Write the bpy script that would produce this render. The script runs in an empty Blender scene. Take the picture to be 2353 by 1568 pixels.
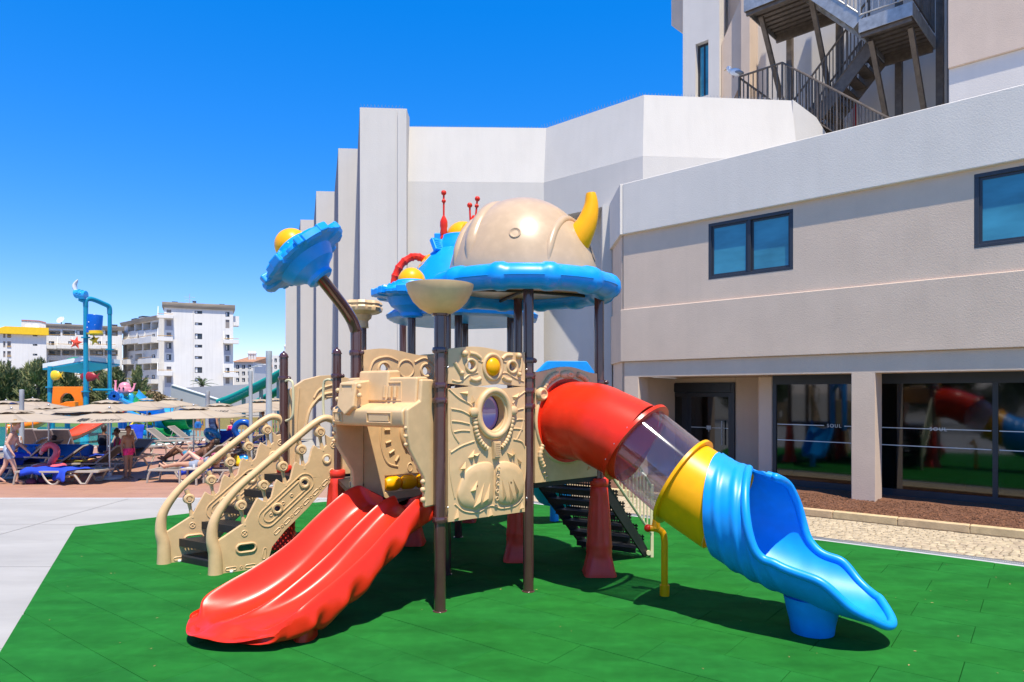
import bpy, bmesh, math, random
from mathutils import Vector, Matrix, noise
from mathutils.geometry import tessellate_polygon
random.seed(11)
sc = bpy.context.scene
R = math.radians

# ------------------------------------------------------------------ camera
CAM_H, F = 2.2, 1583.0            # eye height in metres, focal length in units of a 2353-wide picture
cam = bpy.data.cameras.new('camera'); camo = bpy.data.objects.new('camera', cam)
sc.collection.objects.link(camo); sc.camera = camo
camo.location = (0, 0, CAM_H); camo.rotation_euler = (R(90), 0, 0)
cam.sensor_width = 36; cam.lens = 36 * F / 2353; cam.shift_y = 118 / 2353
cam.clip_start = .05; cam.clip_end = 4000

# ------------------------------------------------------------------ world, sun, exposure
SUN_EL, SUN_AZ = 68.0, 162.0      # azimuth: direction towards the sun, degrees from +Y clockwise
w = bpy.data.worlds.new('World'); sc.world = w; w.use_nodes = True
nt = w.node_tree; nt.nodes.clear()
sky = nt.nodes.new('ShaderNodeTexSky'); sky.sky_type = 'NISHITA'; sky.sun_disc = False
sky.sun_elevation = R(SUN_EL); sky.sun_rotation = R(SUN_AZ)
sky.altitude = 0; sky.air_density = 1.0; sky.dust_density = 0.0; sky.ozone_density = 3.0
bg = nt.nodes.new('ShaderNodeBackground'); bg.inputs[1].default_value = 0.14
wo = nt.nodes.new('ShaderNodeOutputWorld')
hs = nt.nodes.new('ShaderNodeHueSaturation'); hs.inputs['Saturation'].default_value = 1.45; hs.inputs['Hue'].default_value = .503
nt.links.new(sky.outputs[0], hs.inputs['Color']); hs.inputs['Value'].default_value = .74
air = nt.nodes.new('ShaderNodeVectorMath'); air.operation = 'ADD'; air.inputs[1].default_value = (.02, .50, 1.75)   # evenly bluer clear summer air
tn = nt.nodes.new('ShaderNodeVectorMath'); tn.operation = 'MULTIPLY'; tn.inputs[1].default_value = (.96, .83, .98)
nt.links.new(hs.outputs[0], tn.inputs[0]); nt.links.new(tn.outputs[0], air.inputs[0]); nt.links.new(air.outputs[0], bg.inputs[0]); nt.links.new(bg.outputs[0], wo.inputs[0])
sun = bpy.data.lights.new('sun', 'SUN'); suno = bpy.data.objects.new('sun', sun); sc.collection.objects.link(suno)
sun.energy = 4.7; sun.angle = R(.53); sun.color = (1, .925, .78)
suno.location = (0, -30, 60)
_d = Vector((math.sin(R(SUN_AZ)) * math.cos(R(SUN_EL)), math.cos(R(SUN_AZ)) * math.cos(R(SUN_EL)), math.sin(R(SUN_EL))))
suno.rotation_euler = _d.to_track_quat('Z', 'Y').to_euler()
vs = sc.view_settings; vs.view_transform = 'Standard'; vs.look = 'None'; vs.exposure = 0.6; vs.gamma = 1; vs.use_curve_mapping = False

# ------------------------------------------------------------------ helpers
col = sc.collection
W = {}                            # world origin of every unrotated object, by name

def at(u, v, Y):                  # the point that shows at (u, v) in the photograph, Y metres in front of the camera
    return Vector(((u - 1176.5) / F * Y, Y, CAM_H - (v - 902) / F * Y))
def gr(u, v, z=0.0):              # ground point seen at (u, v)
    Y = F * (CAM_H - z) / (v - 902); return Vector(((u - 1176.5) / F * Y, Y, z))

def frame(o, xdir, zdir=(0, 0, 1)):        # matrix with local x along xdir, local z up, local y = z x x
    x = Vector(xdir).normalized(); z = Vector(zdir).normalized(); y = z.cross(x).normalized(); z = x.cross(y)
    M = Matrix((x, y, z)).transposed().to_4x4(); M.translation = Vector(o); return M
def T(x=0, y=0, z=0): return Matrix.Translation((x, y, z))
def RX(a): return Matrix.Rotation(R(a), 4, 'X')
def RY(a): return Matrix.Rotation(R(a), 4, 'Y')
def RZ(a): return Matrix.Rotation(R(a), 4, 'Z')
def S(x, y=None, z=None):
    y = x if y is None else y; z = x if z is None else z
    return Matrix.Diagonal((x, y, z, 1))
def align(p, d):                  # matrix putting local z along d at p
    q = Vector(d).to_track_quat('Z', 'Y').to_matrix().to_4x4(); q.translation = Vector(p); return q

class MB:
    def __init__(s, M=None): s.v = []; s.f = []; s.M = M or Matrix()
    def add(s, vs, fs, M=None):
        t = s.M @ M if M else s.M; o = len(s.v)
        s.v += [t @ Vector(p) for p in vs]; s.f += [[i + o for i in f] for f in fs]; return s
    def box(s, x0, x1, y0, y1, z0, z1, M=None):
        return s.add([(x, y, z) for z in (z0, z1) for y in (y0, y1) for x in (x0, x1)],
                     [(0, 2, 3, 1), (4, 5, 7, 6), (0, 1, 5, 4), (2, 6, 7, 3), (0, 4, 6, 2), (1, 3, 7, 5)], M)
    def prism(s, poly, z0, z1, M=None):
        n = len(poly)
        return s.add([(p[0], p[1], z0) for p in poly] + [(p[0], p[1], z1) for p in poly],
                     [list(range(n))[::-1], list(range(n, 2 * n))] + [(i, (i + 1) % n, n + (i + 1) % n, n + i) for i in range(n)], M)
    def panel(s, outer, holes, y0, y1, M=None):      # polygon in x/z with holes, from y0 (front) to y1 (back)
        loops = [outer] + list(holes); flat = [p for l in loops for p in l]; n = len(flat)
        tri = tessellate_polygon([[Vector((p[0], p[1], 0)) for p in l] for l in loops])
        fs = [tuple(t) for t in tri] + [tuple(i + n for i in t)[::-1] for t in tri]
        k = 0
        for l in loops:
            m = len(l); fs += [(k + i, k + (i + 1) % m, n + k + (i + 1) % m, n + k + i) for i in range(m)]; k += m
        return s.add([(p[0], y0, p[1]) for p in flat] + [(p[0], y1, p[1]) for p in flat], fs, M)
    def rings(s, rs, closed=False, caps=True, ring_closed=True, M=None):
        m = len(rs[0]); fs = []; N = len(rs)
        for i in range(N if closed else N - 1):
            a, b = i * m, ((i + 1) % N) * m
            for j in range(m if ring_closed else m - 1):
                k = (j + 1) % m; fs.append((a + j, a + k, b + k, b + j))
        if caps and not closed and ring_closed: fs += [list(range(m))[::-1], list(range((N - 1) * m, N * m))]
        return s.add([p for r in rs for p in r], fs, M)
    def tube(s, path, r, n=10, closed=False, caps=True, M=None, flat=1.0):
        P = [Vector(p) for p in path]; N = len(P); rr = r if isinstance(r, (list, tuple)) else [r] * N
        rs = []; nrm = None
        for i, p in enumerate(P):
            if closed: d = P[(i + 1) % N] - P[i - 1]
            else: d = P[min(i + 1, N - 1)] - P[max(i - 1, 0)]
            d.normalize()
            if nrm is None: nrm = d.orthogonal().normalized() if abs(d.z) > .9 else Vector((0, 0, 1)).cross(d).normalized()
            nrm = (nrm - d * nrm.dot(d)).normalized(); b = d.cross(nrm)
            rs.append([p + rr[i] * (math.cos(2 * math.pi * j / n) * nrm + flat * math.sin(2 * math.pi * j / n) * b) for j in range(n)])
        return s.rings(rs, closed, caps, M=M)
    def lathe(s, prof, n=24, M=None, mod=None):      # profile [(r, z)] about local z
        rs = []
        for (r, z) in prof:
            ring = []
            for j in range(n):
                a = 2 * math.pi * j / n; q, dz = mod(r, z, a) if mod else (r, z)
                ring.append((q * math.cos(a), q * math.sin(a), dz))
            rs.append(ring)
        return s.rings(rs, M=M)
    def ball(s, c, r, n=14, m=8, M=None, half=False):
        r = (r, r, r) if not isinstance(r, (list, tuple)) else r; rs = []
        for i in range(m + 1):
            p = (math.pi / 2 if half else math.pi) * i / m
            p = max(p, .02) if i == 0 else (min(p, math.pi - .02) if not half else p)
            rs.append([(c[0] + r[0] * math.sin(p) * math.cos(2 * math.pi * j / n), c[1] + r[1] * math.sin(p) * math.sin(2 * math.pi * j / n), c[2] + r[2] * math.cos(p)) for j in range(n)])
        return s.rings(rs[::-1], M=M)
    def torus(s, c, Rr, r, n=28, m=8, M=None, sx=1, sz=1):   # ring in the local x/z plane
        return s.tube([(c[0] + Rr * sx * math.cos(2 * math.pi * i / n), c[1], c[2] + Rr * sz * math.sin(2 * math.pi * i / n)) for i in range(n)], r, m, closed=True, M=M)
    def build(s, name, mat, parent=None, bev=0, seg=2, ang=38, origin=True, kind=None, recalc=True):
        me = bpy.data.meshes.new(name)
        if origin and s.v:
            xs = [p.x for p in s.v]; ys = [p.y for p in s.v]; zs = [p.z for p in s.v]
            c = Vector(((min(xs) + max(xs)) / 2, (min(ys) + max(ys)) / 2, min(zs)))
        else: c = Vector((0, 0, 0))
        me.from_pydata([p - c for p in s.v], [], s.f)
        if recalc:
            bm = bmesh.new(); bm.from_mesh(me); bmesh.ops.recalc_face_normals(bm, faces=bm.faces); bm.to_mesh(me); bm.free()
        me.shade_smooth(); me.set_sharp_from_angle(angle=R(ang))
        o = bpy.data.objects.new(name, me); col.objects.link(o)
        if mat: me.materials.append(mat)
        pw = W[parent.name] if parent else Vector((0, 0, 0))
        o.parent = parent; o.location = c - pw; W[o.name] = c
        if bev:
            b = o.modifiers.new('bevel', 'BEVEL'); b.width = bev; b.segments = seg; b.limit_method = 'ANGLE'; b.angle_limit = R(40); b.harden_normals = True
        if kind: o['kind'] = kind
        return o

def tag(o, label, cat, group=None):
    o['label'] = label; o['category'] = cat
    if group: o['group'] = group
    return o
def thing(name, label, cat, loc=(0, 0, 0), group=None):
    o = bpy.data.objects.new(name, None); col.objects.link(o); o.empty_display_size = .2
    o.location = loc; W[o.name] = Vector(loc); return tag(o, label, cat, group)
def copy_tree(o, parent=None):
    c = o.copy(); col.objects.link(c); c.parent = parent; W[c.name] = W[o.name].copy()
    for ch in list(o.children): copy_tree(ch, c)
    return c
def place(o, x, y, z=0, rz=0, sc_=1.0, label=None, group=None):
    o.location = (x, y, z); o.rotation_euler = (0, 0, R(rz)); o.scale = (sc_,) * 3
    if label: o['label'] = label
    if group: o['group'] = group
    return o
def share(o, loc, rot=(0, 0, 0), parent=None, scale=(1, 1, 1)):
    c = o.copy(); col.objects.link(c); c.parent = parent; c.location = loc; c.rotation_euler = rot; c.scale = scale
    return c
def spline(pts, n=6, closed=False):       # Catmull-Rom
    P = [Vector(p) for p in pts]; N = len(P); out = []
    for i in range(N if closed else N - 1):
        g = (lambda k: P[k % N]) if closed else (lambda k: P[max(0, min(N - 1, k))])
        a, b, c, d = g(i - 1), g(i), g(i + 1), g(i + 2)
        for j in range(n):
            t = j / n; out.append(.5 * ((2 * b) + (c - a) * t + (2 * a - 5 * b + 4 * c - d) * t * t + (3 * b - a - 3 * c + d) * t ** 3))
    if not closed: out.append(P[-1])
    return out
def lerp(xs, ys, x):                       # smooth curve through the points (cubic Hermite)
    n = len(xs)
    if x <= xs[0]: return ys[0]
    if x >= xs[-1]: return ys[-1]
    i = max(k for k in range(n - 1) if xs[k] <= x); h = xs[i + 1] - xs[i]; t = (x - xs[i]) / h
    sl = lambda k: (ys[k + 1] - ys[k]) / (xs[k + 1] - xs[k])
    tg = lambda k: sl(0) if k == 0 else (sl(n - 2) if k == n - 1 else (sl(k - 1) + sl(k)) / 2)
    return (2 * t ** 3 - 3 * t * t + 1) * ys[i] + (t ** 3 - 2 * t * t + t) * h * tg(i) + (3 * t * t - 2 * t ** 3) * ys[i + 1] + (t ** 3 - t * t) * h * tg(i + 1)
def circ(cx, cz, r, n=20, rz=None):
    return [(cx + r * math.cos(2 * math.pi * i / n), cz + (rz or r) * math.sin(2 * math.pi * i / n)) for i in range(n)]
def rect(x0, x1, z0, z1): return [(x0, z0), (x1, z0), (x1, z1), (x0, z1)]
def slot(cx, cz, L, r, ang=0, n=7):        # stadium outline
    out = []; ca, sa = math.cos(R(ang)), math.sin(R(ang))
    for sgn in (1, -1):
        for i in range(n):
            a = -math.pi / 2 + math.pi * i / (n - 1); x = sgn * (L / 2 + r * math.cos(a)); z = sgn * r * math.sin(a)
            out.append((cx + x * ca - z * sa, cz + x * sa + z * ca))
    return out
def clip(poly, conv):                      # Sutherland-Hodgman, conv counter-clockwise
    out = list(poly)
    for i in range(len(conv)):
        a, b = conv[i], conv[(i + 1) % len(conv)]; inp = out; out = []
        side = lambda p: (b[0] - a[0]) * (p[1] - a[1]) - (b[1] - a[1]) * (p[0] - a[0])
        for k in range(len(inp)):
            p, q = inp[k - 1], inp[k]; sp, sq = side(p), side(q)
            if (sp < 0) != (sq < 0):
                t = sp / (sp - sq); out.append((p[0] + t * (q[0] - p[0]), p[1] + t * (q[1] - p[1])))
            if sq >= 0: out.append(q)
        if not out: return []
    return out

# ------------------------------------------------------------------ materials
def C(h):
    h = h.lstrip('#'); r = [int(h[i:i + 2], 16) / 255 for i in (0, 2, 4)]
    return tuple((c / 12.92 if c <= .04045 else ((c + .055) / 1.055) ** 2.4) for c in r) + (1,)
def mat(name, c, rough=.5, metal=0, var=.0, vscale=3.0, c2=None, bump=0, bscale=60, spec=.5, coat=0, stretch=None, rvar=0, detail=4, thr=None, world=False, streak=0, wear=0):
    m = bpy.data.materials.new(name); m.use_nodes = True; n = m.node_tree; p = n.nodes['Principled BSDF']
    c = C(c) if isinstance(c, str) else c
    p.inputs['Base Color'].default_value = c; p.inputs['Roughness'].default_value = rough; p.inputs['Metallic'].default_value = metal
    p.inputs['Specular IOR Level'].default_value = spec; p.inputs['Coat Weight'].default_value = coat; p.inputs['Coat Roughness'].default_value = .08
    vec = n.nodes.new('ShaderNodeNewGeometry').outputs['Position'] if world else n.nodes.new('ShaderNodeTexCoord').outputs['Object']
    if stretch:
        mp = n.nodes.new('ShaderNodeMapping'); mp.inputs['Scale'].default_value = stretch; n.links.new(vec, mp.inputs[0]); vec = mp.outputs[0]
    if var or c2:
        nz = n.nodes.new('ShaderNodeTexNoise'); nz.inputs['Scale'].default_value = vscale; nz.inputs['Detail'].default_value = detail; nz.inputs['Roughness'].default_value = .6
        n.links.new(vec, nz.inputs['Vector'])
        rp = n.nodes.new('ShaderNodeValToRGB'); rp.color_ramp.elements[0].position, rp.color_ramp.elements[1].position = thr or (.32, .68)
        b = (C(c2) if isinstance(c2, str) else c2) if c2 else tuple(min(1, x * (1 + var)) for x in c[:3]) + (1,)
        a = c if c2 else tuple(x * (1 - var) for x in c[:3]) + (1,)
        rp.color_ramp.elements[0].color = a; rp.color_ramp.elements[1].color = b
        n.links.new(nz.outputs['Fac'], rp.inputs[0]); n.links.new(rp.outputs[0], p.inputs['Base Color'])
        if rvar:
            mr = n.nodes.new('ShaderNodeMapRange'); mr.inputs[3].default_value = rough - rvar; mr.inputs[4].default_value = rough + rvar
            n.links.new(nz.outputs['Fac'], mr.inputs[0]); n.links.new(mr.outputs[0], p.inputs['Roughness'])
    if streak or wear:                       # rain streaks / scuffs: shapes of their own, darker or paler by a few per cent
        ns = n.nodes.new('ShaderNodeTexNoise'); ns.inputs['Detail'].default_value = 6; ns.inputs['Scale'].default_value = 1.0
        ms = n.nodes.new('ShaderNodeMapping'); ms.inputs['Scale'].default_value = (5, 5, .22) if streak else (9, 9, 9)
        gp = n.nodes.new('ShaderNodeNewGeometry'); n.links.new(gp.outputs['Position'], ms.inputs[0]); n.links.new(ms.outputs[0], ns.inputs['Vector'])
        rq = n.nodes.new('ShaderNodeMapRange'); rq.inputs[1].default_value = .45; rq.inputs[2].default_value = .75; rq.inputs[3].default_value = 1.0; rq.inputs[4].default_value = (1 - streak) if streak else (1 + wear)
        n.links.new(ns.outputs['Fac'], rq.inputs[0]); mxx = n.nodes.new('ShaderNodeVectorMath'); mxx.operation = 'SCALE'
        bc_ = p.inputs['Base Color']
        if bc_.links: n.links.new(bc_.links[0].from_socket, mxx.inputs[0])
        else: mxx.inputs[0].default_value = c[:3]
        n.links.new(rq.outputs[0], mxx.inputs['Scale']); n.links.new(mxx.outputs[0], bc_)
    if bump:
        bz = n.nodes.new('ShaderNodeTexNoise'); bz.inputs['Scale'].default_value = bscale; bz.inputs['Detail'].default_value = 4
        n.links.new(vec, bz.inputs['Vector'])
        bn = n.nodes.new('ShaderNodeBump'); bn.inputs['Strength'].default_value = bump; bn.inputs['Distance'].default_value = .02
        n.links.new(bz.outputs['Fac'], bn.inputs['Height']); n.links.new(bn.outputs[0], p.inputs['Normal'])
    return m
def glass_mat(name, tint, trans=.6, rough=.01, base=.05, haze=0):      # thin pane: Schlick mirror over a tinted see-through
    m = bpy.data.materials.new(name); m.use_nodes = True; n = m.node_tree; n.nodes.clear()
    o = n.nodes.new('ShaderNodeOutputMaterial'); mx = n.nodes.new('ShaderNodeMixShader'); lw = n.nodes.new('ShaderNodeLayerWeight'); lw.inputs[0].default_value = .5
    pw = n.nodes.new('ShaderNodeMath'); pw.operation = 'POWER'; pw.inputs[1].default_value = 4
    mr = n.nodes.new('ShaderNodeMapRange'); mr.inputs[3].default_value = base; mr.inputs[4].default_value = .95
    g = n.nodes.new('ShaderNodeBsdfGlossy'); g.inputs['Roughness'].default_value = rough; g.inputs['Color'].default_value = (.95, .97, 1, 1)
    t = n.nodes.new('ShaderNodeBsdfTransparent'); c = C(tint); t.inputs[0].default_value = tuple(x * trans for x in c[:3]) + (1,)
    n.links.new(lw.outputs['Facing'], pw.inputs[0]); n.links.new(pw.outputs[0], mr.inputs[0]); n.links.new(mr.outputs[0], mx.inputs[0])
    n.links.new(t.outputs[0], mx.inputs[1]); n.links.new(g.outputs[0], mx.inputs[2])
    if haze:
        hd = n.nodes.new('ShaderNodeBsdfTranslucent'); hd.inputs[0].default_value = (.90, .62, .68, 1); h2 = n.nodes.new('ShaderNodeMixShader'); h2.inputs[0].default_value = haze  # pinkish: the red elbow's glow put into the haze colour
        n.links.new(mx.outputs[0], h2.inputs[1]); n.links.new(hd.outputs[0], h2.inputs[2]); n.links.new(h2.outputs[0], o.inputs[0])
    else: n.links.new(mx.outputs[0], o.inputs[0])
    return m
def per_object(m, amt=.12, hue=0.01):       # shifts the colour a little from piece to piece
    n = m.node_tree; p = n.nodes['Principled BSDF']; inp = p.inputs['Base Color']
    oi = n.nodes.new('ShaderNodeObjectInfo'); hs = n.nodes.new('ShaderNodeHueSaturation')
    mr = n.nodes.new('ShaderNodeMapRange'); mr.inputs[3].default_value = 1 - amt; mr.inputs[4].default_value = 1 + amt
    n.links.new(oi.outputs['Random'], mr.inputs[0]); n.links.new(mr.outputs[0], hs.inputs['Value'])
    m2 = n.nodes.new('ShaderNodeMapRange'); m2.inputs[3].default_value = .5 - hue; m2.inputs[4].default_value = .5 + hue
    n.links.new(oi.outputs['Random'], m2.inputs[0]); n.links.new(m2.outputs[0], hs.inputs['Hue'])
    if inp.links: n.links.new(inp.links[0].from_socket, hs.inputs['Color'])
    else: hs.inputs['Color'].default_value = inp.default_value
    n.links.new(hs.outputs[0], inp); return m
# ================================================================== GROUND
m_earth = mat('earth', (.30, .26, .20, 1), .95, var=.2, vscale=.2)
m_conc = mat('pale_concrete', (.345, .328, .305, 1), .85, var=.10, vscale=1.1, bump=.12, bscale=25, stretch=(.5, 1.6, 1), detail=6, world=True)
m_conc2 = mat('border_concrete', (.42, .42, .42, 1), .85, var=.12, vscale=3, bump=.1)
m_rub = per_object(mat('green_rubber', (.015, .142, .022, 1), .85, var=.22, vscale=1.6, bump=.5, bscale=190, c2=None, spec=.06, detail=9, stretch=(.7, 1.9, 1), world=True, wear=.16), .02, .002)
m_rubd = mat('dark_rubber', (.02, .035, .028, 1), .9, bump=.3, bscale=150)
m_cob = per_object(mat('cream_cobble', (.42, .335, .22, 1), .75, var=.25, vscale=9, bump=.3, bscale=60, world=True), .13, .008)
m_cobs = mat('cream_cobble_far', (.42, .335, .22, 1), .75, var=.3, vscale=11, bump=.3, bscale=60)
m_sand = mat('joint_sand', (.27, .215, .15, 1), .95, var=.2, vscale=9, bump=.3)
m_kerb = per_object(mat('sandstone_kerb', (.52, .38, .21, 1), .8, var=.15, vscale=7, bump=.25, bscale=50), .06)
m_mulch = mat('mulch', (.13, .055, .028, 1), .95, var=.45, vscale=30, bump=.8, bscale=40)
m_chip = mat('bark_chip', (.20, .085, .04, 1), .9, var=.5, vscale=9)
m_terra = per_object(mat('terracotta_tile', (.37, .195, .128, 1), .6, var=.09, vscale=1.4, stretch=(1, 4, 1), bump=.05, world=True), .03, .003)
m_grout = mat('grout', (.34, .20, .14, 1), .9)
m_white_line = mat('white_stone', (.7, .7, .68, 1), .7, var=.06, bump=.1)
m_steel = mat('galvanised_steel', (.42, .43, .44, 1), .42, .7, var=.1, vscale=5)

MB().prism([(-1600, -700), (1600, -700), (1600, 1900), (-1600, 1900)], -.6, -.06).build('ground', m_earth, kind='structure', origin=False)
MB().prism([(-34, -30), (30, -30), (30, 40), (-34, 40)], -.059, -.028).build('pavement', m_conc, kind='structure', origin=False)
# concrete slabs' expansion joints are real gaps in a thin topping course of big slabs
pav = MB().prism([(-34, -20), (12, -20), (12, 14.4), (-34, 14.4)], -.0275, -.0265).build('concrete_apron', m_conc, kind='structure', origin=False)
slab = MB().prism([(-1.99, -1.395), (1.99, -1.395), (1.99, 1.395), (-1.99, 1.395)], 0, .005).build('concrete_slab', m_conc, pav)
W_ap = W[pav.name]
first = True
for i in range(-5, 3):
    for j in range(-2, 5):
        loc = Vector((-6.0 + i * 4.0, 1.75 + j * 2.81, -.0258))
        if loc.x > 6: continue
        if first: slab.location = loc - W_ap; first = False
        else: share(slab, loc - W_ap, parent=pav)

# --- the green safety surface, rubber tiles in rows
TA = Vector((.79, -.614)); TB = Vector((.614, .79))      # along the rows / across them
GREEN = [(-1.0, -.6), (10.4, -.6), (10.4, 5.38), (6.42, 8.64), (1.96, 12.3), (-.9, 14.55), (-1.6, 14.62), (-3.75, 13.75), (-5.8, 12.5), (-7.1, 11.2), (-4.3, 5.78)]
surf = MB().prism(GREEN, -.0205, -.008).build('play_surface', m_rubd, kind='structure', origin=False)
def tile_mesh(poly, name):
    n = len(poly); cx = sum(p[0] for p in poly) / n; cy = sum(p[1] for p in poly) / n
    def ins(p, d):
        L = max(.01, math.hypot(p[0] - cx, p[1] - cy)); return (p[0] + (cx - p[0]) / L * d, p[1] + (cy - p[1]) / L * d)
    rs = [[(p[0], p[1], -.007) for p in poly], [(p[0], p[1], .013) for p in poly], [ins(p, .004) + (.0165,) for p in poly]]
    return MB().rings(rs, M=T(-cx, -cy, 0)).build(name, m_rub, origin=False), cx, cy
TW, TL = .53, 1.06
full = None; cells = []
for i in range(-16, 17):
    for j in range(-3, 34):
        off = (j % 2) * TL / 2
        a0, b0 = i * TL + off, -3 + j * TW - 2
        rc = [(a0 + .0015, b0 + .0015), (a0 + TL - .0015, b0 + .0015), (a0 + TL - .0015, b0 + TW - .0015), (a0 + .0015, b0 + TW - .0015)]
        wp = [tuple(TA * p[0] + TB * p[1]) for p in rc]
        cp = clip(wp, GREEN)
        if len(cp) < 3: continue
        ar = abs(sum(cp[k - 1][0] * cp[k][1] - cp[k][0] * cp[k - 1][1] for k in range(len(cp)))) / 2
        if ar < .004: continue
        cx = sum(p[0] for p in cp) / len(cp); cy = sum(p[1] for p in cp) / len(cp)
        if cy < 1.2 or abs(cx) > cy * 1.3 + 3: continue
        wh = ar > .999 * (TL - .003) * (TW - .003)
        if wh: cx, cy = tuple(TA * (a0 + TL / 2) + TB * (b0 + TW / 2))
        cells.append((cy + (0 if cy > 3.6 and abs(cx) < cy * .80 + .6 else 50), cx, cp, wh, cy))
cells.sort()
rot_t = math.atan2(TA.y, TA.x)
rest = MB()
for k, (_, cx, cp, whole, cy) in enumerate(cells):
    if k < 300:
        if whole:
            if full is None:
                full, _, _ = tile_mesh([(-TL / 2 + .0015, -TW / 2 + .0015), (TL / 2 - .0015, -TW / 2 + .0015), (TL / 2 - .0015, TW / 2 - .0015), (-TL / 2 + .0015, TW / 2 - .0015)], 'rubber_tile')
                o = full
            else: o = share(full, (0, 0, 0))
            o.rotation_euler = (random.uniform(-.002, .002), random.uniform(-.001, .001), rot_t)
        else: o, cx, cy = tile_mesh(cp, 'rubber_tile')
        o.parent = surf; o.location = Vector((cx, cy, random.uniform(-.0015, .001))) - W[surf.name]
    else: rest.prism(cp, -.0075, .0175)
if rest.v: rest.build('rubber_tile', m_rub, surf, kind='stuff')

# --- drain strip, cobbles, kerb and planting bed along the hotel front
EA_, EN_ = Vector((.776, -.63)).normalized(), Vector((.63, .776)).normalized()
E0 = Vector((1.96, 12.3))
def ed(s, d): p = E0 + EA_ * s + EN_ * d; return (p.x, p.y)
def strip(s0, s1, d0, d1): return [ed(s0, d0), ed(s1, d0), ed(s1, d1), ed(s0, d1)]
MB().prism(strip(-3.7, 14, .012, .30), -.03, .0).build('drain_border', m_conc2, kind='structure', origin=False)
g = MB()
for k in range(int(17.6 / .025)):
    s0 = -3.6 + k * .025; g.prism(strip(s0, s0 + .014, .14, .25), .001, .008)
g.prism(strip(-3.6, 14, .128, .139), .001, .009); g.prism(strip(-3.6, 14, .251, .262), .001, .009)
g.build('drain_grate', m_steel, kind='structure', origin=False)
cobbed = MB().prism(strip(-12, 14, .302, 2.06), -.03, -.008).build('cobble_pavement', m_sand, kind='structure', origin=False)
stones = []
rows = int(1.74 / .098)
for r_ in range(rows):
    d0 = .312 + r_ * .098; s0 = -8 + random.random() * .1
    while s0 < 11.5:
        L = random.uniform(.085, .125); stones.append((s0, s0 + L - .008, d0 + random.uniform(-.004, .004), d0 + .089 + random.uniform(-.004, .004))); s0 += L
def stone_ring(st):
    a, b, c, d = st; j = lambda q=.008: random.uniform(-q, q)
    base = [(a + j(), c + j()), (b + j(), c + j()), (b + j(), d + j()), (a + j(), d + j())]
    mx, my = (a + b) / 2, (c + d) / 2; h = random.uniform(.004, .013)
    return base, mx, my, h
vis = []; far = MB()
for st in stones:
    x, y = ed((st[0] + st[1]) / 2, (st[2] + st[3]) / 2)
    if abs(x) > y * .8 + .5: continue
    vis.append((y if x > 3.6 else y + 50, st))
vis.sort(key=lambda t: t[0])
protos = []
for k, (y, st) in enumerate(vis):
    base, mx, my, h = stone_ring(st)
    lo = [(p[0], p[1], -.02) for p in base]; mid = [(mx + (p[0] - mx) * .97, my + (p[1] - my) * .97, h - .007) for p in base]
    hi = [(mx + (p[0] - mx) * .78, my + (p[1] - my) * .78, h) for p in base]
    if k < 300:
        wx, wy = ed(mx, my)
        if len(protos) < 24:
            o = MB().rings([[(p[0] - mx, p[1] - my, p[2]) for p in r] for r in (lo, mid, hi)]).build('cobble', m_cob, origin=False); protos.append(o)
        else: o = share(random.choice(protos), (0, 0, 0))
        o.parent = cobbed; o.rotation_euler = (0, 0, math.atan2(EA_.y, EA_.x)); o.location = Vector((wx, wy, 0)) - W[cobbed.name]
    else:
        f3 = lambda r: [ed(p[0], p[1]) + (p[2],) for p in r]
        far.rings([f3(lo), f3(mid), f3(hi)])
far.build('cobble', m_cobs, cobbed, kind='stuff')
kerb = MB().prism(strip(-12, 14, 2.065, 2.21), -.03, .06).build('kerb', m_kerb, kind='structure', origin=False)
for k in range(-6, 14):
    MB().prism(strip(k * 1.0 + .004, k * 1.0 + .996, 2.055 + random.uniform(-.004, .004), 2.215), .0, .125 + random.uniform(-.004, .003)).build('kerb_stone', m_kerb, kerb, bev=.012)
# mulch, rising towards the glass
bed = MB(); NS, ND = 60, 12; prof = []
for i in range(NS + 1):
    ring = []
    for j in range(ND + 1):
        s_, d_ = -5 + 19 * i / NS, 2.217 + 3.4 * j / ND
        x, y = ed(s_, d_); z = .085 + .11 * min(1, j / 7) + .025 * noise.noise(Vector((x * 1.7, y * 1.7, 0)))
        ring.append((x, y, z))
    prof.append(ring)
bed.rings(prof, caps=False, ring_closed=False).build('planting_bed', m_mulch, kind='structure', origin=False, recalc=False)
ch = MB()
for k in range(9000):
    s_, d_ = random.uniform(1.5, 8.2), 2.22 + 1.5 * random.random() ** 1.4
    x, y = ed(s_, d_); z = .09 + .11 * min(1, (d_ - 2.217) / 3.4 * 12 / 7) + .025 * noise.noise(Vector((x * 1.7, y * 1.7, 0)))
    L, b = random.uniform(.02, .06), random.uniform(.006, .014)
    ch.add([(-L / 2, -b / 2, 0), (L / 2, -b / 3, 0), (L / 2.2, b / 2, .003), (-L / 2, b / 2, .004), (0, 0, .012)], [(0, 1, 4), (1, 2, 4), (2, 3, 4), (3, 0, 4)],
           T(x, y, z) @ RZ(random.uniform(0, 360)) @ RX(random.uniform(-35, 35)) @ RY(random.uniform(-25, 25)))
ch.build('bark_chips', m_chip, kind='stuff', origin=False, recalc=False)

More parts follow.
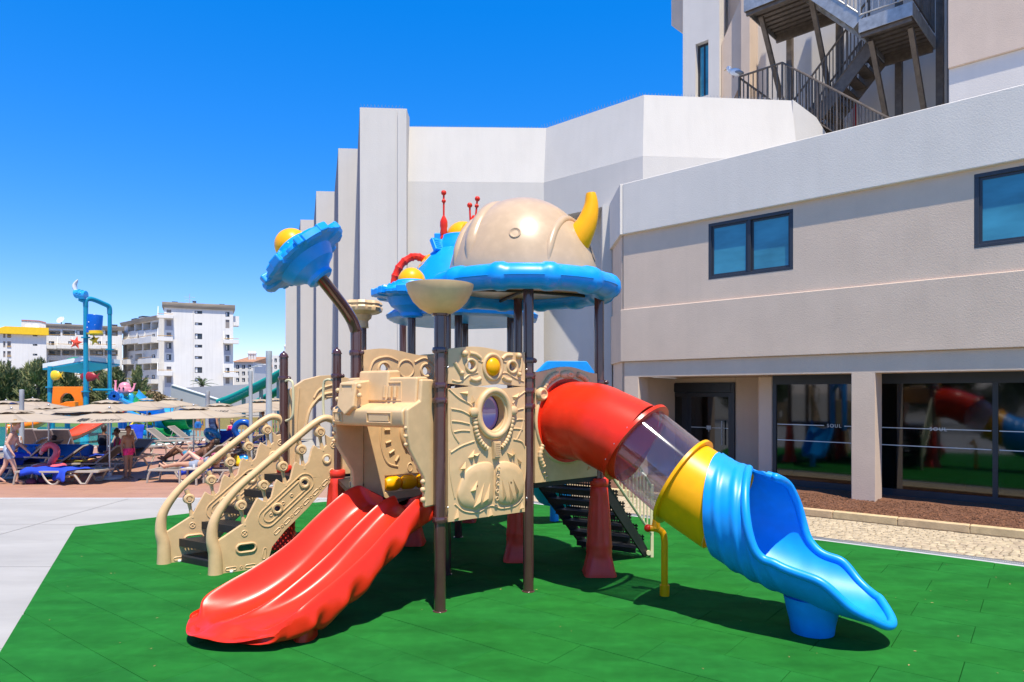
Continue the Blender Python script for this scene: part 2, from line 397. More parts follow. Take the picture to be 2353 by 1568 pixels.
# --- terracotta pool deck
deck = MB().prism([(-60, 14.42), (-3.0, 14.42), (-9.5, 24), (-11, 60), (-60, 60)], -.0275, -.014).build('pool_deck', m_grout, kind='structure', origin=False)
tl = MB().prism([(-.597, -.297), (.597, -.297), (.597, .297), (-.597, .297)], 0, .006).build('deck_tile', m_terra, origin=False)
n_t = 0; rst = MB()
for j in range(0, 22):
    for i in range(-22, 3):
        x, y = -3.6 + i * 1.2 + (.6 if j % 2 else 0), 14.73 + j * .6
        if x + .62 > -3.0 - 6.5 * max(0, (y + .3 - 14.42) / 9.6) - .15: continue
        if x < -.78 * y - .8 or (y > 24): continue
        if n_t < 300:
            o = tl if n_t == 0 else share(tl, (0, 0, 0)); n_t += 1
            o.parent = deck; o.location = Vector((x, y, -.0135 + random.uniform(-.0006, .0006))) - W[deck.name]
        else: rst.prism([(x - .597, y - .297), (x + .597, y - .297), (x + .597, y + .297), (x - .597, y + .297)], -.0135, -.0075)
if rst.v: rst.build('deck_tile', m_terra, deck, kind='stuff')
MB().box(-60, -3.2, 14.40, 14.418, -.03, -.006).build('deck_edge', m_white_line, kind='structure', origin=False)
MB().prism([(-60, 24), (-9.6, 24), (-11, 60), (-60, 60)], -.0135, -.008).build('far_deck', mat('far_terracotta', (.37, .195, .128, 1), .7, var=.08, vscale=.8), kind='structure', origin=False)

lit = MB(); rl_ = random.Random(3)                              # dry leaf scraps and crumbs on the rubber
for k in range(170):
    x, y = rl_.uniform(-6, 8), rl_.uniform(4.6, 12)
    if not clip([(x - .01, y - .01), (x + .01, y - .01), (x + .01, y + .01), (x - .01, y + .01)], GREEN): continue
    s_ = rl_.uniform(.006, .018); a = rl_.uniform(0, 6.28); lit.add([(-s_, 0, 0), (0, -s_ * .45, .003), (s_, 0, .001), (0, s_ * .45, .004)], [(0, 1, 2, 3)], T(x, y, .0185) @ Matrix.Rotation(a, 4, 'Z'))
lit.build('leaf_litter', mat('dry_leaf_scrap', (.36, .27, .10, 1), .9, var=.4, vscale=20), kind='stuff', origin=False, recalc=False)
# ================================================================== HOTEL
m_taupe = mat('taupe_render', (.63, .485, .37, 1), .9, var=.05, streak=.035, vscale=1.2, bump=.22, bscale=45, detail=7)
m_white = mat('white_render', (.68, .62, .545, 1), .9, var=.035, streak=.035, vscale=.9, bump=.2, bscale=40, detail=7)
m_hall = mat('pale_hall_render', (.575, .54, .49, 1), .9, var=.03, streak=.035, vscale=.9, bump=.2, bscale=40, detail=7)
m_fint = mat('shaded_taupe_fin_render', (.26, .23, .235, 1), .9, var=.05, vscale=1.2, bump=.2, bscale=40)  # taupe made darker still, shade on the returns put into the colour
m_frame = mat('anthracite_frame', (.035, .04, .05, 1), .4, .2, var=.1)
m_film = mat('blue_film_window', (.05, .25, .34, 1), .18, 0, var=.35, vscale=.8, spec=.9, stretch=(.6, .6, 1.6), world=True)  # blue film; tone variation puts the panes' uneven reflection into the colour
m_glass = glass_mat('shop_glass', '#b4cfdc', .48, rough=.045, base=.075)
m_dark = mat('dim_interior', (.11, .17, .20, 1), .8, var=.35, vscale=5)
m_steelb = mat('brown_steel', (.15, .115, .085, 1), .5, .3, var=.25, vscale=6, bump=.1)
m_steelg = mat('grey_steel', (.40, .385, .36, 1), .45, .5, var=.25, vscale=5, bump=.05)
m_redp = mat('red_pipe', (.45, .02, .02, 1), .35)
m_bird = mat('gull_feathers', (.62, .62, .62, 1), .8, c2=(.2, .21, .23, 1), vscale=5)
HO = Vector((6.42, 13.09, 0)); HA = Vector((.726, -.688, 0)).normalized(); HI = Vector((.688, .726, 0)).normalized()
HM = frame(HO, HA)                     # local x along the facade to the right, y inwards, z up
hotel = thing('hotel_building', 'taupe and white rendered hotel with glazed ground floor and blue windows', 'building', tuple(HM @ Vector((2, 1, 0))))
SR, SL = 9.0, -5.23                    # facade extent along x
def hb(name, m, *boxes, bev=.012, par=None):
    b = MB(HM)
    for q in boxes: b.box(*q)
    return b.build(name, m, par or hotel, bev=bev)
# upper storey wall with real window openings
wins = [(-2.94, -1.09, 4.68, 5.90), (1.98, 3.9, 4.66, 5.92)]
MB(HM).panel(rect(SL + .06, SR, 4.17, 6.05), [rect(*q)[::-1] for q in wins], .05, .36).build('upper_wall', m_taupe, hotel)
MB(HM).panel(rect(SL, SR, 2.94, 4.2), [], .0, .40).build('middle_wall', m_taupe, hotel, bev=.015)
MB(HM).panel([(SL + .07, 0), (-4.76, 0), (-4.76, 2.56), (0, 2.56), (0, 0), (.42, 0), (.42, 2.56), (SR, 2.56), (SR, 2.94), (SL + .07, 2.94)], [], .07, .50).build('ground_floor_frame', m_taupe, hotel, bev=.015)
MB(HM).panel(rect(SL + .10, SR, 6.0, 7.22), [], -.05, .2).build('parapet_band', m_white, hotel, bev=.02)
# end face, running straight back
MB().box(2.63, 2.95, 16.72, 18.4, 2.94, 4.2).build('end_wall', m_taupe, hotel, bev=.01)
MB().box(2.69, 2.95, 16.82, 18.5, 0, 2.94).build('end_wall', m_taupe, hotel)
MB().box(2.67, 2.97, 16.75, 18.4, 4.2, 6.0).build('end_wall', m_taupe, hotel)
MB().box(2.60, 2.95, 16.60, 18.4, 6.003, 7.22).build('end_wall', m_white, hotel, bev=.01)
for (a, b, c, d) in wins:
    wn = MB(HM)
    for q in ((a, b, d - .07, d), (a, b, c, c + .06)): wn.box(q[0], q[1], .045, .16, q[2], q[3])
    for x in (a, (a + b) / 2 - .035, b - .07): wn.box(x, x + .07, .046, .15, c + .06, d - .07)
    wo_ = wn.build('window', m_frame, hotel, bev=.006)
    for h in (0, 1):
        x0 = a + .07 if h == 0 else (a + b) / 2 + .035; x1 = (a + b) / 2 - .035 if h == 0 else b - .07
        f2 = MB(HM); y0 = .075 + .025 * h
        f2.box(x0, x1, y0, y0 + .03, d - .115, d - .07); f2.box(x0, x1, y0, y0 + .03, c + .06, c + .105); f2.box(x0, x0 + .045, y0, y0 + .03, c + .105, d - .115); f2.box(x1 - .045, x1, y0, y0 + .03, c + .105, d - .115)
        f2.build('sash', m_frame, wo_)
        MB(HM).box(x0 + .045, x1 - .045, y0 + .012, y0 + .02, c + .105, d - .115).build('pane', m_film, wo_)
# ground-floor recess: soffit, door wall, glazing
hb('soffit', m_taupe, (SL + .4, SR, .5, 4.2, 2.57, 2.9), bev=0)
hb('recess_wall', m_taupe, (-6.6, -5.85, 2.0, 2.2, 0, 2.57), (-3.25, -2.25, 2.0, 2.2, 0, 2.57), (-5.85, -3.25, 2.0, 2.2, 2.44, 2.57))
hb('recess_wall', m_taupe, (-2.25, -1.9, 1.0, 2.2, 0, 2.57), bev=.05)
hb('recess_wall', m_taupe, (-5.2, -4.9, .5, 2.0, 0, 2.57))
hb('ground_slab', m_conc2, (-6.6, SR, .52, 4.0, -.03, .16), bev=0)
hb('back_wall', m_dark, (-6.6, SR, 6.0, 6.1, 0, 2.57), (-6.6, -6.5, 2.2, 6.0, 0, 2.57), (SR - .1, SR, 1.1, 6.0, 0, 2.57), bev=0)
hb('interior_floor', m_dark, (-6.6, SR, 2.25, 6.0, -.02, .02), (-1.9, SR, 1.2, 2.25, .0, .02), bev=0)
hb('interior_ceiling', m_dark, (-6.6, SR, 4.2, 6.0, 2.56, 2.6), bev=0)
# curtain and shelves vaguely seen inside
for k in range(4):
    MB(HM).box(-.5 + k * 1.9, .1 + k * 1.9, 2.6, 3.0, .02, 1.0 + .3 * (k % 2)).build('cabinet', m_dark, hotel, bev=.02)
dr = MB(HM)
dr.box(-5.85, -3.25, 1.96, 2.04, 2.20, 2.44); 
for x in (-5.85, -4.60, -3.33): dr.box(x, x + .08, 1.95, 2.05, .02, 2.2)
door = dr.build('entrance_door', m_frame, hotel, bev=.005)
for i, (x0, x1) in enumerate(((-5.77, -4.60), (-4.52, -3.33))):
    lf = MB(HM); lf.box(x0, x1, 1.98, 2.02, 2.09, 2.19); lf.box(x0, x1, 1.98, 2.02, .02, .15); lf.box(x0, x0 + .09, 1.981, 2.019, .15, 2.09); lf.box(x1 - .09, x1, 1.981, 2.019, .15, 2.09)
    lf.build('door_leaf', m_frame, door)
    MB(HM).box(x0 + .09, x1 - .09, 1.995, 2.005, .15, 2.09).build('pane', m_glass, door)
for k in range(6): MB(HM).box(-5.75, -3.35, 1.94, 1.957, 2.23 + k * .033, 2.25 + k * .033).build('louvre', m_frame, door)
MB(HM).tube([(-3.55, 1.90, .9), (-3.55, 1.90, 1.5)], .016).build('door_handle', m_steel, door)
lines = mat('etched_glass_line', (.62, .66, .66, 1), .5)
MB(HM).box(-4.43, -4.02, 1.985, 1.988, 1.31, 1.325).box(-3.86, -3.42, 1.985, 1.988, 1.31, 1.325).build('glass_line', lines, door, origin=False)
lg = MB(HM)
for x, a, b in ((-3.99, 1.27, 1.37), (-3.965, 1.27, 1.37), (-3.915, 1.27, 1.37), (-3.89, 1.27, 1.37), (-3.94, 1.22, 1.37)): lg.box(x - .008, x + .008, 1.984, 1.988, a, b)
lg.box(-4.0, -3.88, 1.983, 1.987, 1.325, 1.34).build('logo', lines, door, origin=False)
gz = MB(HM)
gz.box(-1.9, SR, .97, 1.05, 2.37, 2.57); gz.box(-1.9, SR, .97, 1.05, .16, .32)
gzo = gz.build('shop_front', m_frame, hotel, bev=.005)
for x in (-1.86, 2.14, 5.6): MB(HM).box(x - .04, x + .04, .972, 1.048, .32, 2.37).build('mullion', m_frame, gzo)
for x0, x1 in ((-1.82, 2.10), (2.18, 5.56)):
    MB(HM).box(x0, x1, 1.005, 1.013, .32, 2.37).build('pane', m_glass, gzo)
def text_mesh(s, size, M, extrude=.0015):
    cu = bpy.data.curves.new('txt', 'FONT'); cu.body = s; cu.size = size; cu.extrude = extrude; cu.align_x = 'CENTER'; cu.space_character = 1.25
    o = bpy.data.objects.new('txt', cu); col.objects.link(o); dg = bpy.context.evaluated_depsgraph_get()
    me = bpy.data.meshes.new_from_object(o.evaluated_get(dg)); bpy.data.objects.remove(o)
    b = MB(M).add([tuple(v.co) for v in me.vertices], [tuple(p.vertices) for p in me.polygons]); bpy.data.meshes.remove(me); return b
for x0, x1, tx in ((-1.80, 2.08, -.62), (2.2, 5.5, 3.9)):
    for z in (1.50, 1.16):
        b = MB(HM)
        if z > 1.4: b.box(x0, tx - .2, .999, 1.003, z, z + .016); b.box(tx + .2, x1, .999, 1.003, z, z + .016)
        else: b.box(x0, x1, .999, 1.003, z, z + .016)
        b.build('glass_line', lines, gzo, origin=False)
    text_mesh('SOUL', .10, HM @ T(tx, .999, 1.475) @ RX(90)).build('lettering', lines, gzo, origin=False, ang=1)
text_mesh('SOUL', .10, HM @ T(1.25, .999, 1.475) @ RX(90)).build('lettering', lines, gzo, origin=False, ang=1)
for x, y in ((-4.0, 1.2), (-1.5, .75), (1.5, .75)): MB(HM).lathe([(.01, 2.568), (.05, 2.566), (.06, 2.571)], 14, M=T(x, y, 0)).build('ceiling_spot', m_white, hotel)
# roof slab behind the parapet
hb('roof', m_conc2, (SL + .3, SR, .2, 7.5, 6.6, 6.75), bev=0)

# ---- the white hall behind: stepped zigzag of blank walls with a leaning parapet
hall = thing('white_hall', 'tall blank white rendered wall stepping back in fins beside the sky', 'building', (-1, 20, 0))
def wall(name, p, q, z0, z1, m, th=.25, lean=0, par=hall):      # vertical (or leaning) wall between two plan points, thickness behind
    p, q = Vector((p[0], p[1], 0)), Vector((q[0], q[1], 0)); n = Vector((-(q - p).y, (q - p).x, 0)).normalized() * th; l = n.normalized() * lean
    z = Vector((0, 0, 1))
    a = [p + z * z0, q + z * z0, q + n + z * z0, p + n + z * z0, p + l + z * z1, q + l + z * z1, q + n + l + z * z1, p + n + l + z * z1]
    return MB().add(a, [(0, 1, 2, 3), (4, 7, 6, 5), (0, 4, 5, 1), (1, 5, 6, 2), (2, 6, 7, 3), (3, 7, 4, 0)]).build(name, m, par)
ZP = 8.32
PL = [(-3.4, 20.0), (.93, 20.12), (3.39, 17.85), (7.55, 18.2)]; PT = [(-3.4, 20.26), (1.01, 20.38), (3.47, 18.11), (7.5, 18.46)]
wall('main_wall', PL[0], PL[1], 0, ZP, m_hall); wall('facet_wall', PL[1], PL[2], 7.24, ZP, m_hall); wall('facet_wall', PL[2], (7.9, 18.22), 6.6, ZP, m_hall)
for k in range(3):
    a_, b_, c_, d_ = PL[k], PL[k + 1], PT[k + 1], PT[k]
    f0 = [Vector((a_[0], a_[1], ZP + .002)), Vector((b_[0], b_[1], ZP + .002)), Vector((c_[0], c_[1], 10.02)), Vector((d_[0], d_[1], 10.02))]
    bk_ = [p + Vector((0, .22, 0)) for p in f0]
    MB().add(f0 + bk_, [(0, 1, 2, 3), (4, 7, 6, 5), (0, 4, 5, 1), (1, 5, 6, 2), (2, 6, 7, 3), (3, 7, 4, 0)]).build('parapet', m_hall, hall)
MB(frame((7.5, 18.40, 0), (1, .28, 0))).panel([(0, 6.6), (1.15, 6.6), (1.12, 9.15), (.75, 9.62), (.0, 10.02)], [], 0, .3).build('parapet_end', m_hall, hall)
MB().prism([(.95, 20.3), (3.35, 18.1), (7.4, 18.4), (7.4, 24), (.95, 24)], 7.3, 7.45).build('soffit', m_hall, hall)
wall('recess_wall', (.6, 20.9), (3.6, 19.4), 0, 7.3, m_hall)
wall('recess_wall', (2.66, 18.35), (2.9, 20.9), 0, 7.2, m_hall)
wall('side_wall', (-3.02, 19.7), (-3.02, 20.3), 0, 10.3, m_hall)
fins = [((-4.35, 19.7), (-3.02, 19.8)), ((-5.80, 23.0), (-5.16, 23.05)), ((-7.93, 27.9), (-7.20, 27.95)), ((-9.98, 32.5), (-9.36, 32.55)), ((-12.4, 37.7), (-11.8, 37.75))]
for k, (l, r) in enumerate(fins):
    wall('fin', l, r, 0, 10.35, m_hall)
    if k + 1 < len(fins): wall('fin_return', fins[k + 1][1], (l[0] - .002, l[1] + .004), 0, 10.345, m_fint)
MB().prism([(-4.3, 20), (-3.0, 20.8), (.9, 20.9), (7.5, 19.2), (7.5, 50), (-12, 50), (-12.3, 38), (-9.4, 38), (-9.4, 33), (-7.2, 33), (-7.2, 28.2), (-5.2, 28.2), (-5.2, 23.3)], 9.6, 9.7).build('roof', m_conc2, hall)
sp = MB()                                        # bird spikes along the parapets
for (p, q, n) in (((-2.9, 20.5, 10.02), (.9, 20.6, 10.02), 42), ((.93, 20.5, 10.02), (3.5, 18.2, 10.02), 34), ((3.5, 18.3, 10.02), (7.4, 18.6, 10.02), 44), ((-4.3, 19.8, 10.35), (-3.1, 19.9, 10.35), 12)):
    for k in range(n):
        c = Vector(p).lerp(Vector(q), k / n)
        for a in (-.05, .05): sp.tube([c, c + Vector((a, a * .4, .13))], .0035, 3, caps=False)
sp.build('bird_spikes', m_steel, hall, kind='stuff', origin=False, recalc=False)
MB().box(1.9, 2.6, 20.1, 20.2, 2.35, 2.75).build('vent_grille', m_frame, hall)

TM = T(8.025, 16.36, -.55) @ frame((0, 0, 0), HA) @ S(1.25)        # the tower stands further back than the low wing
# ---- tower with the outside steel stair
tower = thing('hotel_tower', 'taupe and white hotel tower rising above the low wing', 'building', tuple(TM @ Vector((0, 4, 6.7))))
def tb(name, m, x0, x1, y0, y1, z0, z1, bev=.012): return MB(TM).box(x0, x1, y0, y1, z0, z1).build(name, m, tower, bev=bev)
tb('white_wall', m_white, 1.42, SR, 1.0, 1.4, 6.7, 8.22); tb('taupe_wall', m_taupe, 1.42, SR, .94, 1.4, 8.22, 19)
tb('recess_side', m_white, 1.42, 1.7, 1.402, 5, 6.7, 19)
tb('recess_wall', m_white, -4.0, 1.42, 4.3, 4.6, 6.7, 19)
MB(TM).panel(rect(-5.75, -4.62, 6.7, 22), [rect(-5.35, -4.95, z0, z1)[::-1] for z0, z1 in ((10.55, 12.1), (7.3, 9.0), (14, 15.6))], 3.9, 4.25).build('white_pier', m_white, tower)
for z0, z1 in ((10.55, 12.1), (7.3, 9.0), (14, 15.6)):
    o = MB(TM).box(-5.35, -4.95, 4.05, 4.1, z0, z0 + .06).box(-5.35, -4.95, 4.05, 4.1, z1 - .06, z1).box(-5.35, -5.29, 4.05, 4.1, z0 + .06, z1 - .06).box(-5.01, -4.95, 4.05, 4.1, z0 + .06, z1 - .06).box(-5.17, -5.13, 4.05, 4.1, z0 + .06, z1 - .06).build('window', m_frame, tower)
    MB(TM).box(-5.29, -5.01, 4.07, 4.08, z0 + .06, z1 - .06).build('pane', m_film, o)
tb('taupe_wall', m_taupe, -4.62, -3.95, 4.4, 4.7, 6.7, 22)
MB(TM).add([(-4.61, 4.0, 9.6), (-3.9, 4.0, 10.9), (-3.9, 4.0, 13.2), (-4.61, 4.0, 11.9), (-4.61, 4.39, 9.6), (-3.9, 4.39, 10.9), (-3.9, 4.39, 13.2), (-4.61, 4.39, 11.9)],
           [(0, 1, 2, 3), (4, 7, 6, 5), (0, 4, 5, 1), (1, 5, 6, 2), (2, 6, 7, 3), (3, 7, 4, 0)]).build('sloping_beam', m_taupe, tower, bev=.01)
tb('pier_return', m_taupe, -3.95, -3.7, 3.8, 4.6, 6.7, 22)
for z0 in (8.0, 12.6): 
    MB(TM).add([(-6.3, 4.2, z0 + .5), (-5.76, 4.2, z0), (-5.76, 4.2, z0 + 1.6), (-6.3, 4.2, z0 + 1.6), (-6.3, 6.2, z0 + .5), (-5.76, 6.2, z0), (-5.76, 6.2, z0 + 1.6), (-6.3, 6.2, z0 + 1.6)],
           [(0, 1, 2, 3), (4, 7, 6, 5), (0, 4, 5, 1), (1, 5, 6, 2), (2, 6, 7, 3), (3, 7, 4, 0)]).build('balcony', m_taupe, tower)
tb('core', m_white, -5.7, SR, 5.0, 12, 6.7, 22, 0)
MB(TM).box(-3.0, -2.0, 4.24, 4.298, 7.4, 9.1).build('stair_door', mat('pale_blue_door', (.36, .45, .48, 1), .5), tower)

stair = thing('steel_fire_stair', 'brown and grey steel fire stair with landings and barred railings on the tower', 'staircase', tuple(TM @ Vector((-1, 2.5, 6.75))))
def beam(name, p, q, wd, dp, m=m_steelb, par=stair):
    p, q = Vector(p), Vector(q); M = align(p, q - p)
    return MB(TM @ M).box(-wd / 2, wd / 2, -dp / 2, dp / 2, 0, (q - p).length).build(name, m, par, bev=.004)
def railing(name, p, q, h=1.0, step=.11, m=m_steelb, par=stair):
    p, q = Vector(p), Vector(q); L = (q - p).length; z = Vector((0, 0, h))
    r = MB(TM).tube([p + z, q + z], .024, 6).build(name, m, par); MB(TM).tube([p + Vector((0, 0, .1)), q + Vector((0, 0, .1))], .016, 6).build('bottom_rail', m, r)
    n = max(2, int(L / step))
    for k in range(n + 1):
        c = p.lerp(q, k / n); wdt = .02 if k % 6 == 0 else .010
        MB(TM).box(c.x - wdt, c.x + wdt, c.y - wdt, c.y + wdt, c.z + .08, c.z + h - .01).build('baluster', m, r)
    return r
def landing(x0, x1, y0, y1, z):
    l = MB(TM); l.box(x0, x1, y0, y0 + .02, z, z + .28); l.box(x0, x1, y1 - .02, y1, z, z + .28); l.box(x0, x0 + .02, y0 + .021, y1 - .021, z, z + .28); l.box(x1 - .02, x1, y0 + .021, y1 - .021, z, z + .28)
    l = l.build('landing', m_steelg, stair, bev=.004)
    d = MB(TM); n = 9                                       # corrugated underside
    for k in range(n):
        ya = y0 + .03 + (y1 - y0 - .06) * k / n; d.box(x0 + .025, x1 - .025, ya, ya + (y1 - y0) / n * .55, z + .10, z + .155)
    d.box(x0 + .022, x1 - .022, y0 + .022, y1 - .022, z + .156, z + .19).build('deck_plate', m_steelb, l)
    for y in (y0 + .06, y1 - .12): MB(TM).box(x0 + .03, x1 - .03, y, y + .06, z - .08, z + .098).build('joist', m_steelb, l)
    return l
landing(-2.85, -1.30, 1.6, 3.5, 11.15); landing(-.33, .68, 1.6, 3.5, 9.75)
railing('railing', (-2.83, 1.62, 11.43), (-1.32, 1.62, 11.43), m=m_steelg); railing('railing', (-2.83, 1.63, 11.43), (-2.83, 3.48, 11.43))
railing('railing', (-.31, 1.62, 10.03), (.66, 1.62, 10.03), m=m_steelg); railing('railing', (.66, 1.63, 10.03), (.66, 3.48, 10.03))
def flight(p, q, y0, y1, n, m=m_steelb):                    # p, q = (x, z) of the stringer ends
    a, b = Vector((p[0], 0, p[1])), Vector((q[0], 0, q[1]))
    for y in (y0, y1 - .04):
        d = (b - a).normalized(); nn = Vector((-d.z, 0, d.x)) * .15
        pts = [a - nn, b - nn, b + nn, a + nn]
        MB(TM).panel([(t.x, t.z) for t in pts], [], y, y + .04).build('stringer', m if y > y0 or m is m_steelb else m_steelg, stair)
    for k in range(n):
        c = a.lerp(b, (k + .5) / n)
        MB(TM).box(c.x - .12, c.x + .12, y0 + .042, y1 - .042, c.z - .03, c.z).build('tread', m, stair)
flight((-1.95, 11.75), (-.33, 10.0), 1.62, 2.45, 8, m_steelg); railing('railing', (-1.95, 1.62, 11.8), (-.35, 1.62, 10.1), m=m_steelg)
flight((-.36, 9.85), (-2.45, 7.6), 2.55, 3.45, 11); railing('railing', (-.4, 2.55, 9.9), (-2.45, 2.55, 7.7)); railing('railing', (-.4, 3.45, 9.9), (-2.45, 3.45, 7.7))
railing('railing', (-3.15, 2.0, 8.85), (-2.1, 2.0, 8.85)); railing('railing', (-2.1, 2.0, 8.85), (.55, .9, 6.45)); railing('railing', (-3.15, 2.03, 8.83), (-1.5, 3.2, 7.2))
for p, q in (((-2.6, 2.0, 11.1), (-2.55, 3.7, 8.6)), ((-1.45, 2.0, 11.1), (-1.45, 3.7, 8.6)), ((-.2, 2.0, 9.7), (-.15, 3.7, 7.3)), ((.55, 2.0, 9.7), (.58, 3.7, 7.3))): beam('brace', p, q, .10, .10)
for x in (-2.6, -1.4, -.1, .72): beam('column', (x, 3.72, 6.7), (x, 3.72, 14), .14, .14)
beam('column', (1.28, 1.9, 6.7), (1.28, 1.9, 14), .12, .12)
tag(MB(TM).tube([(-1.15, 4.1, 7.2), (-1.15, 4.1, 9.6)], .06, 10).build('standpipe', m_redp), 'red fire standpipe against the white tower wall behind the stair', 'pipe')
g_ = thing('gull', 'white and grey gull perched at the end of the stair railing', 'bird', tuple(TM @ Vector((-3.3, 2.0, 9.87))))
gm = TM @ T(-3.3, 2.0, 9.87)
MB(gm).ball((0, 0, .14), (.16, .08, .09), M=RY(25)).ball((-.12, 0, .27), (.06, .05, .06)).tube([(-.11, 0, .25), (-.06, 0, .18)], [.05, .06]).build('body', mat('gull_white', (.75, .75, .75, 1), .8), g_, ang=60)
MB(gm).ball((.09, 0, .13), (.15, .085, .05), M=RY(20)).build('wing', mat('gull_grey', (.2, .21, .23, 1), .8), g_)
MB(gm).tube([(-.17, 0, .27), (-.24, 0, .255)], [.015, .004], 6).build('beak', mat('gull_beak', (.5, .3, .02, 1), .5), g_)
MB(gm).tube([(0, .02, .0), (0, .02, .09)], .008, 5).tube([(0, -.02, .0), (0, -.02, .09)], .008, 5).build('leg', mat('gull_leg', (.5, .3, .2, 1), .5), g_)
# ================================================================== PLAY STRUCTURE
def plastic(name, c, rough=.33, **k): return mat(name, c, rough, var=k.pop('var', .05), vscale=2.2, bump=.03, bscale=220, spec=k.pop('spec', .45), rvar=.06, wear=k.pop('wear', .12), **k)
m_tan = plastic('tan_plastic', (.66, .435, .22, 1), .42)
m_red = plastic('red_plastic', (.72, .027, .007, 1), .30, spec=.32)
m_dome = plastic('dull_tan_plastic', (.49, .345, .21, 1), .30)
m_redf = plastic('red_foot_plastic', (.80, .04, .02, 1), .42)
m_blue = plastic('blue_plastic', (.003, .285, .79, 1), .38)
m_yel = plastic('yellow_plastic', (.88, .39, .001, 1), .34, spec=.28)
m_post = mat('brown_powder_coat', (.075, .030, .028, 1), .16, .0, var=.12, vscale=4, spec=.6, coat=.4)
m_black = mat('black_perforated_steel', (.022, .023, .025, 1), .5, .3, var=.2, vscale=4)
m_cream = mat('cream_powder_coat', (.66, .60, .36, 1), .4, var=.05)
m_bolt = mat('bolt_metal', (.55, .55, .56, 1), .3, .9)
m_clear = glass_mat('clear_tube', '#f6f7fa', .95, rough=.05, base=.06, haze=.11)
PS = thing('playground_set', 'climbing frame with red double slide, tube slide, horned helmet roof and tan panels', 'playground', (-.6, 8.3, 0))
A, B, Cc, Fp, G, E, D, L, K = (-.72, 6.88), (.18, 7.57), (1.05, 8.30), (-.79, 8.27), (.08, 9.0), (-1.70, 7.52), (-2.34, 9.2), (-3.22, 9.72), (-2.26, 10.42)
P2, P3, P1, P4, P6 = (-1.45, 9.95), (-.81, 10.4), (-1.87, 11.8), (-.02, 10.7), (-.80, 11.7)
PR = .059
def V3(p, z=0): return Vector((p[0], p[1], z))
def pl(mb, name, m, par=None, **k): return mb.build(name, m, par or PS, **k)
def collar(post, p, z, side=(1, 0)):
    prof = [(PR + .001, z - .03), (PR + .014, z - .028), (PR + .021, z), (PR + .014, z + .028), (PR + .001, z + .03)]
    b = MB(T(p[0], p[1], 0)).lathe(prof, 18)
    d = Vector((side[0], side[1], 0)).normalized() * (PR + .03)
    b.ball((d.x, d.y, z), .028, 8, 6); pl(b, 'collar', m_post, post)
def foot(post, p, h=1.17):
    def mod(r, z, a):
        sq = 1 / max(abs(math.cos(a)), abs(math.sin(a))); k = max(0, min(1, (.30 - z) / .3)); q = r * (1 + (min(sq, 1.28) - 1) * k)
        if .42 < z < .98: q -= .008 * (math.cos(a * 6) > .55)
        if .04 < z < .24: q += .010 * (abs(math.sin(a * 2)) > .8)
        return q, z
    zs = [(.19, 0), (.195, .02), (.172, .10), (.158, .2), (.150, .26), (.158, .29), (.150, .32), (.158, .35), (.152, .40), (.151, .43), (.142, .6), (.126, .8), (.112, .96), (.11, .985), (.104, 1.06), (.098, 1.07), (.112, 1.085), (.112, 1.15), (.10, 1.17)]
    pl(MB(T(p[0], p[1], 0)).lathe(zs, 48, mod=mod), 'post_foot', m_redf, post, ang=50)
def post(p, top, collars=(), cap=False, ft=False, side=(1, -.3), bot=0):
    o = pl(MB(T(p[0], p[1], 0)).lathe([(PR, bot), (PR, top)], 24), 'post', m_post)
    pl(MB(T(p[0], p[1], 0)).lathe([(PR + .012, 0), (PR + .013, .02), (PR + .004, .026)], 18), 'base_ring', m_post, o)
    for z in collars: collar(o, p, z, side)
    if cap: pl(MB(T(p[0], p[1], top)).ball((0, 0, 0), (PR + .003, PR + .003, .07), 18, 8, half=True).lathe([(PR + .001, -.01), (PR + .010, -.008), (PR + .010, .006), (PR + .001, .008)], 18).lathe([(.012, .06), (.014, .08), (.004, .085)], 10), 'post_cap', m_post, o)
    if ft: foot(o, p)
    return o
dAB = (B[0] - A[0], B[1] - A[1])
post(A, 3.0, (.93, 2.12, 2.27, 2.62), side=dAB); post(B, 3.42, (2.05, 2.22, 2.38, 2.55), side=dAB)
post(Cc, 3.42, (2.32,), ft=True); post(Fp, 3.42, (2.3, 2.6)); post(G, 3.42, (2.3,), ft=True)
post(D, 2.72, (2.42, 1.99), cap=True, ft=True); post(L, 2.70, (2.40,), cap=True, ft=True)
post(K, 3.2, (2.3,)); post(P2, 3.3, (2.3,), ft=True); post(P3, 3.4); post(P1, 3.4); post(P4, 3.4); post(P6, 3.4, ft=True)
# bent post carrying the tilted saucer
ep = spline([(E[0], E[1], 0), (E[0], E[1], 1.4), (E[0], E[1], 2.7), (E[0] - .01, E[1] - .02, 2.90), (E[0] - .08, E[1] - .14, 3.08), (-1.94, E[1] - .47, 3.353), (-2.0, E[1] - .57, 3.43)], 8)
eo = pl(MB().tube(ep, PR + .004, 22), 'bent_post', m_post)
for z in (2.63, 2.33, 1.2): collar(eo, E, z, (1, -.7))

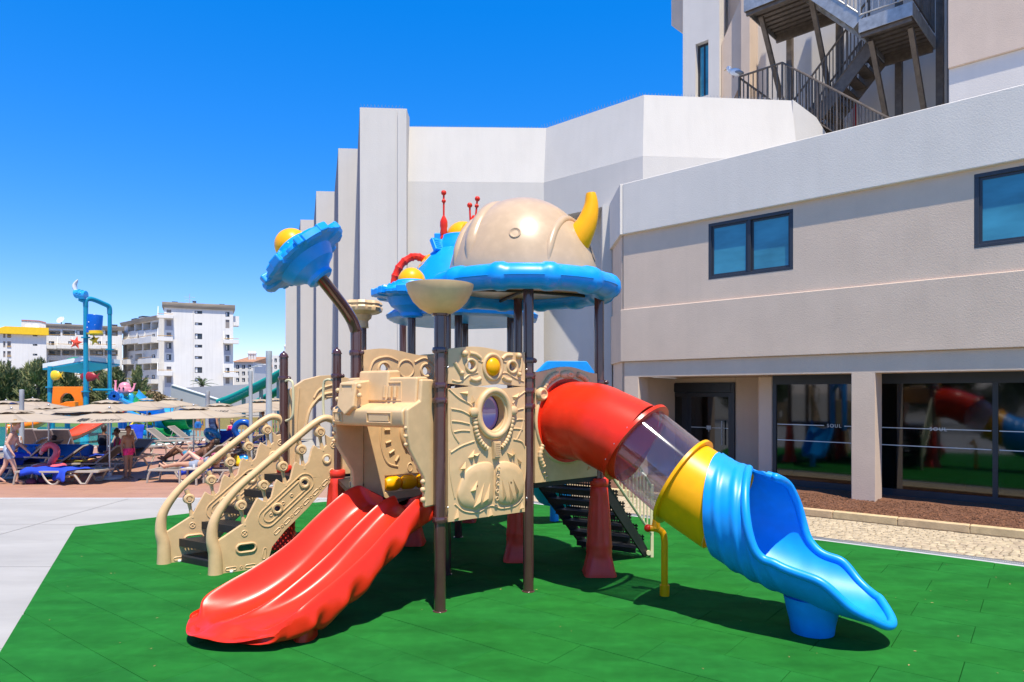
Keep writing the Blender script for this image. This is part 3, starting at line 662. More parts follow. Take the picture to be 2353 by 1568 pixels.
# ---- flying saucers: blue hull, yellow dome
def saucer(M, par=None):
    def mod(r, z, a):
        k = (a * 6 / (2 * math.pi)) % 1
        if r > .40 and z > .24:
            if .28 < k < .72: return r + .030, z + (.016 if z > .34 else -.02)
            if abs(k - .12) < .05 or abs(k - .88) < .05: return r - .015, z
        return r, z
    prof = [(.062, 0), (.13, .0), (.165, .025), (.165, .07), (.20, .11), (.29, .16), (.335, .23), (.36, .28), (.42, .295), (.50, .30), (.535, .325), (.535, .36), (.50, .385), (.45, .395), (.42, .425), (.375, .435), (.35, .465), (.30, .475), (.28, .505), (.235, .515), (.21, .54), (.05, .54)]
    h = pl(MB(M).lathe(prof, 96, mod=mod), 'saucer_hull', m_blue, ang=28)
    pl(MB(M).ball((0, 0, .53), (.20, .20, .20), 28, 10, half=True), 'saucer_dome', m_yel, h)
    st = MB(M)
    for k in range(14):
        a = 2 * math.pi * k / 14; st.ball((.325 * math.cos(a), .325 * math.sin(a), .47), .020, 7, 5)
    pl(st, 'saucer_studs', m_blue, h, kind='stuff')
    rbk = MB(M)
    for k in range(10):
        rbk.box(.47, .575, -.075 if k % 2 else -.045, .075 if k % 2 else .045, .30, .405, M=RZ(36 * k + 12))
    pl(rbk, 'rim_blocks', m_blue, h, bev=.018, kind='stuff')
    for k in range(2): pl(MB(M).ball((.13 * math.cos(k * 3.1 - 1.3), .13 * math.sin(k * 3.1 - 1.3), .05), .010, 6, 5), 'bolt', m_bolt, h)
    return h
saucer(align((-1.94, E[1] - .47, 3.353), (-.66, -.04, .75)) @ S(.87))
saucer(T(P2[0], P2[1], 3.27))
# ---- tan bowl on the front post and rocky tan cup on the rear one
bw = [(.075, .0), (.12, .004), (.2, .05), (.27, .12), (.315, .2), (.335, .27), (.337, .29), (.325, .29), (.3, .2), (.2, .075), (.02, .03)]
bo = pl(MB(T(A[0], A[1], 2.985)).lathe(bw, 48), 'bowl', m_tan)
pl(MB(T(A[0], A[1], 0)).lathe([(PR, 2.96), (PR + .024, 2.965), (PR + .026, 2.985), (PR, 2.99)], 20), 'bowl_collar', m_post, bo)
def gmod(r, z, a):
    k = (a * 7 / (2 * math.pi)) % 1
    return (r + (.03 if (.2 < k < .75 and z > .2) else 0), z)
pl(MB(T(K[0], K[1], 3.17)).lathe([(.062, 0), (.09, .005), (.085, .11), (.13, .15), (.14, .2), (.2, .22), (.26, .25), (.275, .30), (.255, .33), (.27, .36), (.25, .40), (.15, .415), (.02, .42)], 56, mod=gmod), 'rocky_cup', m_tan)

# ---- horned helmet roof
HC = Vector((.13, 8.29, 0)); HT = T(HC.x, HC.y, 0)
RZ0 = 3.43
def rimmod(r, z, a):
    k = (a * 12 / (2 * math.pi)) % 1; out = (r - .98) / .17
    bumpy = .030 if .34 < k < .66 else 0
    return r + bumpy * max(0, out), z + bumpy * .6 * (1 if z > RZ0 else -1)
rp = []
for i in range(18):
    a = 2 * math.pi * i / 18; rp.append((.98 + .165 * math.cos(a), RZ0 + .145 * math.sin(a) * (1.0 if math.sin(a) > 0 else .9)))
rp.append(rp[0])
rim = MB(HT); rr = []
for (r, z) in rp[:-1]:
    ring = []
    for j in range(144):
        a = 2 * math.pi * j / 144; q, zz = rimmod(r, z, a); ring.append((q * math.cos(a), q * math.sin(a), zz))
    rr.append(ring)
helmet = pl(rim.rings(rr, closed=True), 'roof_rim', m_blue, ang=32)
seam = MB(HT).tube([(1.15 * math.cos(a), 1.15 * math.sin(a), RZ0) for a in [2 * math.pi * k / 96 for k in range(96)]], .006, 5, closed=True); pl(seam, 'rim_seam', m_blue, helmet)
def dome_pt(az, el, off=0):               # az: degrees from +x, el: degrees up
    ca, sa, ce, se = math.cos(R(az)), math.sin(R(az)), math.cos(R(el)), math.sin(R(el))
    p = Vector((.90 * ce * ca, .90 * ce * sa, RZ0 + .02 + 1.07 * se)); n = Vector((ce * ca / .9, ce * sa / .9, se / 1.07)).normalized()
    return p + n * off, n
prof = [(.90 * math.cos(R(e)), RZ0 + .02 + 1.07 * math.sin(R(e))) for e in range(0, 90, 5)] + [(.03, RZ0 + 1.09)]
inner = [(max(.02, r - .03), z - .025) for r, z in prof[::-1]]
dome = pl(MB(HT).lathe(prof + inner, 64), 'dome', m_dome, ang=60)
rd = MB(HT)
def strap(az0, wid, tilt):                # moulded rib running over the dome in a vertical plane offset from its centre
    pts = []; u = Vector((math.cos(R(az0)), math.sin(R(az0)), 0)); n = Vector((-u.y, u.x, 0))
    for k in range(0, 37):
        t = R(8 + k * 164 / 36); c = tilt; x = math.sqrt(1 - c * c) * math.cos(t); zz = math.sqrt(1 - c * c) * math.sin(t)
        q = u * x + n * c; kk = 1 - .52 * wid / .95; pts.append(Vector((q.x * .90 * kk, q.y * .90 * kk, RZ0 + .02 + 1.07 * zz * kk)))
    rd.tube(pts, [wid * min(1, .3 + min(k, 36 - k) / 6) for k in range(37)], 10)
strap(62, .10, .30); strap(62, .075, .58); strap(62, .05, -.70)
pl(rd, 'dome_ribs', m_dome, dome, ang=60)
p, n = dome_pt(-97, 27); pl(MB(HT @ align(p, n)).lathe([(.058, -.012), (.066, .006), (.058, .011), (.05, .004), (.03, -.004), (.004, -.007)], 24), 'dome_dimple', m_dome, dome)
def horn(base, pts, r0, name='horn'):
    path = spline([base] + pts, 6); n = len(path)
    pl(MB().tube(path, [r0 * (1 - .72 * (k / (n - 1)) ** .85) for k in range(n)], 18), name, m_yel, helmet, ang=70)
horn((.70, 7.99, 3.88), [(.78, 7.94, 4.0), (.865, 7.92, 4.16), (.91, 7.92, 4.34), (.905, 7.92, 4.49)], .195)
horn((-.47, 8.55, 3.98), [(-.56, 8.57, 4.02), (-.60, 8.58, 4.12), (-.585, 8.58, 4.24), (-.57, 8.58, 4.30)], .10)
p, n = dome_pt(-16, 22); pl(MB(HT @ align(p, n)).lathe([(.10, -.02), (.11, .004), (.10, .006), (.02, -.01)], 24, M=S(.75, 1.2, 1)), 'dome_socket', mat('dull_tan_socket', (.25, .19, .14, 1), .6), dome)
# under-rim struts
for az in (20, 110, 200, 290):
    pl(MB(HT).tube([(0, 0, 3.42), (.85 * math.cos(R(az)), .85 * math.sin(R(az)), 3.40)], .02, 8), 'roof_strut', m_black, helmet)

# ---- blue robot roof over the rear tower
TC = Vector((-.77, 10.9, 0)); TT = T(TC.x, TC.y, 0)
tp = [(.2, 3.42), (.8, 3.36), (1.06, 3.30), (1.16, 3.33), (1.18, 3.39), (1.08, 3.46), (1.0, 3.5), (.98, 3.56), (.93, 3.72), (.84, 3.95), (.70, 4.18), (.56, 4.34), (.47, 4.42), (.45, 4.5), (.40, 4.56), (.38, 4.64), (.34, 4.66), (.05, 4.66)]
def tmod(r, z, a):
    k = (a * 10 / (2 * math.pi)) % 1
    return (r + (.03 if r > 1.0 and .3 < k < .7 else 0), z)
robot = pl(MB(TT).lathe(tp, 80, mod=tmod), 'tower_roof', m_blue, ang=30)
pl(MB(TT).ball((0, 0, 4.65), (.27, .27, .25), 24, 8, half=True), 'yellow_cap', m_yel, robot)
pl(MB(TT).box(-.44, -.30, -.20, .16, 4.50, 4.68), 'collar_block', m_blue, robot, bev=.02); 
vt = MB(TT @ T(-.34, -.36, 4.46) @ RZ(45) @ RX(-28)); vt.box(-.12, .12, -.02, .06, -.11, .11); pl(vt, 'vent_box', m_blue, robot, bev=.015)
for k in range(4): pl(MB(TT @ T(-.34, -.36, 4.46) @ RZ(-45 + 90) @ RX(-28)).box(-.09, .0, -.028, -.018, -.07 + k * .04, -.05 + k * .04), 'vent_slot', m_blue, robot)
def antenna(x, y, z, h, lean=(0, 0), body=True):
    b = MB(T(x, y, z)); lx, ly = lean
    f = lambda t: (lx * t, ly * t, h * t)
    if body: b.lathe([(.055, -.02), (.06, .02), (.045, .05), (.058, .1), (.05, .16), (.06, .2), (.058, .27), (.05, .30), (.02, .36)], 8)
    b.tube([f(.05), f(.95)], .015, 8).ball(f(1), .042, 12, 8)
    if body: b.ball(f(.82), .034, 10, 6)
    pl(b, 'antenna', m_red, robot)
antenna(-1.06, 10.7, 4.58, .72); antenna(-.64, 10.75, 4.62, .50, (-.02, 0), False); antenna(-.60, 10.75, 4.60, .62, (.06, 0), True)
hs = spline([(-1.36, 10.72, 4.27), (-1.52, 10.66, 4.30), (-1.70, 10.60, 4.17), (-1.80, 10.58, 3.95), (-1.82, 10.58, 3.72)], 7)
hb_ = MB().tube(hs, [.055 + (.012 if k % 4 == 0 else 0) for k in range(len(hs))], 12); pl(hb_, 'red_hose', m_red, robot, ang=20)
bdg = TT @ T(-.575, -.30, 4.20) @ RZ(-62) @ RX(-34)
out = [(-.09, .13), (-.09, -.08), (0, -.16), (.09, -.08), (.09, .13)]; inn = [(-.035, .07), (.035, .07), (.035, -.03), (0, -.07), (-.035, -.03)]
pl(MB(bdg).panel(out, [inn], -.03, .03), 'badge', m_yel, robot, bev=.01)

# ---- decks (perforated steel seen from below)
def perf(mb, x0, x1, y0, y1, z, nx, ny, fr=.42, th=.004):       # plate with square holes
    dx, dy = (x1 - x0) / nx, (y1 - y0) / ny
    for i in range(nx):
        a = x0 + i * dx; mb.box(a, a + dx * (1 - fr), y0, y1, z, z + th)
        for j in range(ny):
            b = y0 + j * dy; mb.box(a + dx * (1 - fr), a + dx, b, b + dy * (1 - fr), z + .0003, z + th - .0003)
    return mb
for poly, zd in (((E, A, B, Fp), .94), ((Fp, B, Cc, G), 1.14), ((L, D, P2, K), 1.06), ((D, E, Fp, P2), 1.0), ((P2, Fp, G, P4, P6, P1), 1.20)):
    d = MB().prism(poly, zd, zd + .055); pl(d, 'deck', m_black)

# ---- tan panels
def panel_frame(p, q, off=0.0): return frame((p[0], p[1], off), (q[0] - p[0], q[1] - p[1], 0))
def plen(p, q): return math.hypot(q[0] - p[0], q[1] - p[1])
def wavy(x0, x1, z, amp, n=16, ph=0, per=1): return [(x0 + (x1 - x0) * k / n, z + amp * math.cos(2 * math.pi * per * k / n + ph)) for k in range(n + 1)]
def spike(mb, x, z, dx, dz, w, y=-.03, h=.04):     # raised wedge from (x,z) to (x+dx,z+dz)
    n = Vector((-dz, dx)).normalized() * w / 2
    mb.add([(x + n.x, y, z + n.y), (x - n.x, y, z - n.y), (x + dx, y, z + dz), (x + dx * .25, y - h, z + dz * .25)], [(0, 1, 3), (1, 2, 3), (2, 0, 3)])
# lower monster panel with the porthole
pm = panel_frame(A, B); PW = plen(A, B); X0, X1 = .075, PW - .075; ZT, ZB = 2.25, .90
def q(x, y):
    k = (x - 100) / 622; yt = 432 + 28 * k; yb = 1525 - 70 * k
    return X0 + k * (X1 - X0), ZT - (y - yt) / (yb - yt) * (ZT - ZB)
cx, cz = q(455, 655); HR = .165
outer = [(X0, ZB), (X1, ZB)] + wavy(X1, X0, ZT, .012, 16, 0, 1.5)
mp = MB(pm).panel(outer, [circ(cx, cz, HR, 32, HR * 1.22)[::-1]], -.035, .035)
monster = pl(mp, 'porthole_panel', m_tan, bev=.012)
rl = MB(pm)
rl.torus((cx, -.045, cz), .20, .035, 40, 10, sx=1, sz=1.2); rl.torus((cx, -.03, cz), .165, .02, 36, 8, sz=1.22)
def hosepath(pts, r, m=rl, ridges=16):
    pth = spline([(q(*p)[0], -.045, q(*p)[1]) for p in pts], 10); n = len(pth)
    m.tube(pth, [r * (1.0 if (k // 1) % 3 else .72) for k in range(n)], 8)
hosepath([(300, 690), (310, 790), (345, 880), (400, 940)], .030); hosepath([(610, 690), (595, 790), (560, 880), (515, 935)], .026)
for (x, y) in ((290, 640), (612, 640)):
    a, b = q(x, y); rl.lathe([(.05, 0), (.05, .05), (.03, .065)], 14, M=T(a, -.02, b) @ RX(90))
a, b = q(468, 900); 
rl.add([(a - .055, -.03, b + .03), (a + .055, -.03, b + .03), (a + .04, -.03, b - .16), (a - .04, -.03, b - .16), (a - .045, -.08, b + .02), (a + .045, -.08, b + .02), (a + .032, -.08, b - .15), (a - .032, -.08, b - .15)], [(0, 1, 5, 4), (1, 2, 6, 5), (2, 3, 7, 6), (3, 0, 4, 7), (4, 5, 6, 7)])
for k in range(7): rl.box(a - .034 + k * .0012, a + .034 - k * .0012, -.088, -.079, b - .135 + .022 * k, b - .123 + .022 * k)
def raised(pts, y1=-.05, close=True):              # softly raised pad with an outline
    loop = [(q(*p)[0], q(*p)[1]) for p in pts]; sp_ = [(v.x, v.y) for v in spline([(p[0], p[1], 0) for p in loop], 5, True)]
    mx = sum(p[0] for p in sp_) / len(sp_); mz = sum(p[1] for p in sp_) / len(sp_)
    rs = []
    for f_, y in ((1, -.03), (.985, y1 * .8), (.93, y1), (.6, y1 * 1.04), (.05, y1 * 1.08)): rs.append([(mx + (p[0] - mx) * f_, y, mz + (p[1] - mz) * f_) for p in sp_])
    rl.rings(rs, caps=False)
raised([(180, 1230), (230, 1110), (330, 1050), (440, 1060), (450, 1200), (440, 1360), (330, 1420), (210, 1400), (165, 1320)], -.058)
raised([(480, 1060), (590, 1050), (680, 1110), (712, 1220), (690, 1330), (600, 1390), (490, 1370), (470, 1200)], -.058)
for pts in ([(120, 960), (200, 910), (300, 875)], [(620, 870), (690, 890), (722, 940)], [(118, 605), (200, 625), (260, 660)], [(122, 705), (190, 715), (262, 735)], [(140, 795), (200, 785), (265, 790)], [(715, 625), (660, 635), (620, 660)], [(715, 715), (660, 712), (620, 725)], [(700, 795), (650, 785), (610, 785)], [(118, 600), (130, 780), (180, 880)], [(715, 600), (700, 760), (650, 870)],
            [(105, 445), (180, 520), (260, 570), (300, 610)], [(720, 490), (660, 530), (615, 580)], [(150, 1380), (220, 1440), (330, 1450), (430, 1400), (520, 1425), (640, 1400), (700, 1340)], [(112, 940), (118, 1150), (150, 1330)], [(725, 930), (722, 1150), (700, 1300)]):
    pp = [(q(*p)[0], -.034, q(*p)[1]) for p in pts]; rl.tube(spline(pp, 6), .011, 6)
for (x, y, dx, dy, w_) in ((265, 1020, 40, -85, .06), (290, 1000, 60, -30, .05), (195, 1105, 30, -70, .045), (605, 1010, -45, -40, .06), (620, 1005, -10, -75, .05), (680, 1070, -30, -50, .04), (270, 1290, 50, -110, .055), (300, 1420, 75, -230, .06), (370, 1380, 50, -180, .05), (250, 490, -70, -12, .06), (290, 570, -10, -75, .05), (620, 545, 60, -50, .06), (535, 1360, -25, -190, .04), (600, 1380, -40, -200, .045), (645, 1310, -45, -140, .04), (160, 1510, 15, -110, .06), (430, 1490, 0, -80, .07), (680, 1430, 5, -60, .05)):
    a, b = q(x, y); a2, b2 = q(x + dx, y + dy); spike(rl, a, b, a2 - a, b2 - b, w_, -.056 if 1080 < y < 1440 else -.03, .05)
for k in range(5): a, b = q(478 - 3 * k, 1100 + 60 * k); rl.torus((a, -.075, b), .018, .006, 12, 5)
pl(rl, 'panel_relief', m_tan, monster, ang=45)
bub = []
for i in range(9):
    e = R(90 * i / 8); bub.append([(cx + HR * .98 * math.cos(e) * math.cos(2 * math.pi * j / 28), .09 + .08 * math.sin(e), cz + HR * 1.2 * max(.02, math.cos(e)) * math.sin(2 * math.pi * j / 28)) for j in range(28)])
pl(MB(pm).rings(bub, caps=False), 'bubble_window', glass_mat('violet_sheen_bubble', '#8e6fae', .62, base=.12), monster)  # violet tint carries the purple reflection on the bubble
sleeve = [[(cx + HR * k_ * math.cos(2 * math.pi * j / 32), y_, cz + HR * 1.22 * k_ * math.sin(2 * math.pi * j / 32)) for j in range(32)] for k_, y_ in ((1.0, -.03), (.985, .11), (1.04, .11), (1.05, .02))]
pl(MB(pm).rings(sleeve, caps=False), 'porthole_sleeve', m_tan, monster)
# upper panel with the yellow ball
ZU0, ZU1 = 2.275, 2.65
def qu(x, y):
    k = (x - 100) / 622; yt = 40 + 62 * k; yb = 432 + 24 * k
    return X0 + k * (X1 - X0), ZU1 - (y - yt) / (yb - yt) * (ZU1 - ZU0)
c1 = qu(448, 255); cl = qu(275, 235); cr = qu(612, 262)
up = MB(pm).panel(wavy(X0, X1, ZU0, .012, 16, 0, 1.5) + wavy(X1, X0, ZU1, .022, 16, 2.2, 1), [circ(cl[0], cl[1], .045)[::-1], circ(cr[0], cr[1], .045)[::-1]], -.035, .035)
upo = pl(up, 'ball_panel', m_tan, bev=.012); r2 = MB(pm)
for c_ in (cl, cr): r2.torus((c_[0], -.035, c_[1]), .062, .018, 24, 8)
r2.torus((c1[0], -.035, c1[1]), .115, .022, 32, 8, sz=1.12)
for pts, rr_ in (([(150, 200), (175, 260), (205, 330)], .022), ([(262, 105), (310, 120), (350, 160)], .022), ([(528, 175), (560, 140), (610, 140)], .022), ([(265, 370), (310, 390), (350, 370)], .024), ([(530, 360), (560, 390), (600, 400)], .024), ([(690, 170), (688, 250), (680, 310)], .016), ([(130, 385), (190, 400), (260, 330), (330, 310)], .010), ([(510, 330), (560, 320), (640, 380), (712, 415)], .010), ([(330, 180), (370, 200), (390, 160), (430, 120)], .010), ([(480, 130), (520, 190), (560, 210)], .010)):
    r2.tube(spline([(qu(*p)[0], -.034, qu(*p)[1]) for p in pts], 6), rr_, 8)
for x, y in ((222, 110), (660, 150), (200, 310), (668, 340)): a, b = qu(x, y); r2.ball((a, -.05, b), .035 if y < 200 else .025, 10, 7)
pl(r2, 'panel_relief', m_tan, upo, ang=50)
pl(MB(pm).ball((c1[0], -.035, c1[1]), (.088, .06, .098), 22, 12), 'yellow_ball', m_yel, upo)
for z in (1.05, 2.45):
    for x in (X0 - .012, X1 + .012): pl(MB(pm).ball((x, -.05, z), .011, 7, 5), 'bolt', m_bolt, monster)

# eyes panel and arc panel on the far edge E-F
fm = panel_frame(E, Fp); FW = plen(E, Fp); x0, x1 = .07, FW - .07
eyes = MB(fm).panel([(x0, 2.28), (x1, 2.28)] + wavy(x1, x0, 2.66, .03, 16, 1.6, 1), [circ(.33, 2.47, .05)[::-1], circ(.88, 2.45, .05)[::-1]], -.03, .03)
eo2 = pl(eyes, 'eyes_panel', m_tan, bev=.012); rv = MB(fm)
for x in (.33, .88): rv.torus((x, -.03, 2.46), .075, .014, 24, 7)
rv.torus((.61, -.03, 2.47), .10, .012, 28, 7)
for pts in ([(.14, 2.40), (.2, 2.55), (.36, 2.60), (.5, 2.56)], [(.72, 2.55), (.86, 2.60), (1.0, 2.52)], [(.74, 2.36), (.9, 2.34), (1.02, 2.42)], [(.2, 2.36), (.32, 2.33), (.45, 2.37)]): rv.tube(spline([(p[0], -.032, p[1]) for p in pts], 6), .012, 6)
pl(rv, 'panel_relief', m_tan, eo2, ang=50)
arc = MB(fm).panel([(x0, .98), (x1, .98), (x1, 2.26), (x0, 2.26)], [rect(.34, .98, 1.08, 1.26)[::-1]], -.03, .03); ao = pl(arc, 'roller_panel', m_tan, bev=.012); ra = MB(fm)
ra.tube(spline([(.30, -.03, 1.95), (.28, -.03, 1.65), (.36, -.03, 1.42), (.50, -.03, 1.36)], 8), .012, 6); ra.tube(spline([(.62, -.03, 1.98), (.55, -.03, 1.75), (.62, -.03, 1.58), (.78, -.03, 1.52), (.95, -.03, 1.55)], 8), .03, 8)
for x, z, an in ((.37, 1.92, 0), (.36, 1.78, 0), (.375, 1.64, 15), (.42, 1.53, 30), (.49, 1.45, 55)): ra.tube([(x - .035 * math.cos(R(an)), -.036, z - .035 * math.sin(R(an))), (x + .035 * math.cos(R(an)), -.036, z + .035 * math.sin(R(an)))], .014, 8)
for x, z in ((.60, 1.85), (.57, 1.71), (.60, 1.58), (.68, 1.49), (.79, 1.46)): ra.ball((x, -.045, z), .018, 8, 6)
for x in (.66, .78, .90): ra.torus((x, -.03, 1.34), .032, .008, 18, 5, sz=1.5)
pl(ra, 'panel_relief', m_tan, ao, ang=50)
for k in range(3): pl(MB(fm).lathe([(.02, -.10), (.06, -.095), (.083, -.06), (.085, .05), (.065, .09), (.02, .10)], 18, M=T(.44 + k * .205, 0, 1.17) @ RY(90)), 'roller_drum', m_yel, ao)
pl(MB(fm).tube([(.33, 0, 1.17), (.99, 0, 1.17)], .012, 8), 'roller_axle', m_steel, ao)

# tube panel on B-C
bm_ = panel_frame(B, Cc); BW = plen(B, Cc); bcx, bcz, TR = BW / 2, 1.88, .44
tpn = MB(bm_).panel([(.07, 1.20), (BW - .07, 1.20)] + [(p[0], p[1]) for p in wavy(BW - .07, .07, 2.46, .035, 16, math.pi, 1)], [circ(bcx, bcz, TR - .02, 40)[::-1]], -.035, .035)
tpo = pl(tpn, 'tube_panel', m_tan, bev=.012); rb = MB(bm_)
rb.torus((bcx, -.035, bcz), TR + .045, .022, 48, 8)
def hose2(pts, r):
    pth = spline([(p[0], -.05, p[1]) for p in pts], 10); rb.tube(pth, [r * (1 if k % 3 else .75) for k in range(len(pth))], 8)
hose2([(.18, 2.24), (.28, 2.36), (.40, 2.41)], .035); hose2([(.72, 2.41), (.85, 2.36), (.95, 2.24)], .035); hose2([(.17, 1.62), (.13, 1.5), (.18, 1.38)], .03); hose2([(.98, 1.62), (1.0, 1.5), (.95, 1.4)], .028)
for x, z in ((.15, 2.18), (.99, 2.18)): rb.lathe([(.075, 0), (.08, .03), (.06, .055), (.02, .05)], 16, M=T(x, -.03, z) @ RX(90)); rb.torus((x, -.085, z), .05, .012, 18, 6)
rb.ball((.56, -.04, 2.40), (.12, .05, .055), 14, 8); rb.torus((.56, -.09, 2.40), .035, .010, 14, 5, sz=.6)
for x, z, dx, dz in ((.18, 1.32, .06, -.05), (.22, 1.27, .05, -.03), (.93, 1.32, -.05, -.05)): spike(rb, x, z, dx, dz, .05)
pl(rb, 'panel_relief', m_tan, tpo, ang=50)

# ---- tube slide
nBC = Vector((Cc[1] - B[1], -(Cc[0] - B[0]), 0)).normalized()
c0 = Vector(((B[0] + Cc[0]) / 2, (B[1] + Cc[1]) / 2, bcz))
qd = Vector((.82, -.575, 0)).normalized(); q0 = Vector((.94, 7.55, 0))
def Q(t, z): return q0 + qd * t + Vector((0, 0, z))
def pipe(path, r, m, name, th=.012, par=None, n=44, ang=60):
    o_, i_ = MB(), MB(); o_.tube(path, r, n, caps=False); i_.tube(path, r - th, n, caps=False)
    b = MB(); b.v = o_.v + i_.v; k = len(o_.v); b.f = o_.f + [[j + k for j in f][::-1] for f in i_.f]
    last = (len(path) - 1) * n
    for j in range(n):
        a = (j + 1) % n; b.f += [[j, a, k + a, k + j], [last + j, k + last + j, k + last + a, last + a]]
    return pl(b, name, m, par, ang=ang)
ring1, ring2, ring3 = Q(.47, 1.657), Q(.965, 1.30), Q(1.43, 1.04)
elb = spline([c0 - nBC * .05, c0 + nBC * .20, (c0 + nBC * .42) + Vector((.03, 0, -.02)), Q(.12, 1.80), ring1], 8)
elbow = pipe(elb, TR, m_red, 'tube_elbow')
d12 = (ring2 - ring1).normalized(); d23 = (ring3 - ring2).normalized()
pipe([c0 - nBC * .002 + nBC * .035, c0 + nBC * .055], TR + .05, m_red, 'tube_flange', th=.055, par=elbow)
def bolts(c, d, par, r=TR + .03, n=14):
    M = align(c, d)
    for k in range(n): pl(MB(M).ball((r * math.cos(2 * math.pi * k / n), r * math.sin(2 * math.pi * k / n), -.012), .010, 6, 4), 'bolt', m_bolt, par)
pipe([ring1 - d12 * .035, ring1], TR + .05, m_red, 'tube_flange', th=.06, par=elbow); bolts(ring1 - d12 * .03, d12, elbow)
clear = pipe([ring1.lerp(ring2, k / 6) for k in range(7)], TR - .015, m_clear, 'clear_tube', th=.006)
for s_ in (-1, 1):                                    # the two bolted seams of the clear shell
    M = align(ring1, d12); a = R(200 if s_ < 0 else 20)
    L12 = (ring2 - ring1).length
    pl(MB(M).box(-.025, .025, -.006, .006, .01, L12 - .01, M=RZ(math.degrees(a)) @ T(0, TR - .01, 0) @ RZ(90)), 'seam_flange', m_clear, clear)
yel = pipe([ring2.lerp(ring3, k / 5) for k in range(6)], TR, m_yel, 'yellow_tube')
pipe([ring2 - d23 * .002, ring2 + d23 * .03], TR + .05, m_yel, 'tube_flange', th=.06, par=yel); bolts(ring2 + d23 * .0, -d23, yel)
# exit: full ring opening into a trough
tt = [1.34, 1.42, 1.55, 1.70, 1.85, 2.00, 2.12, 2.26, 2.42, 2.60, 2.75, 2.84]
zb = [.575, .535, .475, .42, .372, .33, .30, .265, .235, .212, .20, .205]
ww = [.468, .475, .49, .505, .51, .51, .505, .50, .50, .50, .49, .46]
hh = [1.04, 1.03, 1.03, 1.03, 1.04, 1.05, 1.05, 1.02, .98, .94, .88, .80]
RN = ([1.34, 1.62, 1.69, 1.75, 1.81, 2.0, 2.4, 2.7, 2.84], [1.70, 1.54, 1.33, 1.05, .83, .70, .585, .42, .32])      # rim height on the near and the far side
RF = ([1.42, 1.80, 1.90, 1.97, 2.03, 2.12, 2.4, 2.62, 2.84], [1.60, 1.50, 1.38, 1.12, .84, .69, .575, .43, .32])
def exit_pt(t, f, off=0.0):
    w_, h_, z_ = lerp(tt, ww, t), lerp(tt, hh, t), lerp(tt, zb, t); rim_ = lerp(*(RN if f < 0 else RF), t)
    pm = math.acos(max(-1, min(1, 1 - 2 * (rim_ - z_) / h_))); phi = pm * f; rg = 0
    if t < 2.05:
        k = (t - 1.50 + .16 * abs(f)) / .18; rg = .014 * max(0, math.sin(2 * math.pi * k)) * min(1, max(0, (2.05 - t) / .15)) * min(1, max(0, (t - 1.40) / .05))
    w_ += off + (rg if off >= 0 else 0); h_ += 2 * off + (2 * rg if off >= 0 else 0)
    y = w_ * math.sin(phi); z = (z_ - off - (rg if off >= 0 else 0)) + h_ * (1 - math.cos(phi)) / 2
    n = Vector((-qd.y, qd.x, 0)); ns_ = max(0, (t - 2.3) / .54) ** 1.6 * .30 * (y / .48) ** 2
    return q0 + qd * (t - ns_) + n * y + Vector((0, 0, z))
NT, NP = 110, 44; b = MB(); outs, inns = [], []
for i in range(NT + 1):
    t = 1.34 + (2.84 - 1.34) * i / NT
    outs.append([exit_pt(t, -1 + 2 * j / NP) for j in range(NP + 1)]); inns.append([exit_pt(t, 1 - 2 * j / NP, -.018) for j in range(NP + 1)])
ex = pl(b.rings([o + n for o, n in zip(outs, inns)]), 'slide_exit', m_blue, ang=60)
lip = [Q(t, 0) for t in ()]
lp = [exit_pt(1.63 + (2.84 - 1.63) * k / 80, -1, -.006) for k in range(81)]; rp_ = [exit_pt(1.80 + (2.84 - 1.80) * k / 70, 1, -.006) for k in range(71)]
tip = [exit_pt(2.84, -1 + 2 * k / 10, -.006) for k in range(1, 10)]
pl(MB().tube(spline((lp + tip + rp_[::-1])[::2], 3), .040, 10), 'rolled_lip', m_blue, ex, ang=80)
fc = Q(2.20, 0)
pl(MB(T(fc.x, fc.y, 0)).lathe([(.175, 0), (.185, .012), (.195, .10), (.225, .22), (.25, .34)], 32), 'slide_foot', m_blue, ex, ang=60)
# yellow support with red end cap
sp0 = gr(1527, 1372); hk = Vector((-.16, .02, 0))
syl = [sp0, sp0 + Vector((0, 0, .45)), sp0 + Vector((0, 0, .60)), sp0 + Vector((-.02, 0, .69)), sp0 + Vector((-.08, .01, .73)), sp0 + hk + Vector((0, 0, .735))]
so = pl(MB().tube(spline(syl, 6), .036, 14), 'yellow_support', m_yel)
pl(MB().tube([sp0, sp0 + Vector((0, 0, .13))], .052, 14), 'support_sleeve', m_yel, so); pl(MB().tube([sp0 + Vector((-.09, .01, .74)), sp0 + Vector((-.09, .01, .86))], [.05, .03], 12), 'support_neck', m_yel, so)
pl(MB().ball(tuple(sp0 + hk + Vector((-.015, 0, .735))), .042, 12, 8), 'end_cap', m_red, so)

# ---- red double slide
mid = Vector(((E[0] + A[0]) / 2, (E[1] + A[1]) / 2, 0)); sd = Vector((-.72, -.69, 0)).normalized(); sn = Vector((.90, -.43, 0)).normalized()   # sn: to the slide's left looking down it... (towards A)
st_, sz_ = [0, .14, .45, .80, 1.14, 1.42, 1.68, 1.88], [1.03, 1.00, .78, .50, .31, .225, .20, .19]
sw_ = [.475, .475, .49, .50, .525, .56, .575, .53]; srim = [.20, .20, .22, .23, .23, .20, .13, .04]; srdg = [.11, .11, .13, .14, .12, .07, .02, .0]
def sl_top(t, y):                          # y in -1..1
    z = lerp(st_, sz_, t); a = abs(y)
    wall_ = lerp(st_, srim, t) * (max(0, (a - .62) / .33) ** 2 if a < .95 else 1 - .25 * ((a - .95) / .05))
    lane = -.030 * math.cos(math.pi * min(1, abs(a - .47) / .30) / 2) if a < .77 else 0
    rdg = lerp(st_, srdg, t) * math.exp(-(y / .085) ** 2)
    return z + wall_ + lane + rdg
rs = []
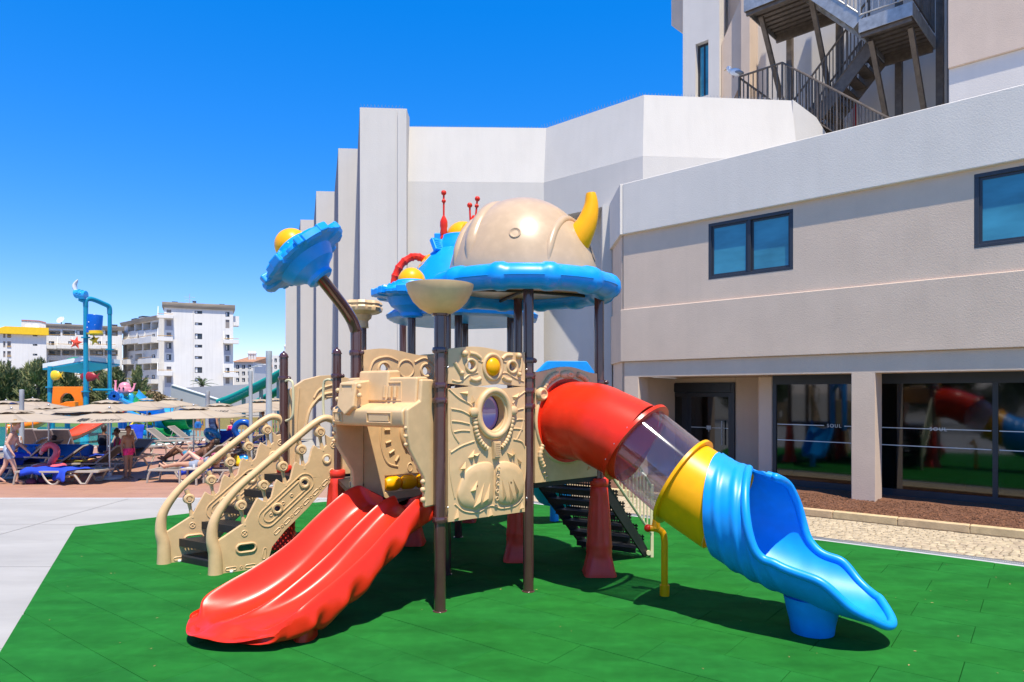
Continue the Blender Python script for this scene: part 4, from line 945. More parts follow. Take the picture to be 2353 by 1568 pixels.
NTs, NY = 46, 44
for i in range(NTs + 1):
    t = 1.90 * i / NTs; w_ = lerp(st_, sw_, t); ring = []
    nose = max(0, (t - 1.20) / .7) ** 2
    for j in range(NY + 1):
        y = -1 + 2 * j / NY; tt_ = t - nose * .27 * y * y
        ring.append(mid + sd * tt_ + sn * y * w_ + Vector((0, 0, sl_top(t, y) - (.05 * nose ** 3 if i > NTs - 3 else 0))))
    zf = lerp(st_, sz_, t); dp = .15 if t < 1.3 else .15 * max(.82, (1.9 - t) / .6)
    for (y, dz, ex_) in ((1.0, .06, .035), (1.0, -.02, .03), (1.0, -.10, .02), (.86, -.16, 0), (.5, -.10, 0), (0, -.07, 0), (-.5, -.10, 0), (-.86, -.16, 0), (-1.0, -.10, .02), (-1.0, -.02, .03), (-1.0, .06, .035)):
        sg = 1 if y > 0 else -1; tt_ = t - nose * .27 * y * y
        fade = max(0, min(1, (1.72 - t) / .35)); ex_ *= fade; bul = fade * (.030 * math.sin(t * 17 + 1) + .015 * math.sin(t * 31)) if dz < .05 and abs(y) == 1 else 0
        bz = fade * .03 * math.sin(t * 17 + 2) if dz < -.05 and abs(y) > .8 else 0
        ring.append(mid + sd * tt_ + sn * (y * w_ + sg * (ex_ + bul)) + Vector((0, 0, max(.012, zf + dz * dp / .15 + bz))))
    rs.append(ring)
for (f_, dz_) in ((.045, .93), (.080, .74), (.095, .42)):
    base_ = rs[NTs]; zc = sum(p.z for p in base_) / len(base_) * .7; rs.append([p + sd * f_ + Vector((0, 0, (zc - p.z) * (1 - dz_))) for p in base_])
slide = pl(MB().rings(rs), 'double_slide', m_red, ang=75)
sub = slide.modifiers.new('sub', 'SUBSURF'); sub.levels = 1; sub.render_levels = 1
for y in (-.55, .55):
    c_ = mid + sd * 1.30 + sn * y * .62
    pl(MB(T(c_.x, c_.y, 0)).lathe([(.09, 0), (.10, .02), (.085, .16)], 16, M=S(1, 1.6, 1)), 'slide_foot', m_red, slide)
pl(MB().tube([mid + sd * .75 + Vector((0, 0, 0)), mid + sd * .70 + Vector((0, 0, .46))], .04, 10), 'slide_prop', m_black, slide)

# ---- hood over the double slide
hm = panel_frame(E, A)
hood = MB(hm); HWx = plen(E, A)
yz = [(0, 1.06), (-.14, 1.06), (-.16, 1.36), (-.38, 1.66), (-.41, 1.88), (-.41, 2.04), (-.22, 2.12), (-.20, 2.33), (0, 2.33)]
def extx(mb, poly, xa, xb):
    n = len(poly); mb.add([(xa, p[0], p[1]) for p in poly] + [(xb, p[0], p[1]) for p in poly], [list(range(n)), list(range(n, 2 * n))[::-1]] + [(i, n + i, n + (i + 1) % n, (i + 1) % n) for i in range(n)])
LW, RW = MB(hm), MB(hm); extx(LW, yz, .065, .115); extx(RW, yz, HWx - .115, HWx - .065)
ho = pl(RW, 'slide_hood', m_tan, bev=.02, seg=3); pl(LW, 'hood_wall', m_tan, ho, bev=.02)
fr_ = MB(hm); extx(fr_, [(-.02, 1.86), (-.40, 1.86), (-.43, 1.90), (-.43, 2.02), (-.39, 2.055), (-.24, 2.09), (-.22, 2.35), (-.05, 2.36), (-.02, 2.33)], .10, HWx - .112)
pl(fr_, 'hood_console', m_tan, ho, bev=.02, seg=3)
tp_ = MB(hm); extx(tp_, [(-.26, 2.10), (-.235, 2.42), (-.06, 2.43), (-.04, 2.36)], .28, .70); pl(tp_, 'hood_crest', m_tan, ho, bev=.025, seg=3)
gd = MB(hm); gd.add([(.20, -.43, 2.30), (.44, -.43, 2.30), (.44, -.47, 2.06), (.34, -.50, 1.97), (.20, -.47, 2.06), (.20, -.2, 2.33), (.44, -.2, 2.33), (.44, -.2, 1.96), (.34, -.2, 1.93), (.20, -.2, 1.96)],
    [(0, 1, 2, 3, 4), (5, 9, 8, 7, 6), (0, 5, 6, 1), (1, 6, 7, 2), (2, 7, 8, 3), (3, 8, 9, 4), (4, 9, 5, 0)]); pl(gd, 'console_nose', m_tan, ho, bev=.018)
vg = MB(hm); vg.box(.24, .40, -.458, -.448, 2.10, 2.115); vg.box(.24, .40, -.452, -.44, 2.15, 2.165); vg.box(.235, .25, -.446, -.43, 2.17, 2.27); vg.box(.39, .405, -.446, -.43, 2.17, 2.27); vg.box(.235, .405, -.446, -.43, 2.27, 2.285)
pl(vg, 'nose_grille', m_tan, ho, bev=.004)
kb = MB(hm)
for x, z in ((.475, 2.26), (.48, 2.17), (.17, 2.22), (.165, 2.13)): kb.ball((x, -.42, z), .026, 9, 6)
for x in (.66, .73, .80): kb.tube([(x, -.25, 2.26), (x, -.255, 2.15)], .018, 8)
for x0_, x1_ in ((.12, .24), (.60, .92)):
    kb.tube([(x0_, -.435, 1.905), (x1_, -.435, 1.905), (x1_, -.435, 2.0), (x0_, -.435, 2.0)], .010, 6, closed=True); kb.box(x0_ + .03, x1_ - .03, -.445, -.425, 1.92, 1.975)
kb.tube([(.60, -.235, 2.12), (.87, -.235, 2.12), (.86, -.225, 2.30), (.60, -.225, 2.30)], .010, 6, closed=True)
for z in (1.70, 1.78, 1.86): kb.ball((HWx - .09, -.405, z), .02, 8, 6); kb.ball((.09, -.405, z), .02, 8, 6)
for z in (1.14, 1.24, 1.32): kb.ball((HWx - .09, -.155, z), .028, 8, 6)
pl(kb, 'console_knobs', m_tan, ho, kind='stuff')

# ---- left stair: two scrolled side rails, black treads
sx = Vector((.80, .60, 0)); railM = frame((D[0], D[1], 0), sx) @ T(-1.60, 0, 0)
bot = [(.0, 0), (.66, 0), (.69, .10), (.74, .26), (.90, .44), (1.20, .70), (1.58, 1.09)]
top = [(1.60, 1.62), (1.50, 1.60), (1.44, 1.64)]
for (xk, zk) in ((1.35, 1.66), (1.11, 1.46), (.87, 1.25), (.63, 1.04), (.36, .81)):
    top += [(xk + .10, zk - .16), (xk + .04, zk - .21), (xk - .02, zk - .19)] if xk > .4 else [(xk + .10, zk - .10), (xk + .03, zk - .22)]
    if xk > .4: top += [(xk - .07, zk - .15), (xk - .10, zk - .20)]
top += [(.17, .46), (.10, .42)]
hol = [circ(.80, .735, .055, 18), circ(1.15, 1.03, .055, 18), circ(1.45, 1.32, .05, 18), slot(.42, .29, .13, .052)]
rail = pl(MB(railM).panel(bot + top, [h[::-1] for h in hol], -.028, .028), 'stair_rail_panel', m_tan, bev=.01)
hr = spline([(.07, 0, .0), (.065, 0, .25), (.03, 0, .45), (.07, 0, .69), (.28, 0, .98), (.63, 0, 1.28), (1.05, 0, 1.61), (1.30, 0, 1.80), (1.45, 0, 1.86), (1.57, 0, 1.80), (1.60, 0, 1.60)], 6)
n_ = len(hr); pl(MB(railM).tube(hr, [.088 - .042 * min(1, k / 24) for k in range(n_)], 14), 'handrail', m_tan, rail, ang=70)
rr2 = MB(railM)
for (xk, zk) in ((.36, .815), (.63, 1.04), (.87, 1.26), (1.11, 1.46), (1.36, 1.68)):
    for s_ in (-1, 1): rr2.torus((xk, s_ * .036, zk), .048, .020, 20, 7)
    rr2.lathe([(.064, -.04), (.064, .04)], 18, M=T(xk, 0, zk) @ RX(90)); rr2.lathe([(.026, -.058), (.026, .058)], 12, M=T(xk, 0, zk) @ RX(90))
    rr2.tube([(xk + .005, 0, zk - .05), (xk + .02, 0, zk - .14), (xk + .045, 0, zk - .25)], [.028, .02, .035], 8)
    rr2.tube([(xk, 0, zk + .04), (xk - .03, 0, zk + .12)], .03, 8)
for h, r_ in ((hol[0], .02), (hol[1], .02), (hol[2], .016), (hol[3], .016)): rr2.tube([(p[0], -.03, p[1]) for p in h], r_, 6, closed=True)
an = math.degrees(math.atan2(1.03 - .735, .35))
for Ls, rs_ in ((.62, .115), (.58, .07)): rr2.tube([(p[0], -.029, p[1]) for p in slot(.92, .835, Ls, rs_, an, 10)], .009, 5, closed=True)
for f_ in (-.26, -.06, .08, .26): rr2.torus((.92 + f_ * math.cos(R(an)), -.03, .835 + f_ * math.sin(R(an))), .018, .007, 12, 5)
for k in range(6):
    x = .80 + k * .125; z = .45 + k * .112; rr2.tube([(p[0], -.029, p[1]) for p in slot(x, z, .06, .02, 42, 5)], .006, 4, closed=True); rr2.torus((x + .06, -.029, z + .055), .016, .006, 10, 4)
for x, z in ((.24, .06), (.47, .06)): rr2.tube([(p[0], -.029, p[1]) for p in slot(x, z, .09, .02, 0, 5)], .006, 4, closed=True); rr2.torus((x + .12, -.029, z), .016, .006, 10, 4)
rr2.tube([(p[0], -.029, p[1]) for p in slot(.64, .19, .10, .02, 80, 5)], .006, 4, closed=True)
for x, z in ((.40, .47), (1.52, 1.15), (1.54, 1.50)):
    rr2.torus((x, -.029, z), .035, .007, 16, 5)
    for a_ in (45, 135): rr2.tube([(x - .03 * math.cos(R(a_)), -.03, z - .03 * math.sin(R(a_))), (x + .03 * math.cos(R(a_)), -.03, z + .03 * math.sin(R(a_)))], .006, 4)
rel_r = pl(rr2, 'rail_relief', m_tan, rail, ang=50)
pl(MB(railM).ball((.24, -.05, .03), .022, 10, 7), 'rail_bolt', mat('white_cap', (.75, .75, .74, 1), .4), rail)
offL = Vector((L[0] - D[0], L[1] - D[1], 0))
r2o = rail.copy(); col.objects.link(r2o); r2o.location = rail.location + offL; W[r2o.name] = W[rail.name] + offL
for ch in list(rail.children): c2 = ch.copy(); col.objects.link(c2); c2.parent = r2o
latx = offL.normalized(); LWd = offL.length
for k in range(1, 6):
    c = frame((D[0], D[1], 0), sx) @ Vector((-1.50 + k * .27, 0, .12 + k * .19))
    M = Matrix((latx, sx, Vector((0, 0, 1)))).transposed().to_4x4(); M.translation = c
    tr = MB(M); perf(tr, .04, LWd - .04, -.14, .16, 0, 22, 8, .35); tr.box(.035, LWd - .035, -.145, -.135, -.09, .005)
    pl(tr, 'stair_tread', m_black, recalc=False)
Mb = Matrix((latx, sx, Vector((0, 0, 1)))).transposed().to_4x4(); Mb.translation = frame((D[0], D[1], 0), sx) @ Vector((-1.20, 0, 0)); pl(MB(Mb).box(.06, LWd - .06, -.17, .16, .0, .11), 'bottom_step', m_black, bev=.02)

# ---- arch panel behind the left stair, grab handles
am = panel_frame(L, K); AW = plen(L, K)
outl = [(.07, 1.05), (.20, 1.05), (.24, 1.60), (.33, 1.90), (.50, 2.07), (.70, 2.12), (.88, 2.06), (1.0, 1.9), (1.06, 1.6), (1.08, 1.05), (AW - .06, 1.05), (AW - .06, 2.30), (1.0, 2.40), (.75, 2.46), (.50, 2.44), (.28, 2.38), (.07, 2.24)]
arch = pl(MB(am).panel(outl, [], -.045, .045), 'arch_panel', m_tan, bev=.02)
ar = MB(am)
for pts, r_ in (([(.29, 1.62), (.36, 1.95), (.55, 2.16), (.8, 2.2)], .022), ([(.14, 1.2), (.17, 1.8), (.20, 2.26)], .016), ([(.42, 2.12), (.52, 2.25), (.8, 2.32), (1.0, 2.25)], .016), ([(.60, 2.13), (.85, 2.14)], .012)): ar.tube(spline([(p[0], -.046, p[1]) for p in pts], 6), r_, 8)
pl(ar, 'panel_relief', m_tan, arch)
for P, s_ in ((L, 1), (D, -1)):
    M = frame((P[0], P[1], 0), (.9, -.45, 0)); s2 = s_
    pl(MB(M).tube(spline([(s2 * .05, -.02, 2.36), (s2 * .14, -.03, 2.37), (s2 * .20, -.03, 2.30), (s2 * .205, -.03, 1.95), (s2 * .17, -.03, 1.84), (s2 * .06, -.02, 1.80)], 6), .017, 8), 'grab_handle', m_cream)
pl(MB().tube(spline([(P2[0], P2[1], 2.66), (P2[0] + .15, P2[1] - .1, 2.72), (P2[0] + .6, P2[1] - .5, 2.72), (Fp[0] - .05, Fp[1] + .3, 2.66)], 6), .016, 8), 'guard_rail', mat('olive_pipe', (.06, .07, .05, 1), .4))
# side and rear panels that fill the decks
for (p_, q_, z0, z1) in ((D, P2, 1.1, 1.9), (G, P4, 1.15, 1.95), (P1, P6, 1.1, 1.9)):
    M = panel_frame(p_, q_); Ln = plen(p_, q_)
    pl(MB(M).panel([(.07, z0), (Ln - .07, z0)] + wavy(Ln - .07, .07, z1, .03, 14, 0, 1), [circ(Ln / 2, (z0 + z1) / 2, .14, 20)[::-1]], -.03, .03), 'side_panel', m_tan, bev=.01)

# ---- right stair, black perforated treads and cream railing
t0, t1 = Vector((.36, 9.0, 1.08)), Vector((1.10, 8.42, 1.10)); dn = Vector((.69, .74, -1.09))
sd_ = MB()
def stringer(p):
    u_ = dn.normalized(); n2 = Vector((u_.x * .0, u_.y * .0, 1)); w2 = (t1 - t0).normalized() * .012
    pts = [p + n2 * .10, p - n2 * .14, p + dn - n2 * .0 + Vector((-.05, -.05, .02)), p + dn + n2 * .02, p + dn + n2 * .12]
    k = len(pts); return MB().add([x - w2 for x in pts] + [x + w2 for x in pts], [list(range(k)), list(range(k, 2 * k))[::-1]] + [(i, k + i, k + (i + 1) % k, (i + 1) % k) for i in range(k)])
rs1 = pl(stringer(t0), 'stair_stringer', m_black); rs2 = pl(stringer(t1), 'stair_stringer', m_black)
lat = (t1 - t0); LL = lat.length; lx = lat.normalized(); ly = Vector((dn.x, dn.y, 0)).normalized()
for k in range(6):
    c = t0 + dn * ((k + .7) / 6.6); M = Matrix((lx, ly, Vector((0, 0, 1)))).transposed().to_4x4(); M.translation = Vector((c.x, c.y, c.z))
    tr = MB(M); perf(tr, .02, LL - .02, -.10, .12, 0, 24, 6, .38); tr.box(.015, LL - .015, -.105, -.098, -.06, .004); perf(tr, .02, LL - .02, -.02, .06, 0, 24, 2, .4, .003) if 0 else None
    M2 = M @ T(0, -.105, -.06) @ RX(90); perf(tr, .02, LL - .02, -.10, .0, 0, 24, 3, .4, .004) if 0 else None
    pl(tr, 'stair_tread', m_black, recalc=False)
    rz_ = MB(M @ T(0, .115, .0) @ RX(90)); perf(rz_, .02, LL - .02, .0, .15, 0, 24, 4, .42)
    pl(rz_, 'stair_riser', m_black, recalc=False)
fence = MB(); o_ = lx * .06 + Vector((0, 0, 0)); ra_ = t1 + o_ + Vector((0, 0, .18)); rb_ = t1 + dn + o_ + Vector((0, 0, .33))
fo = pl(MB().tube([ra_, rb_], .018, 8), 'stair_railing', m_cream)
pl(MB().tube([ra_ + Vector((0, 0, .75)), rb_ + Vector((0, 0, .62))], .018, 8), 'top_rail', m_cream, fo)
for k in range(13):
    p = ra_.lerp(rb_, k / 12); pl(MB().tube([p, p + Vector((0, 0, .75 - .13 * k / 12))], .012, 7), 'baluster', m_cream, fo)
pe = rb_ + Vector((.02, .02, 0)); pl(MB().box(pe.x - .02, pe.x + .02, pe.y - .02, pe.y + .02, .0, rb_.z + .64), 'end_post', m_cream, fo, bev=.004)
pl(MB(T(pe.x - .05, pe.y - .03, .08)).lathe([(.03, -.02), (.032, .02)], 12, M=RX(90)), 'end_bracket', m_cream, fo)

# ---- rear blue slide with its hood
hbk = frame((.35, 10.95, 0), (.75, .1, 0))
pl(MB(hbk).panel([(.0, 1.1), (.1, 1.1), (.12, 2.2), (.5, 2.42), (.88, 2.2), (.9, 1.1), (1.0, 1.1), (1.0, 2.5), (.85, 2.70), (.2, 2.70), (0, 2.5)], [], -.06, .06), 'rear_hood', m_blue, bev=.03)
rsl = MB(); rr3 = []
for i in range(15):
    f_ = i / 14; c = Vector((.75, 10.75, 1.05)).lerp(Vector((.72, 11.9, .45)), f_) if 0 else Vector((.30 + .42 * f_, 11.2 + .5 * f_, 1.12 - .80 * f_ ** .8)); nn = Vector((.77, -.64, 0))
    rr3.append([c + nn * x + Vector((0, 0, z)) for x, z in ((-.36, .22), (-.30, .22), (-.24, .03), (0, 0), (.24, .03), (.30, .22), (.36, .22), (.33, -.02), (.2, -.06), (-.2, -.06), (-.33, -.02))])
bk = pl(rsl.rings(rr3), 'rear_slide', m_blue, ang=60); pl(MB().tube([(.72, 11.72, 0), (.72, 11.72, .40)], .075, 16), 'slide_leg', m_blue, bk)
# ================================================================== POOL TERRACE
m_water = mat('pool_water', (.05, .42, .47, 1), .06, var=.10, vscale=1.5, bump=.10, bscale=9, spec=.6)
m_canvas = per_object(mat('beige_canvas', (.38, .305, .225, 1), .85, var=.04, vscale=2, bump=.05), .04, .003)
m_alu = mat('brushed_aluminium', (.60, .60, .60, 1), .35, .8)
m_loung = mat('taupe_lounger_frame', (.42, .365, .30, 1), .5, var=.05)
m_mesh = mat('taupe_sling', (.19, .165, .14, 1), .8, var=.1, vscale=20)
m_towel = mat('royal_blue_towel', (.012, .055, .50, 1), .95, var=.2, vscale=6, bump=.4, bscale=40)
m_grey = mat('grey_lamp_paint', (.40, .43, .44, 1), .5, var=.05)
m_ink = mat('black_print', (.015, .015, .018, 1), .8)
m_pink = mat('pink_vinyl', (.80, .13, .19, 1), .25, var=.04)
m_cyan = plastic('turquoise_paint', (.008, .24, .38, 1), .35)
m_blue2 = plastic('royal_blue_vinyl', (.006, .09, .42, 1), .25)
m_sky2 = plastic('sky_blue_fibreglass', (.03, .33, .72, 1), .2)
m_green = plastic('green_fibreglass', (.015, .26, .05, 1), .25)
m_org = plastic('orange_fibreglass', (.85, .20, .006, 1), .3)
m_red2 = plastic('coral_fibreglass', (.80, .075, .03, 1), .25)
m_teal = plastic('teal_fibreglass', (.01, .28, .24, 1), .3)
m_lemon = plastic('yellow_fibreglass', (.80, .52, .02, 1), .3)
m_pnk2 = plastic('pink_fibreglass', (.80, .28, .36, 1), .3)
m_wht = mat('white_paint', (.72, .72, .72, 1), .5, var=.04)

pool = MB().prism([(-40, 27.0), (-17.5, 27.6), (-14.9, 28.2), (-14.2, 31.6), (-15.5, 38), (-26, 44), (-44, 44)], -.0075, .004).build('pool_water', m_water, kind='structure', origin=False)
cpts = [(-40, 27.0), (-17.5, 27.6), (-14.9, 28.2), (-14.2, 31.6), (-15.5, 38)]
MB().tube([(x, y, .0) for x, y in cpts], .14, 6, flat=.25).build('pool_coping', m_white_line, kind='structure', origin=False)
MB().prism([(-60, 60), (-11, 60), (-10.2, 38), (-14.5, 38.2), (-26, 44.3), (-60, 44.3)], -.007, -.002).build('lawn', mat('artificial_turf', (.07, .16, .02, 1), .95, var=.25, vscale=5, bump=.4), kind='structure', origin=False)

# ---- umbrellas
def umbrella(u, Y, half, z_edge, z_apex, label, rot=0, text=None, logo=False):
    c = at(u, 902, Y); x, y = c.x, c.y; r = thing('parasol', label, 'parasol', (x, y, 0), 'square beige parasols on the pool terrace')
    M = T(x, y, 0) @ RZ(rot)
    MB(M).tube([(0, 0, .05), (0, 0, z_apex - .02)], .022, 10).build('pole', m_alu, r)
    MB(M).lathe([(.30, 0), (.31, .02), (.30, .06), (.06, .075), (.05, .16), (.028, .165)], 24).build('base', m_grey, r)
    cn = MB(M); N = 9; cor = [(-half, -half), (half, -half), (half, half), (-half, half)]; zv = z_edge + (z_apex - z_edge) * .80
    v, f = [], []
    for k in range(4):
        a, b = Vector(cor[k]), Vector(cor[(k + 1) % 4]); base = len(v)
        for i in range(6):
            t = i / 5 * .84
            for j in range(N):
                s_ = j / (N - 1); p = a.lerp(b, s_) * (1 - t); sag = -.035 * (math.sin(math.pi * s_)) * (1 - t) - .02 * math.sin(math.pi * t)
                v.append((p.x, p.y, z_edge + (z_apex - .05 - z_edge) * t + sag))
        for i in range(5):
            for j in range(N - 1): q_ = base + i * N + j; f.append((q_, q_ + 1, q_ + N + 1, q_ + N))
    can = cn.add(v, f).build('canopy', m_canvas, r, ang=25); sd = can.modifiers.new('solid', 'SOLIDIFY'); sd.thickness = .008
    vt = MB(M); h2 = half * .27
    for k in range(4):
        a, b = Vector(cor[k]).normalized() * h2 * 1.414, Vector(cor[(k + 1) % 4]).normalized() * h2 * 1.414; n = 7; row = []
        for j in range(n):
            s_ = j / (n - 1); p = a.lerp(b, s_); row.append((p.x, p.y, z_apex - .10 + .035 * abs(math.sin(math.pi * 2 * s_))))
        vt.add(row + [(0, 0, z_apex)], [(j, j + 1, n) for j in range(n - 1)])
    vo = vt.build('vent_cap', m_canvas, r, ang=25); s2 = vo.modifiers.new('solid', 'SOLIDIFY'); s2.thickness = .008
    MB(M).ball((0, 0, z_apex + .015), .03, 8, 6).build('finial', m_alu, r)
    for k in range(4):
        a = Vector(cor[k]); MB(M).tube([(a.x * .97, a.y * .97, z_edge - .015), (0, 0, z_apex - .12)], .010, 5).build('rib', m_alu, r)
        m_ = (Vector(cor[k]) + Vector(cor[(k + 1) % 4])) / 2; MB(M).tube([(m_.x * .97, m_.y * .97, z_edge - .045), (0, 0, z_apex - .12)], .010, 5).build('rib', m_alu, r)
    def skin_M(fx, tz):                              # a frame lying on the front slope
        sl = math.atan2(z_apex - .05 - z_edge, half); t = tz
        return M @ T(fx, -half * (1 - t), z_edge + (z_apex - .05 - z_edge) * t - .035 * (1 - t) * .8 - .015) @ RX(math.degrees(sl)) @ T(0, 0, .020)
    if text: text_mesh(text, half * .135, skin_M(half * .42 if logo else half * .3, .12) @ S(1, 1.9, 1), .002).build('lettering', m_ink, r, origin=False, ang=1)
    if logo:
        lm = MB(skin_M(-half * .13, .14)); g_ = half * .16
        for dx in (-.5, -.28, .28, .5): lm.box(dx * g_ - .014, dx * g_ + .014, 0, g_ * 1.3, -.002, .002)
        lm.box(-.014, .014, -g_ * .35, g_ * 1.3, -.002, .002); lm.box(-.6 * g_, .6 * g_, g_ * .6, g_ * .8, -.003, .003); lm.build('logo', m_ink, r, origin=False)
        MB(skin_M(half * .045, .13)).box(-.003, .003, 0, g_, -.002, .002).build('divider', m_ink, r, origin=False)
    return r
umbrella(252, 17.5, 1.10, 1.50, 1.80, 'beige parasol printed with a full hotel name, between loungers and person in pink trunks', text='JUPITER', logo=True)
umbrella(247, 20.2, 1.12, 1.70, 1.99, 'plain beige parasol directly behind the fully lettered parasol')
umbrella(445, 19.6, 1.15, 1.52, 1.83, 'plain beige parasol shading the sunbathers in bikinis, its pole beside their lounger')
umbrella(504, 22.6, 1.20, 1.58, 1.86, 'beige parasol with part of the lettering showing, behind the one over the sunbathers', text='   PITER')
umbrella(26, 17.7, 1.35, 1.50, 1.78, 'large beige parasol above the walking person in denim shorts')
umbrella(112, 20.3, 1.0, 1.58, 1.82, 'beige parasol with one printed letter, beside the orange slide', text='R')
umbrella(14, 24.5, 1.3, 1.56, 1.92, 'beige parasol with a small logo behind the large one over the walking person', logo=True)
for u, Y, hf, lab in ((75, 29, 1.0, 'far plain beige parasol below the orange arch'), (338, 30, 1.0, 'far plain beige parasol below the yellow tipping bowl'), (392, 34, 1.0, 'far plain beige parasol at the foot of the grey ramp wall'), (598, 26, 1.3, 'far plain beige parasol between the two grey lamp columns'), (632, 30, 1.2, 'far plain beige parasol beside the brown capped post')):
    umbrella(u, Y, hf, 1.56, 1.96, lab)

# ---- loungers (lengthwise along +x, head end at +x)
def lounger(back=0.0, name_='sun_lounger'):
    r = thing(name_, 'x', 'sun lounger'); Lh = .72
    fr = MB()
    for s_ in (-1, 1):
        fr.box(-1.0, 1.0, s_ * .30 - .02, s_ * .30 + .02, .28, .325)
    fr.box(-1.0, -.955, -.279, .279, .282, .322); fr.box(.955, 1.0, -.279, .279, .282, .322); fr.build('frame', m_loung, r, bev=.006)
    def leg(pts, s_): MB().tube([(p[0], s_ * .30, p[1]) for p in pts], .024, 6, flat=1.2).build('leg', m_loung, r)
    for s_ in (-1, 1):
        leg([(-.95, .29), (-1.0, .18), (-1.03, .0)], s_)
        leg(spline([(-.35, .28), (-.28, .14), (-.15, .01), (-.02, .01), (.1, .14), (.28, .22), (.42, .23)], 4), s_); leg([(.85, .29), (.70, .02), (.58, .02), (.42, .23)], s_)
    MB().box(-.95, .28, -.275, .275, .300, .318).build('seat_sling', m_mesh, r)
    bk = MB(T(.28, 0, .32) @ RY(-back)); bk.box(.0, .70, -.265, .265, -.012, .004).build('back_sling', m_mesh, r)
    bf = MB(T(.28, 0, .32) @ RY(-back))
    for s_ in (-1, 1): bf.box(.0, .74, s_ * .285 - .018, s_ * .285 + .018, -.02, .02)
    bf.box(.70, .74, -.267, .267, -.018, .018); bf.build('back_frame', m_loung, r)
    if back > 20: MB().tube([(.28 + .45 * math.cos(R(back)), .28, .32 + .45 * math.sin(R(back))), (.75, .29, .30)], .012, 6).build('back_strut', m_alu, r)
    return r
def put(r, u, v, rz, label, s=1.0, grp='sun loungers on the pool terrace'):
    g = gr(u, v); return place(r, g.x, g.y, 0, rz, s, label, grp)
lf = lounger(0); lr = lounger(38); lu = lounger(62)
put(lf, 149, 1110, 0, 'flat lounger draped with crumpled blue towels in front of the pink flamingo')
put(lr, 210, 1089, 0, 'lounger with yellow and green towel and raised back beside the person in pink trunks')
put(copy_tree(lr), 112, 1092, 20, 'lounger with raised back between the walking person and the flamingo')
put(copy_tree(lr), 12, 1100, 180, 'lounger behind the walking person, cut by the picture edge')
put(copy_tree(lr), 448, 1106, 0, 'lounger on which the two people in bikinis sunbathe')
put(copy_tree(lr), 438, 1088, 0, 'lounger under the reclining person in multicoloured shorts')
for u, v, a, lab in ((126, 1052, 90, 'upright lounger seen from behind, with an orange chevron cushion'), (165, 1050, 90, 'upright lounger seen from behind, in front of the coral slide'), (88, 1048, 95, 'upright lounger seen from behind, beside the walking person')): put(copy_tree(lu), u, v, a - 180, lab, grp='upright loungers facing the pool')
put(copy_tree(lu), 318, 1050, -100, 'upright lounger with a blue towel over its back, at the pool edge')
put(copy_tree(lr), 470, 1062, 10, 'lounger carrying red and blue beach things behind the reclining person')
put(copy_tree(lr), 540, 1052, 0, 'lounger below the large blue swim ring')
put(copy_tree(lr), 590, 1040, 0, 'far lounger between the two grey lamp columns')
put(copy_tree(lr), 440, 1022, 180, 'far lounger across the pool corner near the green flume end')
put(lu, 245, 1066, 70, 'upright lounger under the seated person in the dark vest')

# ---- towels: folded cloth sheets draped by hand
def cloth(name, label, M, L, Wd, m, drop=.25, seed=0, group=None):
    b = MB(M); n, k = 22, 16; rows = []
    for i in range(n + 1):
        row = []
        for j in range(k + 1):
            x = (i / n - .5) * L; y = (j / k - .5) * Wd; e = max(0, abs(y) - .31)
            nz = noise.noise(Vector((x * 4 + seed, y * 4, seed)));
            z = .030 + .035 * nz + .02 * math.sin(x * 14 + seed) * math.cos(y * 9) - min(drop, e * 3.2) * (1 if y < 0 else .6)
            row.append((x + .03 * nz, math.copysign(min(abs(y), .31 + e * .25 + .03 * noise.noise(Vector((x * 6, seed, 2)))), y), z))
        rows.append(row)
    o = b.rings(rows, caps=False, ring_closed=False).build(name, m, ang=180, recalc=False); sd = o.modifiers.new('solid', 'SOLIDIFY'); sd.thickness = .012
    return tag(o, label, 'towel', group)
g1 = gr(149, 1110)
cloth('towel', 'crumpled blue towel on the foot of the flat lounger', T(g1.x - .45, g1.y, .325) @ RZ(8), .85, .70, m_towel, .12, 1)
cloth('towel', 'blue towel hanging in a triangle over the middle of the flat lounger', T(g1.x + .25, g1.y - .05, .325) @ RZ(-35), .66, .86, m_towel, .26, 5)
g2 = gr(210, 1089); stripe = mat('lime_stripe_towel', (.55, .50, .06, 1), .95, c2=(.45, .06, .10, 1), vscale=5, stretch=(.3, 5, 1), thr=(.45, .55))
cloth('towel', 'yellow green striped towel along the raised lounger beside the person in pink trunks', T(g2.x - .35, g2.y, .325), 1.1, .56, stripe, .1, 2)
cloth('towel', 'striped yellow towel on the raised back beside the person in pink trunks', T(g2.x + .28 + .28, g2.y, .325 + .22) @ RY(-38), .66, .54, stripe, .05, 3)
cloth('towel', 'rolled blue towel heap beyond the flamingo', T(g2.x - .1, g2.y + .6, .42), .7, .6, m_towel, .1, 4)
g3 = gr(448, 1106)
cloth('towel', 'blue towel spread under the sunbathers in bikinis', T(g3.x + .15, g3.y, .325), .8, .74, m_towel, .16, 7)
cloth('towel', 'blue towel over the raised back behind the sunbathers in bikinis', T(g3.x + .28 + .30, g3.y, .325 + .25) @ RY(-38), .75, .60, m_towel, .1, 8)
g4 = gr(318, 1050); cloth('towel', 'blue towel hung over the upright lounger at the pool edge', T(g4.x, g4.y - .12, .85) @ RX(75), .50, .5, m_towel, .05, 9)
g5 = gr(540, 1052); cloth('towel', 'blue towel hanging on the lounger below the swim ring', T(g5.x - .1, g5.y - .35, .62) @ RX(80), .55, .62, m_towel, .05, 10)
g6 = gr(20, 1094); cloth('towel', 'navy towel on the lounger behind the walking person', T(g6.x, g6.y, .40), 1.2, .9, mat('navy_towel', (.006, .03, .22, 1), .95, var=.2, bump=.4, bscale=40), .3, 12)
